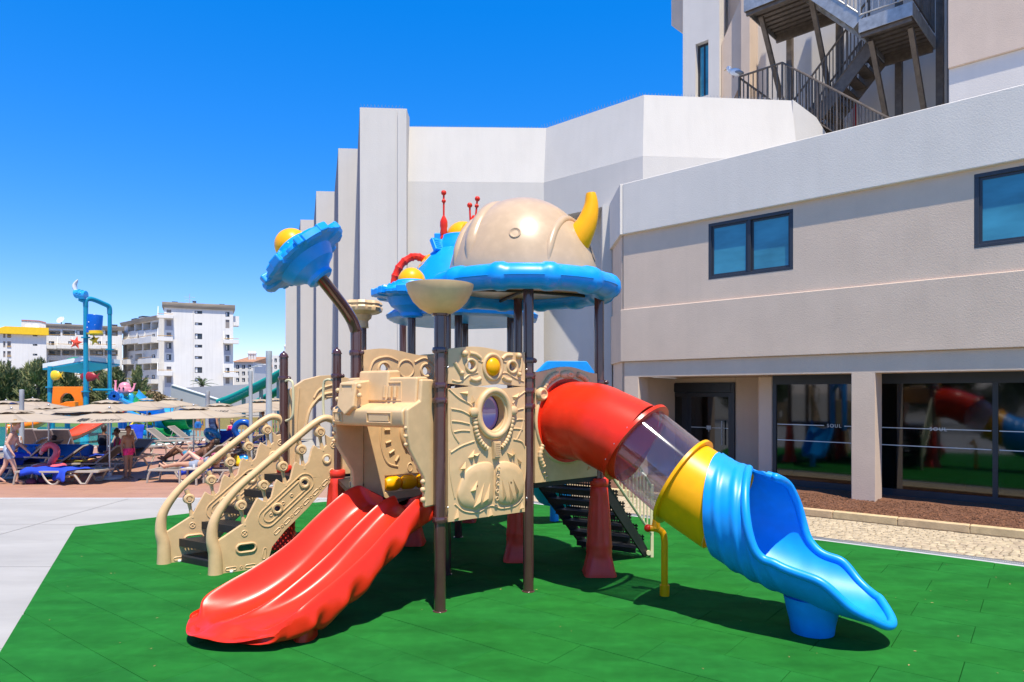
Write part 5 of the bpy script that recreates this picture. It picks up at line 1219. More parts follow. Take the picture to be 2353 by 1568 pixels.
for k, (u, v, lab) in enumerate(((492, 1050, 'blue towel beside the light blue swim ring'), (560, 1046, 'blue towel on the lounger right of the large swim ring'), (600, 1036, 'blue towel at the feet of the person in white shirt'), (580, 1030, 'blue towel beside the slim grey lamp column'))):
    gg = gr(u, v); cloth('towel', lab, T(gg.x, gg.y, .40), .9, .6, m_towel, .15, 20 + k, group='blue towels on far loungers')
# ---- small things about the loungers
def side_table(u, v, label):
    g = gr(u, v); r = thing('side_table', label, 'table', (g.x, g.y, 0)); M = T(g.x, g.y, 0)
    MB(M).box(-.22, .22, -.22, .22, .36, .39).build('table_top', m_loung, r, bev=.008)
    for a in (-1, 1):
        for b_ in (-1, 1): MB(M).box(a * .195 - .02, a * .195 + .02, b_ * .195 - .02, b_ * .195 + .02, 0, .36).build('leg', m_loung, r)
    return g
gt = side_table(441, 1113, 'low taupe side table in front of the sunbathers in bikinis')
tag(MB(T(gt.x + .05, gt.y, .392)).lathe([(.028, 0), (.035, .09), (.031, .09), (.025, .006)], 14).build('cup', m_wht), 'white cup on the low side table', 'cup')
tag(MB(T(gt.x - .08, gt.y + .05, .392)).box(-.06, .06, -.04, .04, 0, .012).build('book', m_wht, bev=.003), 'thin white book lying on the low side table', 'book')
def bag(u, v, s, m, label, cat='bag'):
    g = gr(u, v); b = MB(T(g.x, g.y, 0)); rings = []
    for z, r in ((0, .8), (.1, 1.0), (.35, 1.05), (.7, .9), (.95, .6), (1.0, .3)): rings.append([(r * s * math.cos(a) * (1 + .12 * noise.noise(Vector((a * 2, z * 3, u)))), r * s * .7 * math.sin(a), z * s * 1.1) for a in [2 * math.pi * k / 14 for k in range(14)]])
    return tag(b.rings(rings).build(cat, m, ang=60), label, cat)
plum = mat('plum_cloth', (.09, .015, .05, 1), .8, var=.3, vscale=20)
bag(72, 1112, .12, plum, 'plum dotted beach bag under the foot of the flat lounger'); bag(96, 1110, .12, plum, 'second plum dotted bag under the flat lounger, beside the orange toy')
bag(172, 1098, .11, m_org, 'orange beach toy in the shade under the flat lounger', 'toy')
bag(200, 1070, .30, mat('dark_violet_bag', (.05, .03, .055, 1), .8), 'large dark bag on the ground beyond the flamingo')
bag(480, 1060, .30, mat('crimson_bag', (.35, .01, .02, 1), .7), 'red beach bag behind the reclining person')
bag(455, 1064, .16, mat('magenta_bag', (.7, .02, .22, 1), .6), 'small magenta bag beside the reclining person')
bag(548, 1070, .18, mat('straw_bag', (.35, .22, .08, 1), .9, var=.3, vscale=30), 'straw bag on the ground near the stair handrail')
bag(560, 1062, .22, m_sky2, 'pale blue cool box bag beside the grey lamp column')
MBs = gr(330, 1103); sl = MB(T(MBs.x, MBs.y, 0)); sl.box(-.13, .13, -.05, .05, 0, .03); tag(sl.build('sandal', m_ink, bev=.015), 'black sandal on the terracotta deck beside the person in pink trunks', 'sandal')
sl2 = MB(T(MBs.x + .22, MBs.y + .12, 0) @ RZ(25)); sl2.box(-.13, .13, -.05, .05, 0, .03); tag(sl2.build('sandal', m_ink, bev=.015), 'second black sandal turned aside, nearer the sunbathers', 'sandal')
# flamingo ring
fg = gr(112, 1099); fl = thing('flamingo_float', 'pink inflatable flamingo with curved neck behind the towelled lounger', 'pool float', (fg.x, fg.y, 0))
FM = T(fg.x, fg.y, .26)
MB(FM).torus((0, 0, 0), .30, .11, 28, 12, M=RX(90)).build('ring', m_pink, fl, ang=80)
nk = spline([(.02, 0, .02), (.09, 0, .18), (.19, 0, .34), (.20, 0, .48), (.10, 0, .58), (-.04, 0, .57), (-.13, 0, .47)], 7); n_ = len(nk)
MB(FM).tube(nk, [.085 - .022 * k / n_ + (.012 if k > n_ - 14 else 0) for k in range(n_)], 16).ball((-.13, 0, .475), .070, 14, 10).build('neck', m_pink, fl, ang=80)
MB(FM).tube([(-.15, 0, .46), (-.20, 0, .38), (-.185, 0, .30)], [.055, .045, .012], 12).build('bill', mat('pale_pink_vinyl', (.80, .42, .44, 1), .3), fl)
MB(FM).tube([(-.195, 0, .33), (-.18, 0, .285)], [.032, .008], 10).build('bill_tip', m_ink, fl)
for s_ in (-1, 1): MB(FM).ball((-.12, s_ * .055, .51), .016, 8, 6).build('eye', m_ink, fl)
bg_ = gr(108, 1098); tag(MB(T(bg_.x, bg_.y, .16)).torus((0, 0, 0), .28, .11, 24, 10, M=RX(70)).build('swim_ring', m_sky2, ang=80), 'bright blue swim ring lying behind the flamingo neck', 'swim ring')
rg = at(559, 988, 21.5); tag(MB(T(rg.x, rg.y, rg.z)).torus((0, 0, 0), .25, .095, 28, 12, M=RZ(15) @ RX(8)).build('swim_ring', m_blue2, ang=80), 'large blue swim ring standing upright on a lounger', 'swim ring')
rg = at(488, 1000, 22.3); tag(MB(T(rg.x, rg.y, rg.z)).torus((0, 0, 0), .22, .08, 24, 10, M=RZ(-20) @ RX(40)).build('swim_ring', m_sky2, ang=80), 'light blue swim ring tilted among the crowded loungers', 'swim ring')
dk = gr(552, 1074); dM = T(dk.x, dk.y, .0)
tag(MB(dM).ball((0, 0, .12), (.16, .11, .11)).ball((-.10, 0, .28), .075).tube([(-.05, 0, .18), (-.09, 0, .27)], [.08, .06]).tube([(.1, 0, .14), (.22, 0, .22)], [.07, .02]).build('toy_duck', m_lemon, ang=60), 'yellow inflatable toy near the stair handrail', 'toy')
lg_ = gr(20, 1072); tag(MB(T(lg_.x + 1.3, lg_.y, .05)).box(-1.1, 1.1, -.1, .12, 0, .62, M=RX(-18)).build('air_mattress', m_blue2, bev=.08, seg=4), 'dark blue air mattress leaning behind the walking person', 'air mattress')
# lamp columns
for u, vb, vt_, rad, lab in ((576, 1067, 853, .055, 'slim grey lamp column beside the straw bag'), (618, 1118, 807, .070, 'tall thick grey lamp column beside the brown capped posts'), (50, 1060, 896, .07, 'grey lamp column behind the left parasols'), (477, 1020, 899, .09, 'grey lamp column behind the lettered parasol over the sunbathers')):
    g = gr(u, vb); zt = at(u, vt_, g.y).z; r = thing('lamp_column', lab, 'lamp post', (g.x, g.y, 0))
    MB(T(g.x, g.y, 0)).lathe([(rad, 0), (rad, zt * .62)], 18).build('shaft', m_grey, r); MB(T(g.x, g.y, 0)).lathe([(rad * .96, zt * .62), (rad * .96, zt - .25), (rad, zt - .24), (rad, zt), (rad * .2, zt + .01)], 18).build('head', m_grey, r)
    MB(T(g.x, g.y, 0)).lathe([(rad + .05, 0), (rad + .05, .02), (rad, .03)], 18).build('base_plate', m_grey, r)

# ---- water play tower
Yw = 34.0; px = Yw / F
wt = thing('water_play_tower', 'turquoise pipe water play tower with tipping bucket, orange arch and starfish', 'water slide', tuple(gr(170, 1004.4)))
def P(u, v, dy=0): p = at(u, v, Yw); return Vector((p.x, p.y + dy, p.z))
def part(mb, n, m, par=wt, **k): return mb.build(n, m, par, **k)
def zdn(u, dy=0): p = P(u, 902, dy); return Vector((p.x, p.y, 0))
for u, v0, dy, rad in ((197, 700, 0, .11), (219.5, 712, 1.2, .10), (115, 842, 0, .11), (142, 846, 2.0, .10)):
    part(MB().tube([zdn(u, dy), P(u, v0, dy)], rad, 14), 'pole', m_cyan)
    for v in ((776, 900) if u == 197 else ((800, 905) if u > 200 else (890,))): part(MB(Matrix.Translation(P(u, v, dy))).lathe([(rad + .002, -.03), (rad + .09, -.03), (rad + .09, .03), (rad + .002, .03)], 14), 'flange', m_cyan)
part(MB().tube(spline([P(197, 705), P(198, 690), P(203, 686, .3), P(213, 693, .9), P(219, 699, 1.15), P(219.5, 716, 1.2)], 5), .12, 12), 'arch_pipe', m_cyan)
wr = MB()
for k in range(3): wr.lathe([(.17, -.13), (.21, -.12), (.21, .12), (.17, .13)], 18, M=Matrix.Translation(P(182 + 6.5 * k, 676 + k * 1.5, -.1)) @ RY(80 + 6 * k))
part(wr, 'water_cannon', m_sky2, kind='stuff'); part(MB().tube(spline([P(183, 688), P(190, 691), P(198, 693)], 4), .10, 10), 'cannon_arm', m_cyan)
mn = spline([P(179, 643), P(172, 655), P(173, 666), P(180, 672)], 6); part(MB().tube(mn, [.02 + .13 * math.sin(math.pi * (k + .5) / len(mn)) * (1 if k < len(mn) * .75 else .9) for k in range(len(mn))], 10, flat=.6), 'moon', m_wht)
bc = P(217, 747); bM = Matrix.Translation(bc) @ RY(4)
bkt = part(MB(bM).lathe([(.05, .50), (.33, .50), (.345, .48), (.35, -.40), (.30, -.42), (.05, -.42)], 28), 'bucket', m_blue2)
part(MB(bM).lathe([(.352, -.32), (.358, -.30), (.356, -.45), (.05, -.46)], 28, M=Matrix.Shear('XY', 4, (0, 0)) @ RY(-8)), 'bucket_rim', m_lemon, bkt)
def star(c, r, y, m, name, n=5, rot=0, par=wt, ri=.42, th=.06):
    pts = [(c.x + (r if k % 2 == 0 else r * ri) * math.sin(math.pi * k / n + rot), c.z + (r if k % 2 == 0 else r * ri) * math.cos(math.pi * k / n + rot)) for k in range(2 * n)]
    b = MB(); nn = 2 * n; b.add([(p[0], c.y + y, p[1]) for p in pts] + [(c.x, c.y + y - th, c.z), (c.x, c.y + y + th, c.z)], [(i, (i + 1) % nn, nn) for i in range(nn)] + [((i + 1) % nn, i, nn + 1) for i in range(nn)])
    return part(b, name, m, par)
for du, dv in ((0, 0), (6, -8), (11, 6), (8, 14), (-4, 12), (12, -14)): star(P(214 + du, 742 + dv), .045, -.36 + .02 * abs(du) / 3, m_wht, 'star_print', par=bkt, th=.01)
part(MB().box(*[q_ for a in ((P(204, 0).x, P(212, 0).x), (Yw - .2, Yw + .2), (P(0, 757).z, P(0, 749).z)) for q_ in a]), 'bucket_bracket', m_cyan)
star(P(183.5, 789), .34, -.3, m_red2, 'starfish', rot=.2); star(P(208.5, 781), .30, .3, m_lemon, 'starfish', rot=-.2)
for s_ in (-1, 1): part(MB().ball(tuple(P(208.5 + s_ * 2, 777) + Vector((0, .18, 0))), .035, 8, 6), 'starfish_eye', m_ink)
rf = MB(); c4 = [P(98, 836), P(199, 818), P(223, 823, 2), P(128, 842, 2.2)]
rf.add([tuple(p) for p in c4] + [tuple(p - Vector((0, 0, .22))) for p in c4], [(0, 1, 2, 3), (4, 7, 6, 5), (0, 4, 5, 1), (1, 5, 6, 2), (2, 6, 7, 3), (3, 7, 4, 0)]); ro = part(rf, 'roof', m_wht)
part(MB().add([tuple(p - Vector((0, 0, .24))) for p in c4] + [tuple(p - Vector((0, 0, .30))) for p in c4], [(0, 1, 2, 3), (4, 7, 6, 5), (0, 4, 5, 1), (1, 5, 6, 2), (2, 6, 7, 3), (3, 7, 4, 0)]), 'roof_underside', m_cyan, ro)
part(MB(Matrix.Translation(P(143, 829, 1)) @ RY(-10)).ball((0, 0, 0), (.50, .5, .22), 18, 6, half=True), 'roof_dome', m_green, ro)
oc = [P(121, 888), P(193, 888), P(193, 934), P(121, 934)]
def PX(u): return P(u, 902).x
def PZ(v): return P(0, v).z
hole = [(PX(157) + (PX(173) - PX(157)) * math.cos(R(a)), PZ(921) + (PZ(904) - PZ(921)) * math.sin(R(a))) for a in range(0, 181, 15)]
part(MB().panel([(PX(124), PZ(889)), (PX(121), PZ(930)), (PX(141), PZ(934))] + hole[::-1] + [(PX(173), PZ(934)), (PX(193), PZ(934)), (PX(192), PZ(889))], [], Yw - .1, Yw + .1), 'orange_arch', m_org, bev=.03)
part(MB().panel([(PX(84), PZ(938)), (PX(95), PZ(928)), (PX(112), PZ(924)), (PX(123), PZ(926)), (PX(126), PZ(945)), (PX(84), PZ(945))], [], Yw - .5, Yw - .2), 'orange_side', m_org, bev=.05)
part(MB().panel([(PX(135), PZ(945)), (PX(150), PZ(930)), (PX(168), PZ(923)), (PX(190), PZ(922)), (PX(190), PZ(938)), (PX(165), PZ(948))], [], Yw - .6, Yw - .3), 'orange_side', m_org, bev=.05)
for c_, m1, sx_ in ((P(126, 863), m_lemon, .30), (P(203, 866), mat('maroon_fish', (.30, .012, .02, 1), .4), .42)):
    part(MB(Matrix.Translation(c_)).ball((0, 0, 0), (sx_, .1, .24), 16, 8).add([(sx_ * .8, 0, 0), (sx_ * 1.4, 0, .22), (sx_ * 1.4, 0, -.22), (sx_ * 1.1, .03, 0), (sx_ * 1.1, -.03, 0)], [(0, 1, 3), (0, 3, 2), (0, 4, 1), (0, 2, 4), (1, 4, 2, 3)]), 'fish', m1)
wl = P(236, 911, 1); whl = part(MB(Matrix.Translation(wl)).torus((0, 0, 0), .24, .035, 20, 6), 'water_wheel', m_blue2)
for k in range(5): part(MB(Matrix.Translation(wl) @ RY(36 * k)).box(-.24, .24, -.03, .03, -.035, .035), 'spoke', m_blue2, whl)
part(MB().tube([P(200, 896, .5), P(248, 896, .5)], .06, 10), 'cross_pipe', m_cyan)
for u in (120, 155, 190): part(MB().tube([P(u, 935), P(u, 1003)], .12, 10), 'pole', m_cyan)
def flume(name, label, ctr, wd, dp, m, th=.05, group=None, par=None, slab_=False):
    pts = spline(ctr, 8); rs = []
    for i, p in enumerate(pts):
        d = (pts[min(i + 1, len(pts) - 1)] - pts[max(i - 1, 0)]); n = Vector((-d.y, d.x, 0)).normalized(); ring = []
        for a in range(-90, 91, 15): ring.append(p + n * wd * math.sin(R(a)) + Vector((0, 0, dp * (1 - math.cos(R(a))))))
        for a in range(90, -91, -15): ring.append(p + n * (wd + th) * math.sin(R(a)) + Vector((0, 0, dp * (1 - math.cos(R(a))) - th)))
        rs.append(ring)
    o = MB().rings(rs).build(name, m, par, ang=60)
    if label: tag(o, label, 'water slide', group)
    return o
def Pt(u, v, Y): return at(u, v, Y)
flume('water_slide', 'coral red children slide running down behind the upright loungers', [Pt(262, 955, 32), Pt(235, 972, 31), Pt(195, 995, 30), Pt(165, 1010, 29.4), Pt(150, 1012, 29.2)], .45, .28, m_red2)
flume('water_slide', 'orange slide beside the walking person', [Pt(130, 950, 33), Pt(100, 968, 32), Pt(60, 990, 31), Pt(15, 998, 30.5)], .55, .40, m_org)
fs = thing('blue_green_flume', 'sky blue and green open water slide ending over the pool', 'water slide', tuple(gr(400, 1003)))
flume('upper_section', None, [Pt(290, 918, 38), Pt(312, 938, 37), Pt(345, 952, 36), Pt(388, 956, 36)], .62, .55, m_sky2, par=fs); flume('lower_section', None, [Pt(322, 962, 36.5), Pt(345, 972, 35.5), Pt(372, 982, 34.5), Pt(392, 985, 34.3)], .6, .5, m_sky2, par=fs)
flume('end_section', None, [Pt(384, 984, 34.6), Pt(405, 986, 34.4), Pt(425, 986, 34.3), Pt(440, 984, 34.3)], .62, .5, m_green, par=fs); flume('middle_section', None, [Pt(352, 994, 34), Pt(375, 999, 33.6), Pt(395, 1000, 33.4)], .5, .35, m_green, par=fs); flume('lead_section', None, [Pt(330, 999, 34), Pt(352, 1000, 34)], .5, .3, m_sky2, par=fs)
for u in (398, 432): 
    c_ = at(u, 988, 34.2); part(MB().tube([(c_.x, c_.y, 0), tuple(c_)], .10, 10), 'leg', m_cyan, fs)
part(MB().tube([at(396, 991, 34.1), at(440, 991, 34.1)], .07, 8), 'cross_beam', m_cyan, fs)
gsl = flume('water_slide', 'green narrow slide descending below the pink octopus', [Pt(282, 908, 39), Pt(292, 918, 38), Pt(304, 930, 37), Pt(313, 940, 36.5)], .38, .25, m_green)
oct_ = thing('octopus_figure', 'pink octopus figure waving above the green slide', 'figure', tuple(at(287, 912, 38))); oc_ = at(286.5, 897, 38)
MB(Matrix.Translation(oc_)).ball((0, 0, 0), (.36, .33, .36), 18, 12).ball((0, 0, .2), (.30, .28, .25), 16, 10).build('body', m_pnk2, oct_, ang=60)
for s_, e in ((-1, at(266, 880, 38)), (1, at(309, 887, 38))):
    e = Vector(e); o2 = Vector((s_ * .25, -.1, -.05)); ar_ = MB().tube(spline([oc_ + o2, oc_ + o2 + Vector((s_ * .2, 0, -.02)), e], 5), [.09, .085, .08, .075, .07, .07, .065, .06, .055, .05, .05], 10)
    for k in range(4): ar_.tube([e, e + Vector((.05 * (k - 1.5) + s_ * .02, 0, .14))], [.03, .018], 6)
    ar_.build('arm', m_pnk2, oct_, ang=60)
for s_ in (-1, 1): MB(Matrix.Translation(oc_)).ball((s_ * .11, -.33, .12), .05, 8, 6).build('eye', m_ink, oct_)
for u in (277, 302): c_ = at(u, 915, 37.6); part(MB().tube(spline([(c_.x, c_.y, 0), (c_.x, c_.y, c_.z - .1), (c_.x + (.1 if u < 290 else -.1), c_.y, c_.z + .15)], 4), .13, 10), 'post', m_sky2, oct_)
part(MB().tube([at(287, 912, 38) + Vector((0, 0, -1.9)), at(287, 906, 38)], .12, 10), 'stem', m_sky2, oct_)
yb = at(316, 901, 40); tag(MB(T(yb.x, yb.y, 0)).lathe([(.10, 0), (.09, yb.z - .45), (.14, yb.z - .36), (.34, yb.z - .25), (.48, yb.z), (.45, yb.z + .01), (.05, yb.z - .3)], 24).build('tipping_bowl', m_lemon), 'yellow tipping bowl on a stem beside the pink octopus', 'water toy')
ts = thing('teal_water_slide', 'long teal double flume water slide on columns by the white hall', 'water slide', tuple(gr(580, 990)))
for dy, du in ((0, 0), (1.4, 4)): flume('flume', None, [Pt(505 + du, 935, 42 + dy), Pt(535 + du, 924, 42 + dy), Pt(575 + du, 905, 42 + dy), Pt(612 + du, 887, 42 + dy), Pt(655 + du, 862, 42 + dy)], .50, .45, m_teal, par=ts)
flume('flume', None, [Pt(590, 935, 46), Pt(620, 918, 46), Pt(660, 895, 46)], .5, .45, m_teal, par=ts)
for u, v in ((560, 914), (600, 894), (640, 872)): c_ = at(u, v, 42.6); MB().tube([(c_.x, c_.y, 0), (c_.x, c_.y, c_.z - .05)], .12, 10).build('column', m_grey, ts)
wc = at(541, 945, 40); tag(MB(T(wc.x, wc.y, 0)).box(-2.0, 1.8, 0, .1, 0, .75).build('straw_screen', mat('straw_screen', (.42, .27, .08, 1), .95, var=.35, vscale=30, stretch=(8, 1, 1))), 'low straw screen behind the teal slide end', 'screen')
tag(MB().prism([tuple(at(u, 902, Y).xy) for u, Y in ((470, 38), (575, 38), (580, 41), (470, 41))], -.0, .06).build('splash_mat', m_sky2), 'turquoise splash landing at the foot of the teal slide', 'splash pad')
# sign, board and fence on the far side
sg = thing('blue_sign', 'blue notice board standing behind the left parasols', 'sign', tuple(gr(36, 975))); g = gr(36, 975)
MB(T(g.x, g.y, 0)).box(-.5, .5, -.03, .03, .9, 1.75 if 0 else at(0, 924, g.y).z + 0).box(-.5, .5, -.031, .031, at(0, 940, g.y).z, at(0, 923, g.y).z).build('board', m_blue2, sg, bev=.01)
for s_ in (-1, 1): MB(T(g.x, g.y, 0)).tube([(s_ * .4, 0, 0), (s_ * .4, 0, 1.0)], .03, 8).build('leg', m_grey, sg)
for k in range(3): MB(T(g.x, g.y, 0)).box(-.35, -.35 + .5 - .1 * k, -.036, -.033, 1.35 - .13 * k, 1.42 - .13 * k).build('lettering_line', m_wht, sg)
fence_ = thing('pool_fence', 'low wooden picket fence behind the far loungers by the hall', 'fence', tuple(at(600, 955, 33))); 
for k in range(14):
    c_ = at(555 + k * 7, 955, 33); MB(T(c_.x, c_.y, 0)).box(-.045, .045, -.01, .01, 0, .85).build('picket', mat('picket_wood', (.42, .30, .14, 1), .9) if k == 0 else bpy.data.materials['picket_wood'], fence_)
for z in (.2, .65): c_ = at(555, 955, 33); d_ = at(555 + 91, 955, 33); MB().box(c_.x, d_.x, c_.y + .011, c_.y + .03, z, z + .06).build('rail', bpy.data.materials['picket_wood'], fence_)

# more of the crowded terrace
for u, v, a, lab in ((30, 1066, 15, 'lounger with turquoise bag behind the air mattress'), (70, 1072, -10, 'lounger between the air mattress and the flamingo'), (285, 1074, 75, 'lounger just behind the person in pink trunks'), (505, 1044, 15, 'far lounger beside the light blue swim ring'), (620, 1052, 5, 'far lounger beyond the tall lamp column'), (395, 1030, 180, 'far lounger by the pool corner')): put(copy_tree(lr), u, v, a, lab)
fishY = at(313, 984, 31); fsh = thing('yellow_fish_figure', 'yellow fish figure with blue eye at the pool edge', 'figure', (fishY.x, fishY.y, 0)); MB(Matrix.Translation(fishY)).ball((0, 0, 0), (.33, .25, .30), 16, 10).ball((-.05, 0, -.35), (.22, .2, .28), 12, 8).build('body', m_lemon, fsh, ang=60)
MB(Matrix.Translation(fishY)).ball((.12, -.22, .10), (.11, .06, .11), 12, 8).build('eye', m_sky2, fsh); MB(Matrix.Translation(fishY)).tube([(-.05, 0, -.55), (-.05, 0, -fishY.z)], .08, 10).build('stem', m_cyan, fsh)
bag(22, 1070, .26, m_cyan, 'turquoise beach bag on the lounger behind the air mattress'); bag(300, 1060, .20, mat('navy_bag', (.01, .02, .08, 1), .8), 'navy bag on the ground behind the person in pink trunks'); bag(530, 1056, .22, mat('orange_cloth', (.6, .16, .02, 1), .8), 'orange bag below the large blue swim ring')
gg = gr(70, 1072); cloth('towel', 'blue towel bunched on the lounger before the flamingo', T(gg.x, gg.y, .36), .9, .7, m_towel, .2, 31)
gg = gr(285, 1074); cloth('towel', 'dark towel over the lounger behind the person in pink trunks', T(gg.x, gg.y + .2, .50) @ RZ(75), .8, .6, darkt if 0 else mat('charcoal_towel', (.03, .03, .05, 1), .95), .2, 32)
# ================================================================== FAR BUILDINGS AND PLANTS
m_apt = mat('white_stucco', (.70, .675, .635, 1), .9, var=.05, streak=.08, vscale=.25, bump=.05, detail=7)
m_aptg = mat('grey_stucco', (.40, .40, .44, 1), .9, var=.04, vscale=.3)
m_con = mat('stained_concrete', (.36, .30, .23, 1), .9, var=.25, vscale=.4, stretch=(.6, .6, 3))
m_yelp = mat('yellow_paint', (.80, .50, .01, 1), .7, var=.05)
m_wpane = mat('far_window_glass', (.045, .06, .075, 1), .12, var=.4, vscale=.9)
m_shut = mat('taupe_shutter', (.27, .24, .225, 1), .7, var=.1, vscale=.6)
m_rail_ = mat('ochre_rail', (.50, .30, .09, 1), .6)
m_tile = mat('clay_roof_tile', (.38, .19, .10, 1), .9, var=.25, vscale=1.5)
m_pink_h = mat('pink_stucco', (.60, .42, .38, 1), .9, var=.06, vscale=.4)
class Plane:
    def __init__(s, uL, YL, uR, YR):
        s.a = at(uL, 902, YL); s.b = at(uR, 902, YR); s.a.z = s.b.z = 0; s.M = frame(s.a, s.b - s.a); s.d = (s.b - s.a).normalized(); s.n = Vector((-s.d.y, s.d.x, 0)); s.L = (s.b - s.a).length
    def c(s, u, v):
        r = at(u, v, 1.0) - Vector((0, 0, CAM_H)); o = Vector((0, 0, CAM_H)); t = (s.a - o).dot(s.n) / r.dot(s.n); p = o + r * t
        return (p - s.a).dot(s.d), p.z
    def r(s, u0, v0, u1, v1): x0, z1 = s.c(u0, v0); x1, z0 = s.c(u1, v1); return x0, x1, z0, z1
def apartment(root, pl_, top, wins, loggias, m=m_apt, depth=11, u0=None, u1=None, shut=()):
    x0, _ = pl_.c(u0, top); x1, _ = pl_.c(u1, top); zt = pl_.c((u0 + u1) / 2, top)[1]; holes = []
    for q_ in wins + loggias: holes.append(pl_.r(*q_[:4]))
    MB(pl_.M).panel(rect(x0, x1, 0, zt), [rect(*h)[::-1] for h in holes], 0, .3).build('wall', m, root)
    MB(pl_.M).box(x0, x0 + .3, .302, depth, 0, zt - .01).build('side_wall', m, root); MB(pl_.M).box(x1 - .3, x1, .302, depth, 0, zt - .01).build('side_wall', m, root); MB(pl_.M).box(x0 + .31, x1 - .31, depth - .3, depth, 0, zt - .01).build('rear_wall', m, root); MB(pl_.M).box(x0 + .31, x1 - .31, .31, depth - .31, zt - .4, zt - .1).build('roof_slab', m_con, root)
    for k, q_ in enumerate(wins):
        a, b, c_, d_ = pl_.r(*q_[:4]); kind = q_[4] if len(q_) > 4 else 'glass'
        f_ = MB(pl_.M).box(a, b, .14, .2, d_ - .09, d_).box(a, b, .14, .2, c_, c_ + .09).box(a, a + .09, .14, .2, c_ + .091, d_ - .091).box(b - .09, b, .14, .2, c_ + .091, d_ - .091).box((a + b) / 2 - .04, (a + b) / 2 + .04, .142, .198, c_ + .092, d_ - .092)
        wo_ = f_.build('window', m_frame if kind == 'glass' else m_shut, root, kind=None)
        MB(pl_.M).box(a + .08, b - .08, .17, .19, c_ + .08, d_ - .08).build('pane', m_wpane if kind == 'glass' else m_shut, wo_)
        if kind == 'glass': MB(pl_.M).box(a + .1, a + .1 + (b - a) * random.uniform(.25, .45), .165, .169, c_ + .1, d_ - .1).build('curtain', m_wht, wo_)
    for k, q_ in enumerate(loggias):
        a, b, c_, d_ = pl_.r(*q_[:4]); dp = 1.5
        lo = MB(pl_.M).box(a - .12, a, .305, dp, c_ - .1, d_ + .1).box(b, b + .12, .305, dp, c_ - .1, d_ + .1).box(a - .12, b + .12, dp + .001, dp + .12, c_ - .1, d_ + .1).box(a, b, .305, dp, c_ - .12, c_).box(a, b, .305, dp, d_, d_ + .12).build('loggia', m, root, kind='stuff')
        w_ = (b - a); xa = a + w_ * random.choice((.12, .45)); MB(pl_.M).box(xa, xa + w_ * .42, dp - .06, dp - .004, c_ + .02, c_ + (d_ - c_) * .80).build('balcony_door', m_wpane, lo)
        MB(pl_.M).box(a, b, .05, .11, c_ + .16, c_ + .24).build('rail', m_rail_, lo)
        if random.random() < .4: MB(pl_.M).box(b - .9, b - .25, dp - .4, dp - .07, d_ - .75, d_ - .3).build('air_conditioner', m_wht, lo)
    return zt
def balcony(root, pl_, u0, v0, u1, v1, dp=1.4, m=m_apt, rail=True):
    a, b, c_, d_ = pl_.r(u0, v0, u1, v1)
    o = MB(pl_.M).box(a, b, -dp, -dp + .12, c_ + .0, d_).box(a, a + .12, -dp + .121, -.002, c_, d_).box(b - .12, b, -dp + .121, -.002, c_, d_).box(a + .121, b - .121, -dp + .121, -.002, c_, c_ + .2).build('balcony', m, root)
    if rail: MB(pl_.M).tube([(a, -dp + .06, d_ + .22), (b, -dp + .06, d_ + .22)], .05, 5).build('rail', m_rail_, o)
    # scalloped side cheek
    cz = d_ + .9
    MB(pl_.M).panel([(0, c_), (dp, c_), (dp, d_), (dp * .55, d_ + .15), (dp * .22, d_ + .55), (0, d_ + 1.6)], [], -.06, .06, M=Matrix(((0, 1, 0, a + .06), (-1, 0, 0, -.003), (0, 0, 1, 0), (0, 0, 0, 1)))).build('cheek', m, o)
    return o
def parapet(root, pl_, u0, u1, vt, vb, m, dp=11.6, over=.5):
    x0, zb_ = pl_.c(u0, vb); x1, _ = pl_.c(u1, vb); zt = pl_.c((u0 + u1) / 2, vt)[1]; zb_ = pl_.c((u0 + u1) / 2, vb)[1]
    MB(pl_.M).panel([(-over, zb_ + .5), (-over + .25, zb_), (0, zb_), (0, zt), (-over, zt)], [], x0 - .3, x1 + .3, M=Matrix(((0, 1, 0, 0), (1, 0, 0, 0), (0, 0, 1, 0), (0, 0, 0, 1)))).build('roof_parapet', m, root)
    MB(pl_.M).box(x0 - .3, x1 + .3, .001, dp, zb_, zt - .6).build('roof_edge', m, root)
    return zt
def chimney(root, pl_, u, vt, vb, wu, m=m_apt):
    a, b, c_, d_ = pl_.r(u - wu / 2, vt, u + wu / 2, vb)
    o = MB(pl_.M).box(a, b, 2, 2 + (b - a), c_ - 1, d_ - .25).build('chimney', m, root); MB(pl_.M).box(a - .1, b + .1, 1.9, 2.1 + (b - a), d_ - .25, d_).build('chimney_cap', m_frame, o)
def mast(root, pl_, u, vt, vb):
    a, zt = pl_.c(u, vt); _, zb_ = pl_.c(u, vb); o = MB(pl_.M).tube([(a, 3, zb_ - 1), (a, 3, zt)], .05, 5).build('antenna_mast', m_grey, root)
    for k in range(4): MB(pl_.M).tube([(a - .9 + .15 * k, 3, zt - .6 - k * .5), (a + .9 - .15 * k, 3, zt - .6 - k * .5)], .025, 4).build('antenna_rod', m_grey, o)
def apt_root(label, u, Y): p = at(u, 902, Y); return thing('apartment_block', label, 'building', (p.x, p.y, 0))
ux = lambda x: 269.6 + .1641 * x
vy = lambda y: 661.8 + .1641 * y
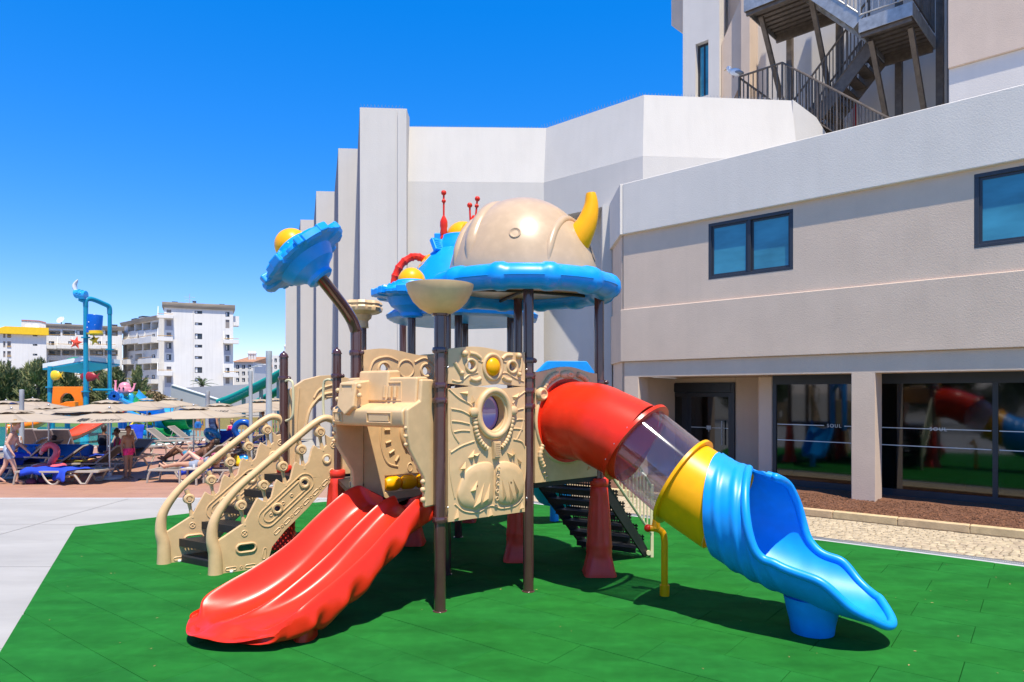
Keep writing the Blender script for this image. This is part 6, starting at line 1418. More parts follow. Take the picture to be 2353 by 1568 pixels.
# tall block
rt = apt_root('tall white apartment block with stained concrete roof edge and small window columns', 456, 120); pt = Plane(377, 117, 536, 121.5)
w1 = [(ux(690), vy(a), ux(755), vy(b), k) for a, b, k in ((302, 350, 'sh'), (450, 535, 'sh'), (625, 682, 'sh'), (768, 852, 'glass'), (930, 1012, 'glass'), (1102, 1160, 'sh'), (1245, 1330, 'sh'))]
w1 += [(ux(1085), vy(a), ux(1188), vy(b)) for a, b in ((320, 366), (484, 526), (638, 720), (795, 838), (955, 997), (1110, 1192), (1268, 1306))]
w1 += [(ux(1515), vy(a), ux(1570), vy(b), k) for a, b, k in ((335, 406, 'glass'), (445, 567, 'sh'), (655, 725, 'glass'), (798, 880, 'glass'), (955, 1036, 'sh'), (1120, 1190, 'glass'), (1260, 1342, 'sh'))]
apartment(rt, pt, vy(262), w1, [], u0=ux(655), u1=ux(1622), depth=13); parapet(rt, pt, ux(655), ux(1622), vy(222), vy(295), m_con, 13.4)
for a in ((565, 388, 786, 436), (563, 692, 782, 752), (560, 1172, 777, 1232), (1483, 732, 1696, 788), (1480, 1192, 1690, 1252)): balcony(rt, pt, ux(a[0]), vy(a[1]), ux(a[2]), vy(a[3]))
for a in ((657, 440, 790, 595), (655, 757, 786, 910), (650, 1236, 780, 1390), (1485, 792, 1600, 941)):
    x0_, x1_, z0_, z1_ = pt.r(ux(a[0]), vy(a[1]), ux(a[2]), vy(a[3])); wn = [w_ for w_ in w1 if w_[0] > ux(a[0]) and w_[2] < ux(a[2]) and w_[1] > vy(a[1]) and w_[3] < vy(a[3])]
    MB(pt.M).panel(rect(x0_ + .15, x1_ - .15, z0_, z1_), [rect(*pt.r(*w_[:4]))[::-1] for w_ in wn], -.02, -.002).build('painted_bay', m_aptg, rt)
x_, z_ = pt.c(ux(1062), vy(310)); MB(pt.M).tube([(x_, -.08, .2), (x_, -.08, z_)], .06, 6).build('downpipe', m_apt, rt)
for u, vt_, vb_, wu in ((800, 172, 205, 62), (1078, 165, 220, 38), (1470, 208, 235, 58)): chimney(rt, pt, ux(u), vy(vt_), vy(vb_), .1641 * wu)
mast(rt, pt, ux(1008), vy(52), vy(205))
x_, z_ = pt.c(ux(1622), vy(390)); MB(pt.M).box(x_, x_ + 1.0, .5, 3, z_ - 1.7, z_).build('bay_box', m_apt, rt)
# angled wing
rw = apt_root('white balconied apartment wing angled away beside the tall block', 330, 126); pw = Plane(281, 134, 365, 121)
lg_ = [(145, 512, 238, 600), (250, 508, 345, 592), (356, 495, 465, 584), (476, 487, 575, 575), (138, 800, 235, 880), (245, 792, 345, 875), (365, 780, 460, 866), (470, 770, 575, 860), (245, 928, 345, 1015), (362, 915, 380, 1012), (132, 1080, 230, 1160), (250, 1075, 342, 1140), (362, 1062, 460, 1148), (470, 1058, 570, 1142), (470, 1350, 570, 1435)]
wl_ = [(ux(265), vy(668), ux(300), vy(705)), (ux(485), vy(648), ux(525), vy(690)), (ux(480), vy(935), ux(525), vy(995)), (ux(180), vy(950), ux(210), vy(985)), (ux(480), vy(1220), ux(525), vy(1275)), (ux(410), vy(1222), ux(440), vy(1270))]
apartment(rw, pw, vy(470), wl_, [(ux(a), vy(b), ux(c_), vy(d_)) for a, b, c_, d_ in lg_], u0=ux(80), u1=ux(585), depth=12); parapet(rw, pw, ux(80), ux(575), vy(440), vy(490), m_con, 12.4)
for a in ((55, 745, 160, 795), (165, 735, 275, 785), (280, 725, 385, 775), (390, 712, 575, 768), (55, 1020, 235, 1070), (385, 1005, 578, 1055), (330, 1290, 575, 1340), (150, 1290, 320, 1340)): balcony(rw, pw, ux(a[0]), vy(a[1]), ux(a[2]), vy(a[3]), 1.2)
for u, vt_, vb_, wu in ((75, 425, 480, 50), (172, 392, 440, 50), (528, 365, 390, 40), (465, 382, 400, 60)): chimney(rw, pw, ux(u), vy(vt_), vy(vb_), .1641 * wu)
mast(rw, pw, ux(420), vy(205), vy(400))
# middle block
ua = lambda x: .1485 * x
va = lambda y: 674 + .1485 * y
rm = apt_root('long white apartment block with beige roof edge and loggias behind the water tower', 195, 128); pm2 = Plane(104, 124, 283, 130.4)
lg_ = [(750, 572, 936, 662), (966, 572, 1160, 662), (1390, 572, 1600, 662), (1628, 572, 1822, 662), (740, 872, 936, 966), (958, 872, 1156, 966), (1176, 872, 1292, 966), (1392, 874, 1600, 968), (1616, 876, 1822, 970), (1180, 1040, 1375, 1115), (760, 1040, 940, 1115), (960, 1040, 1160, 1115)]
wl_ = [(ua(1182), va(575), ua(1300), va(650)), (ua(755), va(742), ua(840), va(806)), (ua(1055), va(742), ua(1140), va(800)), (ua(1520), va(742), ua(1580), va(802)), (ua(1640), va(745), ua(1725), va(808)), (ua(1620), va(1025), ua(1822), va(1108)), (ua(1508), va(1052), ua(1596), va(1112)), (ua(1190), va(1202), ua(1272), va(1268)), (ua(1508), va(1202), ua(1575), va(1262)), (ua(1640), va(1202), ua(1725), va(1265)), (ua(1050), va(1202), ua(1130), va(1262)), (ua(850), va(1200), ua(930), va(1262))]
apartment(rm, pm2, va(540), wl_, [(ua(a), va(b), ua(c_), va(d_)) for a, b, c_, d_ in lg_], u0=ua(718), u1=ua(1890), depth=12); parapet(rm, pm2, ua(705), ua(1895), va(495), va(560), m_con, 12.4)
for a in ((600, 806, 880, 866), (885, 810, 1110, 866), (1115, 812, 1370, 868), (1375, 812, 1560, 866), (1565, 814, 1785, 866), (900, 1275, 1300, 1325)): balcony(rm, pm2, ua(a[0]), va(a[1]), ua(a[2]), va(a[3]), 1.3)
for u, vt_, vb_, wu in ((1770, 470, 500, 90), (1050, 445, 490, 90), (900, 465, 495, 180)): chimney(rm, pm2, ua(u), va(vt_), va(vb_), .1485 * wu)
dx, dz = pm2.c(ua(945), va(415)); ds = MB(pm2.M @ T(dx, 1, dz) @ RZ(-40) @ RX(60)).lathe([(.02, .0), (.45, .08), (.70, .24), (.67, .26), (.4, .10), (.02, .03)], 20).build('satellite_dish', m_wht, rm); MB(pm2.M).tube([(dx, 1, dz - 3), (dx, 1, dz)], .08, 6).build('dish_pole', m_frame, ds)
# yellow-roofed block
ry = apt_root('white apartment block with bright yellow roof band at the far left', 54, 122); py = Plane(2, 112, 108, 115.6)
wy = [(ua(508), va(a), ua(578), va(b)) for a, b in ((645, 670), (786, 816), (936, 967), (1080, 1106))]
for a, b in ((592, 692), (745, 842), (895, 994), (1046, 1138)): wy += [(ua(112), va(a), ua(168), va(b), 'sh'), (ua(50), va(a), ua(84), va(b), 'sh')]
apartment(ry, py, va(575), wy, [], u0=-6, u1=ua(718), depth=12)
for a, b in ((655, 692), (812, 842), (960, 994), (1105, 1138)): 
    x0_, x1_, z0_, z1_ = py.r(ua(108), va(a), ua(172), va(b)); MB(py.M).box(x0_, x1_, -.14, -.02, (z0_ + z1_) / 2, (z0_ + z1_) / 2 + .12).build('rail', m_rail_, ry)
x0_, z0_ = py.c(-6, va(598)); x1_, z1_ = py.c(ua(720), va(600)); zt0, zt1 = py.c(ua(75), va(515))[1], py.c(ua(718), va(540))[1]
MB(py.M).panel([(x0_, z0_ - .3), (x1_ + .3, z0_ - .3), (x1_ + .3, zt1), (py.c(ua(75), 0)[0], zt0), (x0_, py.c(-4, va(552))[1])], [], -.6, .0).build('roof_band', m_yelp, ry, bev=.05)
x0_, x1_, z0_, z1_ = py.r(ua(330), va(408), ua(714), va(560)); MB(py.M).panel([(x0_, z0_), (x1_, z0_), (x1_, z0_ + 1.2), (x0_ + (x1_ - x0_) * .72, z1_), (x0_, z1_)], [], 2, 7).build('penthouse', m_apt, ry)
MB(py.M).panel([(x1_, z0_ + 1.2), (x0_ + (x1_ - x0_) * .72, z1_), (x0_, z1_), (x0_, z1_ + .15), (x0_ + (x1_ - x0_) * .725, z1_ + .15), (x1_ + .05, z0_ + 1.35)], [], 1.9, 7.1).build('penthouse_coping', mat('dusty_red_coping', (.45, .16, .13, 1), .8), ry)
for u in (440, 555): x_, z_ = py.c(ua(u), va(505)); MB(py.M @ T(x_, 1.6, z_) @ RX(75)).lathe([(.02, 0), (.5, .12), (.48, .14), (.02, .04)], 16).build('satellite_dish', m_wht, ry)
# small houses by the hall
for (u0, u1, vt_, Y, lab) in ((537, 582, 830, 150, 'small white house with clay roof and chimneys beyond the teal slide'), (583, 630, 842, 165, 'low white terrace with clay roof half hidden by the lamp column'), (626, 662, 815, 140, 'narrow white house touching the hall corner')):
    rh = apt_root(lab, (u0 + u1) / 2, Y); ph = Plane(u0, Y, u1, Y); wv = []
    for r_ in range(3):
        for k in range(3): wv.append((u0 + (u1 - u0) * (.12 + .30 * k), vt_ + 9 + 15 * r_, u0 + (u1 - u0) * (.28 + .30 * k), vt_ + 18 + 15 * r_))
    zt = apartment(rh, ph, vt_ + 2, wv, [], u0=u0, u1=u1, depth=9); x0_, _ = ph.c(u0, 0); x1_, _ = ph.c(u1, 0)
    if u0 < 620: MB(ph.M).add([(x0_ - .3, -.5, zt), (x1_ + .3, -.5, zt), (x1_ + .3, 9.3, zt + 1.6), (x0_ - .3, 9.3, zt + 1.6), (x0_ - .3, 9.3, zt), (x1_ + .3, 9.3, zt)], [(0, 1, 2, 3), (0, 4, 5, 1), (1, 5, 2), (0, 3, 4), (3, 2, 5, 4)]).build('roof', m_tile, rh)
    for k in range(3): MB(ph.M).lathe([(.3, zt), (.3, zt + 1.8), (.42, zt + 1.9), (.42, zt + 2.2), (.08, zt + 2.6)], 10, M=T(x0_ + (x1_ - x0_) * (.45 + .14 * k), 4, 0)).build('chimney', m_apt, rh)
# grey ramp walls
gw = thing('grey_ramp_wall', 'long pale grey wall with a sloping coping behind the parasols', 'wall', tuple(gr(470, 950)))
m_gw = mat('pale_grey_render', (.36, .37, .39, 1), .85, var=.05, vscale=.5)
pg = Plane(388, 62, 662, 62); c1_ = [pg.c(u, v) for u, v in ((392, 889), (395, 886), (520, 925), (520, 940), (392, 945))]; MB(pg.M).panel(c1_, [], 0, .4).build('ramp_wall', m_gw, gw)
cc = [pg.c(u, v) for u, v in ((395, 886), (520, 925), (520, 923.5), (395, 884))]; MB(pg.M).panel(cc, [], -.08, .48).build('coping', m_wht, gw)
pg2 = Plane(420, 66, 680, 66); c2_ = [pg2.c(u, v) for u, v in ((428, 945), (680, 945), (680, 876), (560, 884), (428, 891))]; MB(pg2.M).panel(c2_, [[pg2.c(u, v) for u, v in ((508, 913), (540, 913), (540, 918), (514, 918))]], 0, .4).build('rear_wall', m_gw, gw)
# ---- foliage
m_jun = mat('juniper_leaf', (.11, .14, .05, 1), .8, var=.45, vscale=1.1); m_jun2 = mat('juniper_leaf_pale', (.26, .25, .10, 1), .8, var=.4, vscale=1.1)
m_bark = mat('bark', (.11, .08, .055, 1), .95, var=.3, vscale=6, bump=.5, bscale=20)
m_bush = mat('bush_leaf', (.07, .12, .03, 1), .7, var=.4, vscale=1.5)
m_flow = mat('white_blossom', (.7, .68, .66, 1), .8)
def juniper(u, vt_, Y, wd, seed, label):
    rnd = random.Random(seed); c = at(u, 902, Y); zt = at(u, vt_, Y).z; r = thing('juniper_tree', label, 'tree', (c.x, c.y, 0), 'junipers along the far edge of the pool')
    tk = MB(T(c.x, c.y, 0)).tube([(0, 0, 0), (.05, 0, zt * .4), (.02, .03, zt * .85)], [.22, .15, .04], 9)
    v, f, v2, f2 = [], [], [], []
    limbs = []
    for k in range(70):
        z = zt * (.12 + .86 * rnd.random() ** .9); rr_ = wd * (1 - (z / zt) ** 1.7) ** .8 * rnd.uniform(.55, 1.08); a = rnd.uniform(0, 6.283)
        base = Vector((0, 0, z * .8)); tip = Vector((rr_ * math.cos(a), rr_ * math.sin(a), z + .35 * wd * rnd.uniform(.2, .7))); limbs.append((base, tip))
        if k % 3 == 0: tk.tube([base, base.lerp(tip, .6)], [.035, .012], 5)
        for q_ in range(85):
            t = rnd.uniform(.30, 1.04); p = base.lerp(tip, t) + Vector((rnd.gauss(0, .14), rnd.gauss(0, .14), rnd.gauss(0, .12))) * wd * .5 * (1.2 - .7 * t)
            d = ((tip - base).normalized() + Vector((rnd.gauss(0, .45), rnd.gauss(0, .45), rnd.uniform(.1, .9)))).normalized(); L_ = rnd.uniform(.16, .48) * (wd / 1.8) ; s_ = d.orthogonal().normalized() * L_ * .22; n_ = d.cross(s_)
            V_, F_ = (v, f) if rnd.random() < .62 else (v2, f2); o_ = len(V_); V_ += [p - s_ * .5, p + s_ * .5, p + d * L_, p + n_ * .5 + d * L_ * .3]; F_ += [(o_, o_ + 1, o_ + 2), (o_, o_ + 3, o_ + 2)]
    tk.build('trunk', m_bark, r)
    MB(T(c.x, c.y, 0)).add(v, f).build('crown', m_jun, r, recalc=False, ang=180); MB(T(c.x, c.y, 0)).add(v2, f2).build('crown', m_jun2, r, recalc=False, ang=180)
for k, (u, vt_, Y, wd, lab) in enumerate(((14, 843, 58, 2.2, 'dark juniper at the left picture edge under the yellow roofed block'), (52, 858, 64, 1.9, 'juniper beside the blue notice board'), (88, 834, 57, 2.0, 'tall pointed juniper left of the turquoise poles'), (150, 858, 60, 2.1, 'juniper seen through the turquoise poles'), (226, 858, 63, 1.9, 'juniper right of the tipping bucket pole'), (264, 846, 60, 1.9, 'broad juniper left of the pink octopus'), (318, 848, 58, 1.35, 'slender juniper right of the pink octopus'))): juniper(u, vt_, Y, wd, k + 3, lab)
def bush(c, rx, rz, n, seed, label, m=m_bush, cat='bush', grp=None, flowers=False, leaf=.12):
    rnd = random.Random(seed); r = thing('bush' if cat == 'bush' else 'broadleaf_tree', label, cat, (c.x, c.y, 0), grp); v, f = [], []; fv, ff = [], []
    lumps = [(Vector((rnd.uniform(-.6, .6) * rx, rnd.uniform(-.6, .6) * rx, c.z + rnd.uniform(-.5, .6) * rz)), rnd.uniform(.35, .6)) for _ in range(14)]
    for k in range(n):
        lc, lr_ = rnd.choice(lumps); d = Vector((rnd.gauss(0, 1), rnd.gauss(0, 1), rnd.gauss(0, 1))).normalized(); p = lc + Vector((d.x * rx, d.y * rx, d.z * rz)) * lr_ * rnd.uniform(.75, 1.05)
        if p.z < .02: continue
        a = Vector((rnd.gauss(0, 1), rnd.gauss(0, 1), rnd.gauss(0, 1))).normalized() * leaf; b = a.orthogonal().normalized() * leaf * .55
        V_, F_ = (fv, ff) if flowers and rnd.random() < .3 else (v, f); o_ = len(V_); V_ += [p - a, p + b, p + a, p - b]; F_.append((o_, o_ + 1, o_ + 2, o_ + 3))
    MB(T(c.x, c.y, 0)).add(v, f).build('crown', m, r, recalc=False, ang=180)
    if fv: MB(T(c.x, c.y, 0)).add(fv, ff).build('blossom', m_flow, r, recalc=False, ang=180)
    tk = MB(T(c.x, c.y, 0)).tube([(0, 0, 0), (.03, .02, c.z * .6), (0, 0, c.z)], [.14 * rx / 1.5, .10 * rx / 1.5, .04], 8)
    for k in range(5): lc, _ = lumps[k]; tk.tube([(0, 0, c.z * .5), tuple(lc)], [.06 * rx / 1.5, .02], 5)
    tk.build('trunk', m_bark, r); return r
for k, (u, v, Y, rx, rz, lab) in enumerate(((30, 925, 66, 2.6, 1.1, 'low dark hedge bush under the left junipers'), (100, 925, 66, 2.6, 1.0, 'low hedge bush behind the orange arch'), (180, 922, 68, 2.6, 1.1, 'low hedge bush behind the turquoise poles'), (250, 922, 68, 2.6, 1.0, 'low hedge bush below the broad juniper'), (345, 915, 62, 1.6, .7, 'dry brownish shrub beside the yellow tipping bowl'))):
    c = at(u, v, Y); bush(Vector((c.x, c.y, max(.7, c.z))), rx, rz, 5000, 40 + k, lab, m=m_bush if k < 4 else mat('dry_leaf', (.20, .14, .07, 1), .9, var=.3), leaf=.13)
# palm
pc = at(464, 902, 72); pr = thing('palm_tree', 'palm with spreading fronds in front of the tall white block', 'palm', (pc.x, pc.y, 0)); ph_ = at(464, 886, 72).z
MB(T(pc.x, pc.y, 0)).tube([(0, 0, 0), (.05, 0, ph_ * .5), (0, 0, ph_)], [.28, .22, .2], 10).build('trunk', m_bark, pr); rnd = random.Random(5)
for k in range(22):
    a = k * 2.4; el = rnd.uniform(.15, 1.25); L_ = rnd.uniform(1.5, 1.9); pts = [Vector((math.cos(a) * math.cos(el) * t * L_, math.sin(a) * math.cos(el) * t * L_, ph_ + math.sin(el) * t * L_ - .42 * t * t * L_)) for t in [i / 7 for i in range(8)]]
    fb = MB(T(pc.x, pc.y, 0)); fb.tube(pts, [.025 - .002 * i for i in range(8)], 4)
    for i in range(1, 8):
        d = (pts[i] - pts[i - 1]).normalized(); sdv = d.cross(Vector((0, 0, 1))).normalized()
        for s_ in (-1, 1):
            for h_ in (0, .5):
                b0 = pts[i - 1].lerp(pts[i], h_); tip = b0 + (sdv * s_ * .30 + d * .22 + Vector((0, 0, -.05))) * (1.1 - .09 * i); fb.add([b0 - d * .02, b0 + d * .03, tip], [(0, 1, 2)])
    fb.build('frond', m_bush, pr, recalc=False, ang=180)
for k, (u, vt_, vb_) in enumerate(((584, 838, 880), (572, 842, 885))):
    c = at(u, 902, 110); zt = at(u, vt_, 110).z; r = thing('street_lamp', ('thin curved street lamp beyond the teal slide, nearer the low terrace', 'thin curved street lamp in front of the small clay roofed house')[k], 'lamp post', (c.x, c.y, 0), 'street lamps beyond the pool'); MB(T(c.x, c.y, 0)).tube(spline([(0, 0, 0), (0, 0, zt * .85), (.3, 0, zt * .97), (1.6, 0, zt)], 5), .07, 6).build('pole', m_grey, r); MB(T(c.x, c.y, 0)).box(1.5, 2.1, -.12, .12, zt - .05, zt + .06).build('lamp_head', m_wht, r)
# ---- garden on the other side, seen only as reflections in the shop glass
bush(Vector((-24, -9, 3.6)), 3.4, 2.6, 7000, 71, 'dark leafy tree mirrored in the shop window', cat='tree', leaf=.26); bush(Vector((-19, -13, 3.4)), 3.2, 2.4, 7000, 72, 'second dark tree mirrored in the shop window beside the oleander', cat='tree', leaf=.26)
bush(Vector((-30, 1, 3.0)), 3.0, 2.2, 6000, 73, 'broad tree mirrored in the window near the entrance', cat='tree', leaf=.26); bush(Vector((-15.5, -6.5, 1.3)), 1.7, 1.2, 5000, 74, 'white flowering oleander mirrored in the shop window', flowers=True, leaf=.11)
hr_ = thing('garden_house', 'pink house with clay roof mirrored in the shop window', 'building', (-34, 9, 0)); MB().box(-38, -34, 6, 13, 0, 3.4).build('wall', m_pink_h, hr_); MB().add([(-38.4, 5.6, 3.4), (-33.6, 5.6, 3.4), (-33.6, 13.4, 3.4), (-38.4, 13.4, 3.4), (-36, 5.6, 4.6), (-36, 13.4, 4.6)], [(0, 1, 4), (1, 2, 5, 4), (2, 3, 5), (3, 0, 4, 5), (0, 3, 2, 1)]).build('roof', m_tile, hr_)
for y in (7.5, 10.6): o = MB().box(-34.02, -33.96, y, y + 1.2, 1.0, 2.3).build('window', m_frame, hr_); MB().box(-33.955, -33.95, y + .1, y + 1.1, 1.1, 2.2).build('pane', m_wpane, o)
# ================================================================== PEOPLE
def bake(o, vox, smooth=6):
    rm_ = o.modifiers.new('rm', 'REMESH'); rm_.mode = 'VOXEL'; rm_.voxel_size = vox
    sm = o.modifiers.new('sm', 'SMOOTH'); sm.factor = .5; sm.iterations = smooth
    dg = bpy.context.evaluated_depsgraph_get(); me = bpy.data.meshes.new_from_object(o.evaluated_get(dg)); o.modifiers.clear(); mats = o.data.materials[:]
    o.data = me; me.materials.clear()
    for m in mats: me.materials.append(m)
    me.shade_smooth()
skin_a = mat('tanned_skin', (.50, .26, .16, 1), .5, var=.05, vscale=6); skin_b = mat('brown_skin', (.30, .145, .08, 1), .5, var=.05, vscale=6); skin_c = mat('fair_skin', (.60, .35, .25, 1), .5, var=.05, vscale=6); skin_d = mat('shaded_tan_skin', (.17, .08, .045, 1), .5)  # last skin is darkened: shade on those figures put into the colour
hair_b = mat('fair_hair', (.36, .22, .09, 1), .6, var=.3, vscale=25); hair_d = mat('dark_hair', (.03, .02, .015, 1), .55, var=.3, vscale=25); hair_m = mat('brown_hair', (.09, .05, .03, 1), .55, var=.3, vscale=25)
def stand(h=1.7, step=0.0, lean=0.0, arm=(.12, .10), bend=0.0):
    """joint table of a standing figure facing -y (local), feet at z=0"""
    k = h / 1.7; J = {}
    y = lambda z: -lean * max(0, z - .9)
    J['pelvis'] = (0, 0, .92); J['waist'] = (0, y(1.10), 1.08); J['chest'] = (0, y(1.3), 1.27); J['neck'] = (0, y(1.45), 1.44); J['head'] = (0, y(1.6) - .02, 1.59)
    for s_, n in ((-1, 'r'), (1, 'l')):
        J['sh_' + n] = (s_ * .165, y(1.38), 1.38); J['el_' + n] = (s_ * (.185 + arm[0] * .4), y(1.38) + .02 - s_ * step * .35, 1.10); J['wr_' + n] = (s_ * (.19 + arm[0] * .6), y(1.3) - arm[1] - s_ * step * .5, .87)
        J['hip_' + n] = (s_ * .085, 0, .90); J['kn_' + n] = (s_ * .09, -.02 + s_ * step * .5 - bend * .1, .49); J['an_' + n] = (s_ * .09, .02 + s_ * step, .08 + (.10 if s_ * step > .1 else 0)); J['to_' + n] = (s_ * .10, -.14 + s_ * step, .03 + (.0 if s_ * step <= .1 else .02))
    return {a: Vector(p) * k for a, p in J.items()}, k
RAD = dict(pelvis=.125, waist=.105, chest=.125, neck=.05, sh=.055, el=.040, wr=.028, hip=.088, kn=.056, an=.036, to=.028)
def person(name_label, M, J, k, skin, hair, suit=(), female=False, vox=.014, hairstyle='short', cat='person', group=None, face=None):
    r = thing('person', name_label, cat, tuple(M.translation), group); W[r.name] = M.translation.copy(); b = MB(M)
    ra = lambda n: RAD[n.split('_')[0]] * k
    def limb(*ns, extra=None):
        pts = [J[n] for n in ns]; rs = [ra(n) for n in ns]; path, rr_ = [], []
        for i in range(len(pts) - 1):
            for t in range(4): path.append(pts[i].lerp(pts[i + 1], t / 4)); q_ = rs[i] + (rs[i + 1] - rs[i]) * t / 4; rr_.append(q_ * (1.08 if t in (1, 2) else 1))
        path.append(pts[-1]); rr_.append(rs[-1]); b.tube(path, rr_, 12)
        for p, q_ in zip(pts, rs): b.ball(tuple(p), q_ * .98, 12, 8)
    fwd = (J['sh_l'] - J['sh_r']).cross(J['head'] - J['neck']).normalized(); 
    if face is not None: fwd = Vector(face).normalized()
    up_ = (J['head'] - J['neck']).normalized(); sd_v = up_.cross(fwd).normalized()
    # trunk: wide ellipsoids blended
    lat_ = (J['sh_l'] - J['sh_r']).normalized()
    for n, wx, wy in (('pelvis', 1.18 if female else 1.08, .86), ('waist', 1.0 if female else 1.12, .80), ('chest', 1.22, .86)):
        i = ['pelvis', 'waist', 'chest'].index(n); ax = (J[['waist', 'chest', 'neck'][i]] - J[n]).normalized(); l2 = (lat_ - ax * lat_.dot(ax)).normalized(); d2 = ax.cross(l2)
        Mx = Matrix((l2, d2, ax)).transposed().to_4x4(); Mx.translation = J[n]; b.ball((0, 0, 0), (ra(n) * wx, ra(n) * wy, ra(n) * 1.15), 16, 10, M=Mx)
    limb('pelvis', 'waist'); limb('waist', 'chest'); b.tube([J['chest'], J['neck'], J['head']], [.075 * k, .052 * k, .05 * k], 12)
    b.tube([J['sh_r'], J['chest'] + (J['neck'] - J['chest']) * .55, J['sh_l']], [.052 * k, .07 * k, .052 * k], 12)
    if female:
        for s_ in (-1, 1): b.ball(tuple(J['chest'] + lat_ * s_ * .065 * k + (fwd - up_ * fwd.dot(up_)).normalized() * .085 * k), .06 * k, 12, 8)
    for n in 'rl':
        limb('sh_' + n, 'el_' + n, 'wr_' + n); limb('hip_' + n, 'kn_' + n, 'an_' + n); limb('an_' + n, 'to_' + n)
        d = (J['to_' + n] - J['an_' + n]).normalized(); b.ball(tuple(J['an_' + n] - d * .03 * k + Vector((0, 0, -.02 * k)) * (1 if abs(d.z) < .6 else 0)), .038 * k, 10, 7)
        hd = (J['wr_' + n] - J['el_' + n]).normalized(); sdh = hd.orthogonal().normalized(); wv = J['wr_' + n]; nrm_ = hd.cross(sdh)
        Mx = Matrix((sdh, nrm_, hd)).transposed().to_4x4(); Mx.translation = wv + hd * .045 * k; b.ball((0, 0, 0), (.040 * k, .018 * k, .055 * k), 12, 8, M=Mx)
        for q_, (of, L_) in enumerate(((-.028, .058), (-.010, .072), (.010, .068), (.027, .052))):
            p0 = wv + hd * .085 * k + sdh * of * k; p1 = p0 + (hd + sdh * of * 2) * L_ * .55 * k; p2 = p1 + (hd * .8 + nrm_ * .5) * L_ * .5 * k; b.tube([p0 - hd * .02 * k, p1, p2], [.0095 * k, .009 * k, .007 * k], 6)
        t0_ = wv + hd * .03 * k - sdh * .035 * k; b.tube([t0_, t0_ + (hd * .6 - sdh * .7) * .04 * k, t0_ + (hd * .9 - sdh * .6) * .07 * k], [.012 * k, .010 * k, .008 * k], 6)
    Hm = Matrix((sd_v, -fwd, up_)).transposed().to_4x4(); Hm.translation = J['head']
    b.ball((0, 0, .02 * k), (.073 * k, .092 * k, .105 * k), 16, 12, M=Hm).ball((0, -.028 * k, -.045 * k), (.055 * k, .062 * k, .065 * k), 14, 8, M=Hm)
    b.ball((0, -.098 * k, -.012 * k), (.014 * k, .020 * k, .024 * k), 8, 6, M=Hm).ball((0, -.088 * k, -.056 * k), (.024 * k, .012 * k, .010 * k), 8, 6, M=Hm)
    for s_ in (-1, 1): b.ball((s_ * .074 * k, .01 * k, -.002 * k), (.010 * k, .020 * k, .030 * k), 8, 6, M=Hm)
    body = b.build('body', skin, r, recalc=True); bake(body, vox, 4)
    for s_ in (-1, 1): MB(M @ Hm).ball((s_ * .030 * k, -.083 * k, .018 * k), (.012 * k, .008 * k, .008 * k), 8, 6).build('eye', m_ink, r)
    hb2 = MB(M @ Hm); rs = []
    for i in range(9):
        p = R(4 + i * 13.5); ring = []
        for j in range(20):
            a = 2 * math.pi * j / 20; fx = math.sin(a); low = (fx < -.25)               # no hair over the face
            pp = min(p, R(62)) if low else p; q_ = 1.10 + .03 * noise.noise(Vector((a * 3, p * 4, k)))
            ring.append((.075 * k * q_ * math.sin(pp) * math.cos(a), .095 * k * q_ * math.sin(pp) * fx + .006 * k, .025 * k + .108 * k * q_ * math.cos(pp)))
        rs.append(ring)
    hb2.rings(rs)
    if hairstyle == 'bun': hb2.ball((0, .07 * k, .12 * k), (.045 * k, .045 * k, .04 * k), 12, 8)
    if hairstyle == 'long': hb2.tube([(0, .06 * k, .05 * k), (0, .10 * k, -.06 * k), (0, .09 * k, -.18 * k)], [.07 * k, .07 * k, .03 * k], 12)
    if hairstyle == 'curly':
        for q_ in range(40): a = random.uniform(0, 6.28); e = random.uniform(-.3, 1.5); hb2.ball((.09 * k * math.cos(e) * math.cos(a), .10 * k * math.cos(e) * abs(math.sin(a)) + .01 * k, .04 * k + .11 * k * math.sin(e)), .028 * k, 6, 5)
    hb2.build('hair', hair, r, ang=80)
    # clothes: shells lifted off the body along bone sections
    Mi = body.data; off0 = W[body.name]
    for (nm, mt, secs, lift) in suit:
        keep = []; 
        for p in Mi.polygons:
            c = M.inverted() @ (p.center + off0); ok = False
            for (a, t0_, c2_, t1_, rad_) in secs:
                A_, B_ = J[a], J[c2_]; d = B_ - A_; t = (c - A_).dot(d) / d.length_squared
                if t0_ <= t <= t1_ and (c - (A_ + d * t)).length < rad_ * k: ok = True
            if ok: keep.append(p)
        if not keep: continue
        idx = {}; vs_, fs_ = [], []
        for p in keep:
            f_ = []
            for vi in p.vertices:
                if vi not in idx: idx[vi] = len(vs_); v_ = Mi.vertices[vi]; vs_.append(v_.co + off0 + v_.normal * lift)
                f_.append(idx[vi])
            fs_.append(f_)
        o = MB(); o.v = [Vector(x) for x in vs_]; o.f = fs_; o.build(nm, mt, r, recalc=False, ang=180)
    return r
TRUNKS = [('pelvis', -.9, 'waist', .45, .22), ('hip_r', -.2, 'kn_r', .22, .14), ('hip_l', -.2, 'kn_l', .22, .14)]
SHORTS = [('pelvis', -.9, 'waist', .75, .24), ('hip_r', -.3, 'kn_r', .50, .16), ('hip_l', -.3, 'kn_l', .50, .16)]
BRIEF = [('pelvis', -.75, 'waist', .25, .21), ('hip_r', -.25, 'kn_r', .04, .13), ('hip_l', -.25, 'kn_l', .04, .13)]
BRA = [('chest', -.38, 'neck', .22, .17)]; VEST = [('waist', -.6, 'chest', 1.0, .22), ('chest', -.2, 'neck', .75, .19)]
TROUS = [('pelvis', -.9, 'waist', .5, .24), ('hip_r', -.3, 'kn_r', 1, .16), ('hip_l', -.3, 'kn_l', 1, .16), ('kn_r', 0, 'an_r', .95, .13), ('kn_l', 0, 'an_l', .95, .13)]
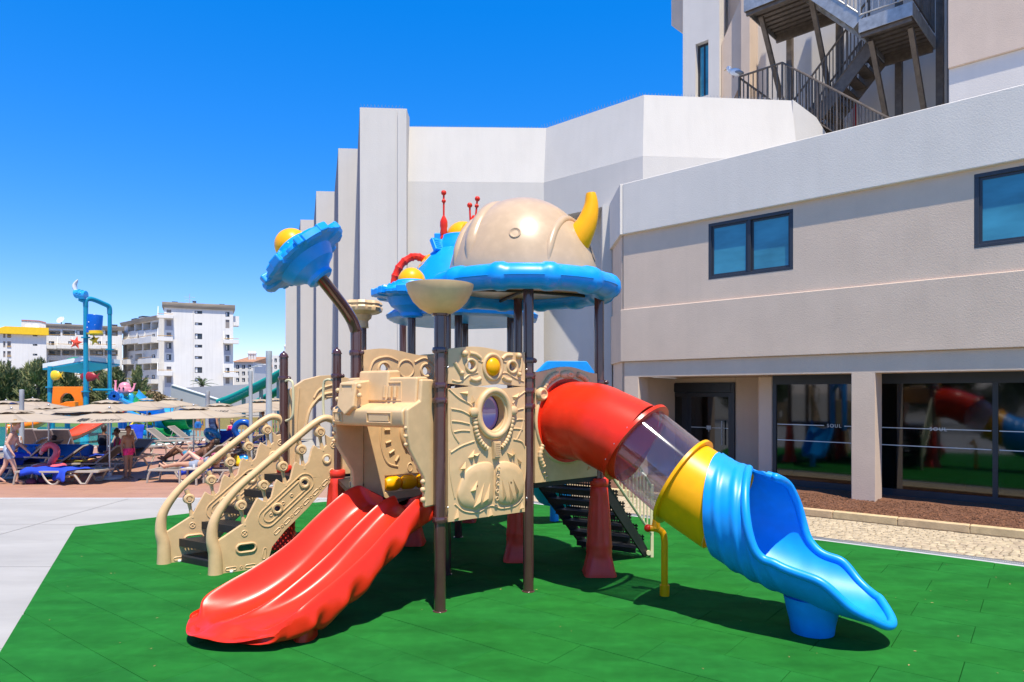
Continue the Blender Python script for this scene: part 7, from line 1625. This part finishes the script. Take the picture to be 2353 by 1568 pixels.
denim = mat('pale_denim', (.34, .40, .50, 1), .9, var=.15, vscale=12); hotpink = mat('hot_pink_swimwear', (.75, .02, .16, 1), .7, var=.3, vscale=18); pinkprint = mat('pink_print_swimwear', (.70, .16, .24, 1), .8, c2=(.10, .02, .05, 1), vscale=22, thr=(.45, .55)); greysw = mat('grey_swimwear', (.24, .27, .34, 1), .8, var=.15, vscale=30)
multi = mat('multicolour_shorts', (.55, .03, .05, 1), .8, c2=(.02, .22, .35, 1), vscale=7, thr=(.45, .55)); darkv = mat('dark_vest', (.02, .02, .035, 1), .9); blues = mat('blue_shorts', (.02, .16, .50, 1), .9); hivis = mat('lime_shirt', (.40, .60, .02, 1), .9); jeans = mat('dark_jeans', (.03, .06, .15, 1), .9); whtsh = mat('white_shirt', (.65, .65, .64, 1), .9)
def standing(label, u, v, rz, h, skin, hair, suit, z0=0, Y=None, **kw):
    step = kw.pop('step', 0); lean = kw.pop('lean', 0); arm = kw.pop('arm', (.12, .06)); bend = kw.pop('bend', 0)
    J, k = stand(h, step, lean, arm, bend); g = gr(u, v) if Y is None else Vector((at(u, 902, Y).x, Y, z0)); return person(label, T(g.x, g.y, z0) @ RZ(rz), J, k, skin, hair, suit, **kw)
# rz turns the figure, which faces -y (towards the camera) at 0
standing('person walking in pale denim shorts, fair hair in a bun, back turned', 20, 1112, 115, 1.50, skin_c, hair_b, [('shorts', denim, SHORTS, .012)], step=.24, lean=.22, female=True, hairstyle='bun', arm=(.12, .16))
standing('person standing in hot pink swimming trunks beside the parasol pole', 294, 1101, 70, 1.33, skin_b, hair_m, [('trunks', hotpink, TRUNKS, .009)], step=.03, arm=(.06, .03))
# reclining figures: head towards +x of the lounger
def recline(k, knees=.0, prop=.5, lay=0.0, arms='side'):
    J = {}; J['pelvis'] = (.10, 0, .11); J['waist'] = (.26, 0, .13 + .05 * prop); J['chest'] = (.43, 0, .16 + .16 * prop); J['neck'] = (.58, 0, .20 + .30 * prop); J['head'] = (.70, 0, .26 + .42 * prop)
    for s_, n in ((-1, 'r'), (1, 'l')):
        J['sh_' + n] = (.52, s_ * .16, .16 + .26 * prop); J['el_' + n] = (.55, s_ * .24, .06); J['wr_' + n] = (.32, s_ * .26, .05); J['hip_' + n] = (.08, s_ * .085, .11)
        kk = knees if s_ < 0 or knees > .3 else knees * .6
        J['kn_' + n] = (-.32 + kk * .10, s_ * .09, .11 + kk); J['an_' + n] = (-.74 + kk * .25, s_ * .09, .06); J['to_' + n] = (-.84 + kk * .22, s_ * .10, .15 - kk * .2)
    return {a: Vector(p) * k for a, p in J.items()}
gL = gr(448, 1106)
person('person in pink patterned bikini reclining with bent knees, hair tied up', T(gL.x + .12, gL.y + .10, .335), recline(.92, .30, .75), .92, skin_c, hair_b, [('bikini_top', pinkprint, BRA, .008), ('bikini_bottom', pinkprint, BRIEF, .008)], female=True, hairstyle='bun', face=(-.75, -.1, .6))
person('person in grey bikini lying flat at the front of the blue towel', T(gL.x + .05, gL.y - .22, .335), recline(.92, .02, .12), .92, skin_a, hair_b, [('bikini_bottom', greysw, BRIEF, .008), ('bikini_top', greysw, BRA, .008)], female=True, hairstyle='long', face=(.1, -.2, 1))
gM = gr(438, 1088)
person('person in multicoloured shorts lying back on the lounger behind the sunbathers', T(gM.x - .05, gM.y, .335), recline(1.0, .26, .60), 1.0, skin_d, hair_d, [('shorts', multi, SHORTS, .012)], face=(-.8, 0, .6))
def sit(k):
    J, _ = stand(1.7, 0, .05, (.1, .12)); dz = -.50
    for n in list(J):
        if n.split('_')[0] in ('pelvis', 'waist', 'chest', 'neck', 'head', 'sh', 'el', 'wr', 'hip'): J[n] = J[n] + Vector((0, 0, dz))
    for s_, n in ((-1, 'r'), (1, 'l')): J['kn_' + n] = Vector((s_ * .11, -.42, .42)); J['an_' + n] = Vector((s_ * .11, -.46, .07)); J['to_' + n] = Vector((s_ * .12, -.62, .03)); J['wr_' + n] = Vector((s_ * .14, -.32, .46)); J['el_' + n] = Vector((s_ * .22, -.05, .62))
    return {a: p * k for a, p in J.items()}
g = gr(236, 1062); person('person in a dark vest sitting with back to the terrace near the parasol pole', T(g.x, g.y, 0) @ RZ(160), sit(.95), .95, skin_d, hair_d, [('vest', darkv, VEST, .012), ('shorts', jeans, SHORTS, .014)])
g = gr(272, 1066); person('person with curly brown hair sitting between the pole and the person in pink trunks', T(g.x, g.y, 0) @ RZ(-60), sit(.88), .88, skin_b, hair_m, [('vest', hotpink, VEST, .012), ('shorts', jeans, SHORTS, .014)], hairstyle='curly')
g = gr(512, 1060); person('person reclining on the far lounger behind the person in bright shorts', T(g.x, g.y, .36), recline(.9, .2, .6), .9, skin_d, hair_d, [('trunks', darkv, TRUNKS, .012)], vox=.02, face=(-.8, 0, .6))
standing('distant person in blue shorts with arms away from the body', 417, 0, 180, 1.45, skin_c, hair_m, [('shorts', blues, SHORTS, .014)], Y=46, z0=.30, vox=.025, arm=(.55, .0))
standing('distant bare-chested person beside the yellow tipping bowl', 334, 0, 20, 1.45, skin_a, hair_m, [('shorts', darkv, SHORTS, .014)], Y=44, z0=.35, vox=.025)
standing('distant person in a lime shirt behind the left parasols', 86, 0, 30, 1.5, skin_b, hair_d, [('shirt', hivis, VEST, .02), ('trousers', jeans, TROUS, .02)], Y=50, z0=.25, vox=.03)
standing('person in dark jeans standing behind the parasol over the sunbathers', 491, 1036, 150, 1.6, skin_a, hair_d, [('shirt', jeans, VEST, .02), ('trousers', jeans, TROUS, .016)], vox=.02)
standing('person in white shirt beside the tall lamp column', 604, 1030, 20, 1.45, skin_a, hair_d, [('shirt', whtsh, VEST, .02), ('trousers', blues, TROUS, .016)], vox=.02)

g = gr(70, 1072); person('person lying on the lounger before the flamingo with a striped towel', T(g.x, g.y + .05, .36), recline(.9, .22, .6), .9, skin_b, hair_d, [('trunks', blues, TRUNKS, .012)], vox=.02, face=(-.8, 0, .6))
g = gr(32, 1068); person('person in a white shirt sitting behind the air mattress', T(g.x, g.y, .02) @ RZ(30), sit(.92), .92, skin_a, hair_m, [('shirt', whtsh, VEST, .012), ('shorts', jeans, SHORTS, .014)], vox=.02)
standing('person in hot pink swimwear standing near the large blue swim ring', 533, 1046, 35, 1.25, skin_c, hair_b, [('top', hotpink, VEST, .01), ('bottom', hotpink, BRIEF, .01)], vox=.02, female=True, hairstyle='long')
standing('person in blue shorts wading at the pool corner', 455, 1012, 200, 1.4, skin_a, hair_m, [('shorts', blues, SHORTS, .014)], vox=.025)
standing('person in a lime top beside the yellow fish figure', 344, 1016, 10, 1.3, skin_b, hair_d, [('shirt', hivis, VEST, .014), ('shorts', blues, SHORTS, .014)], vox=.025)
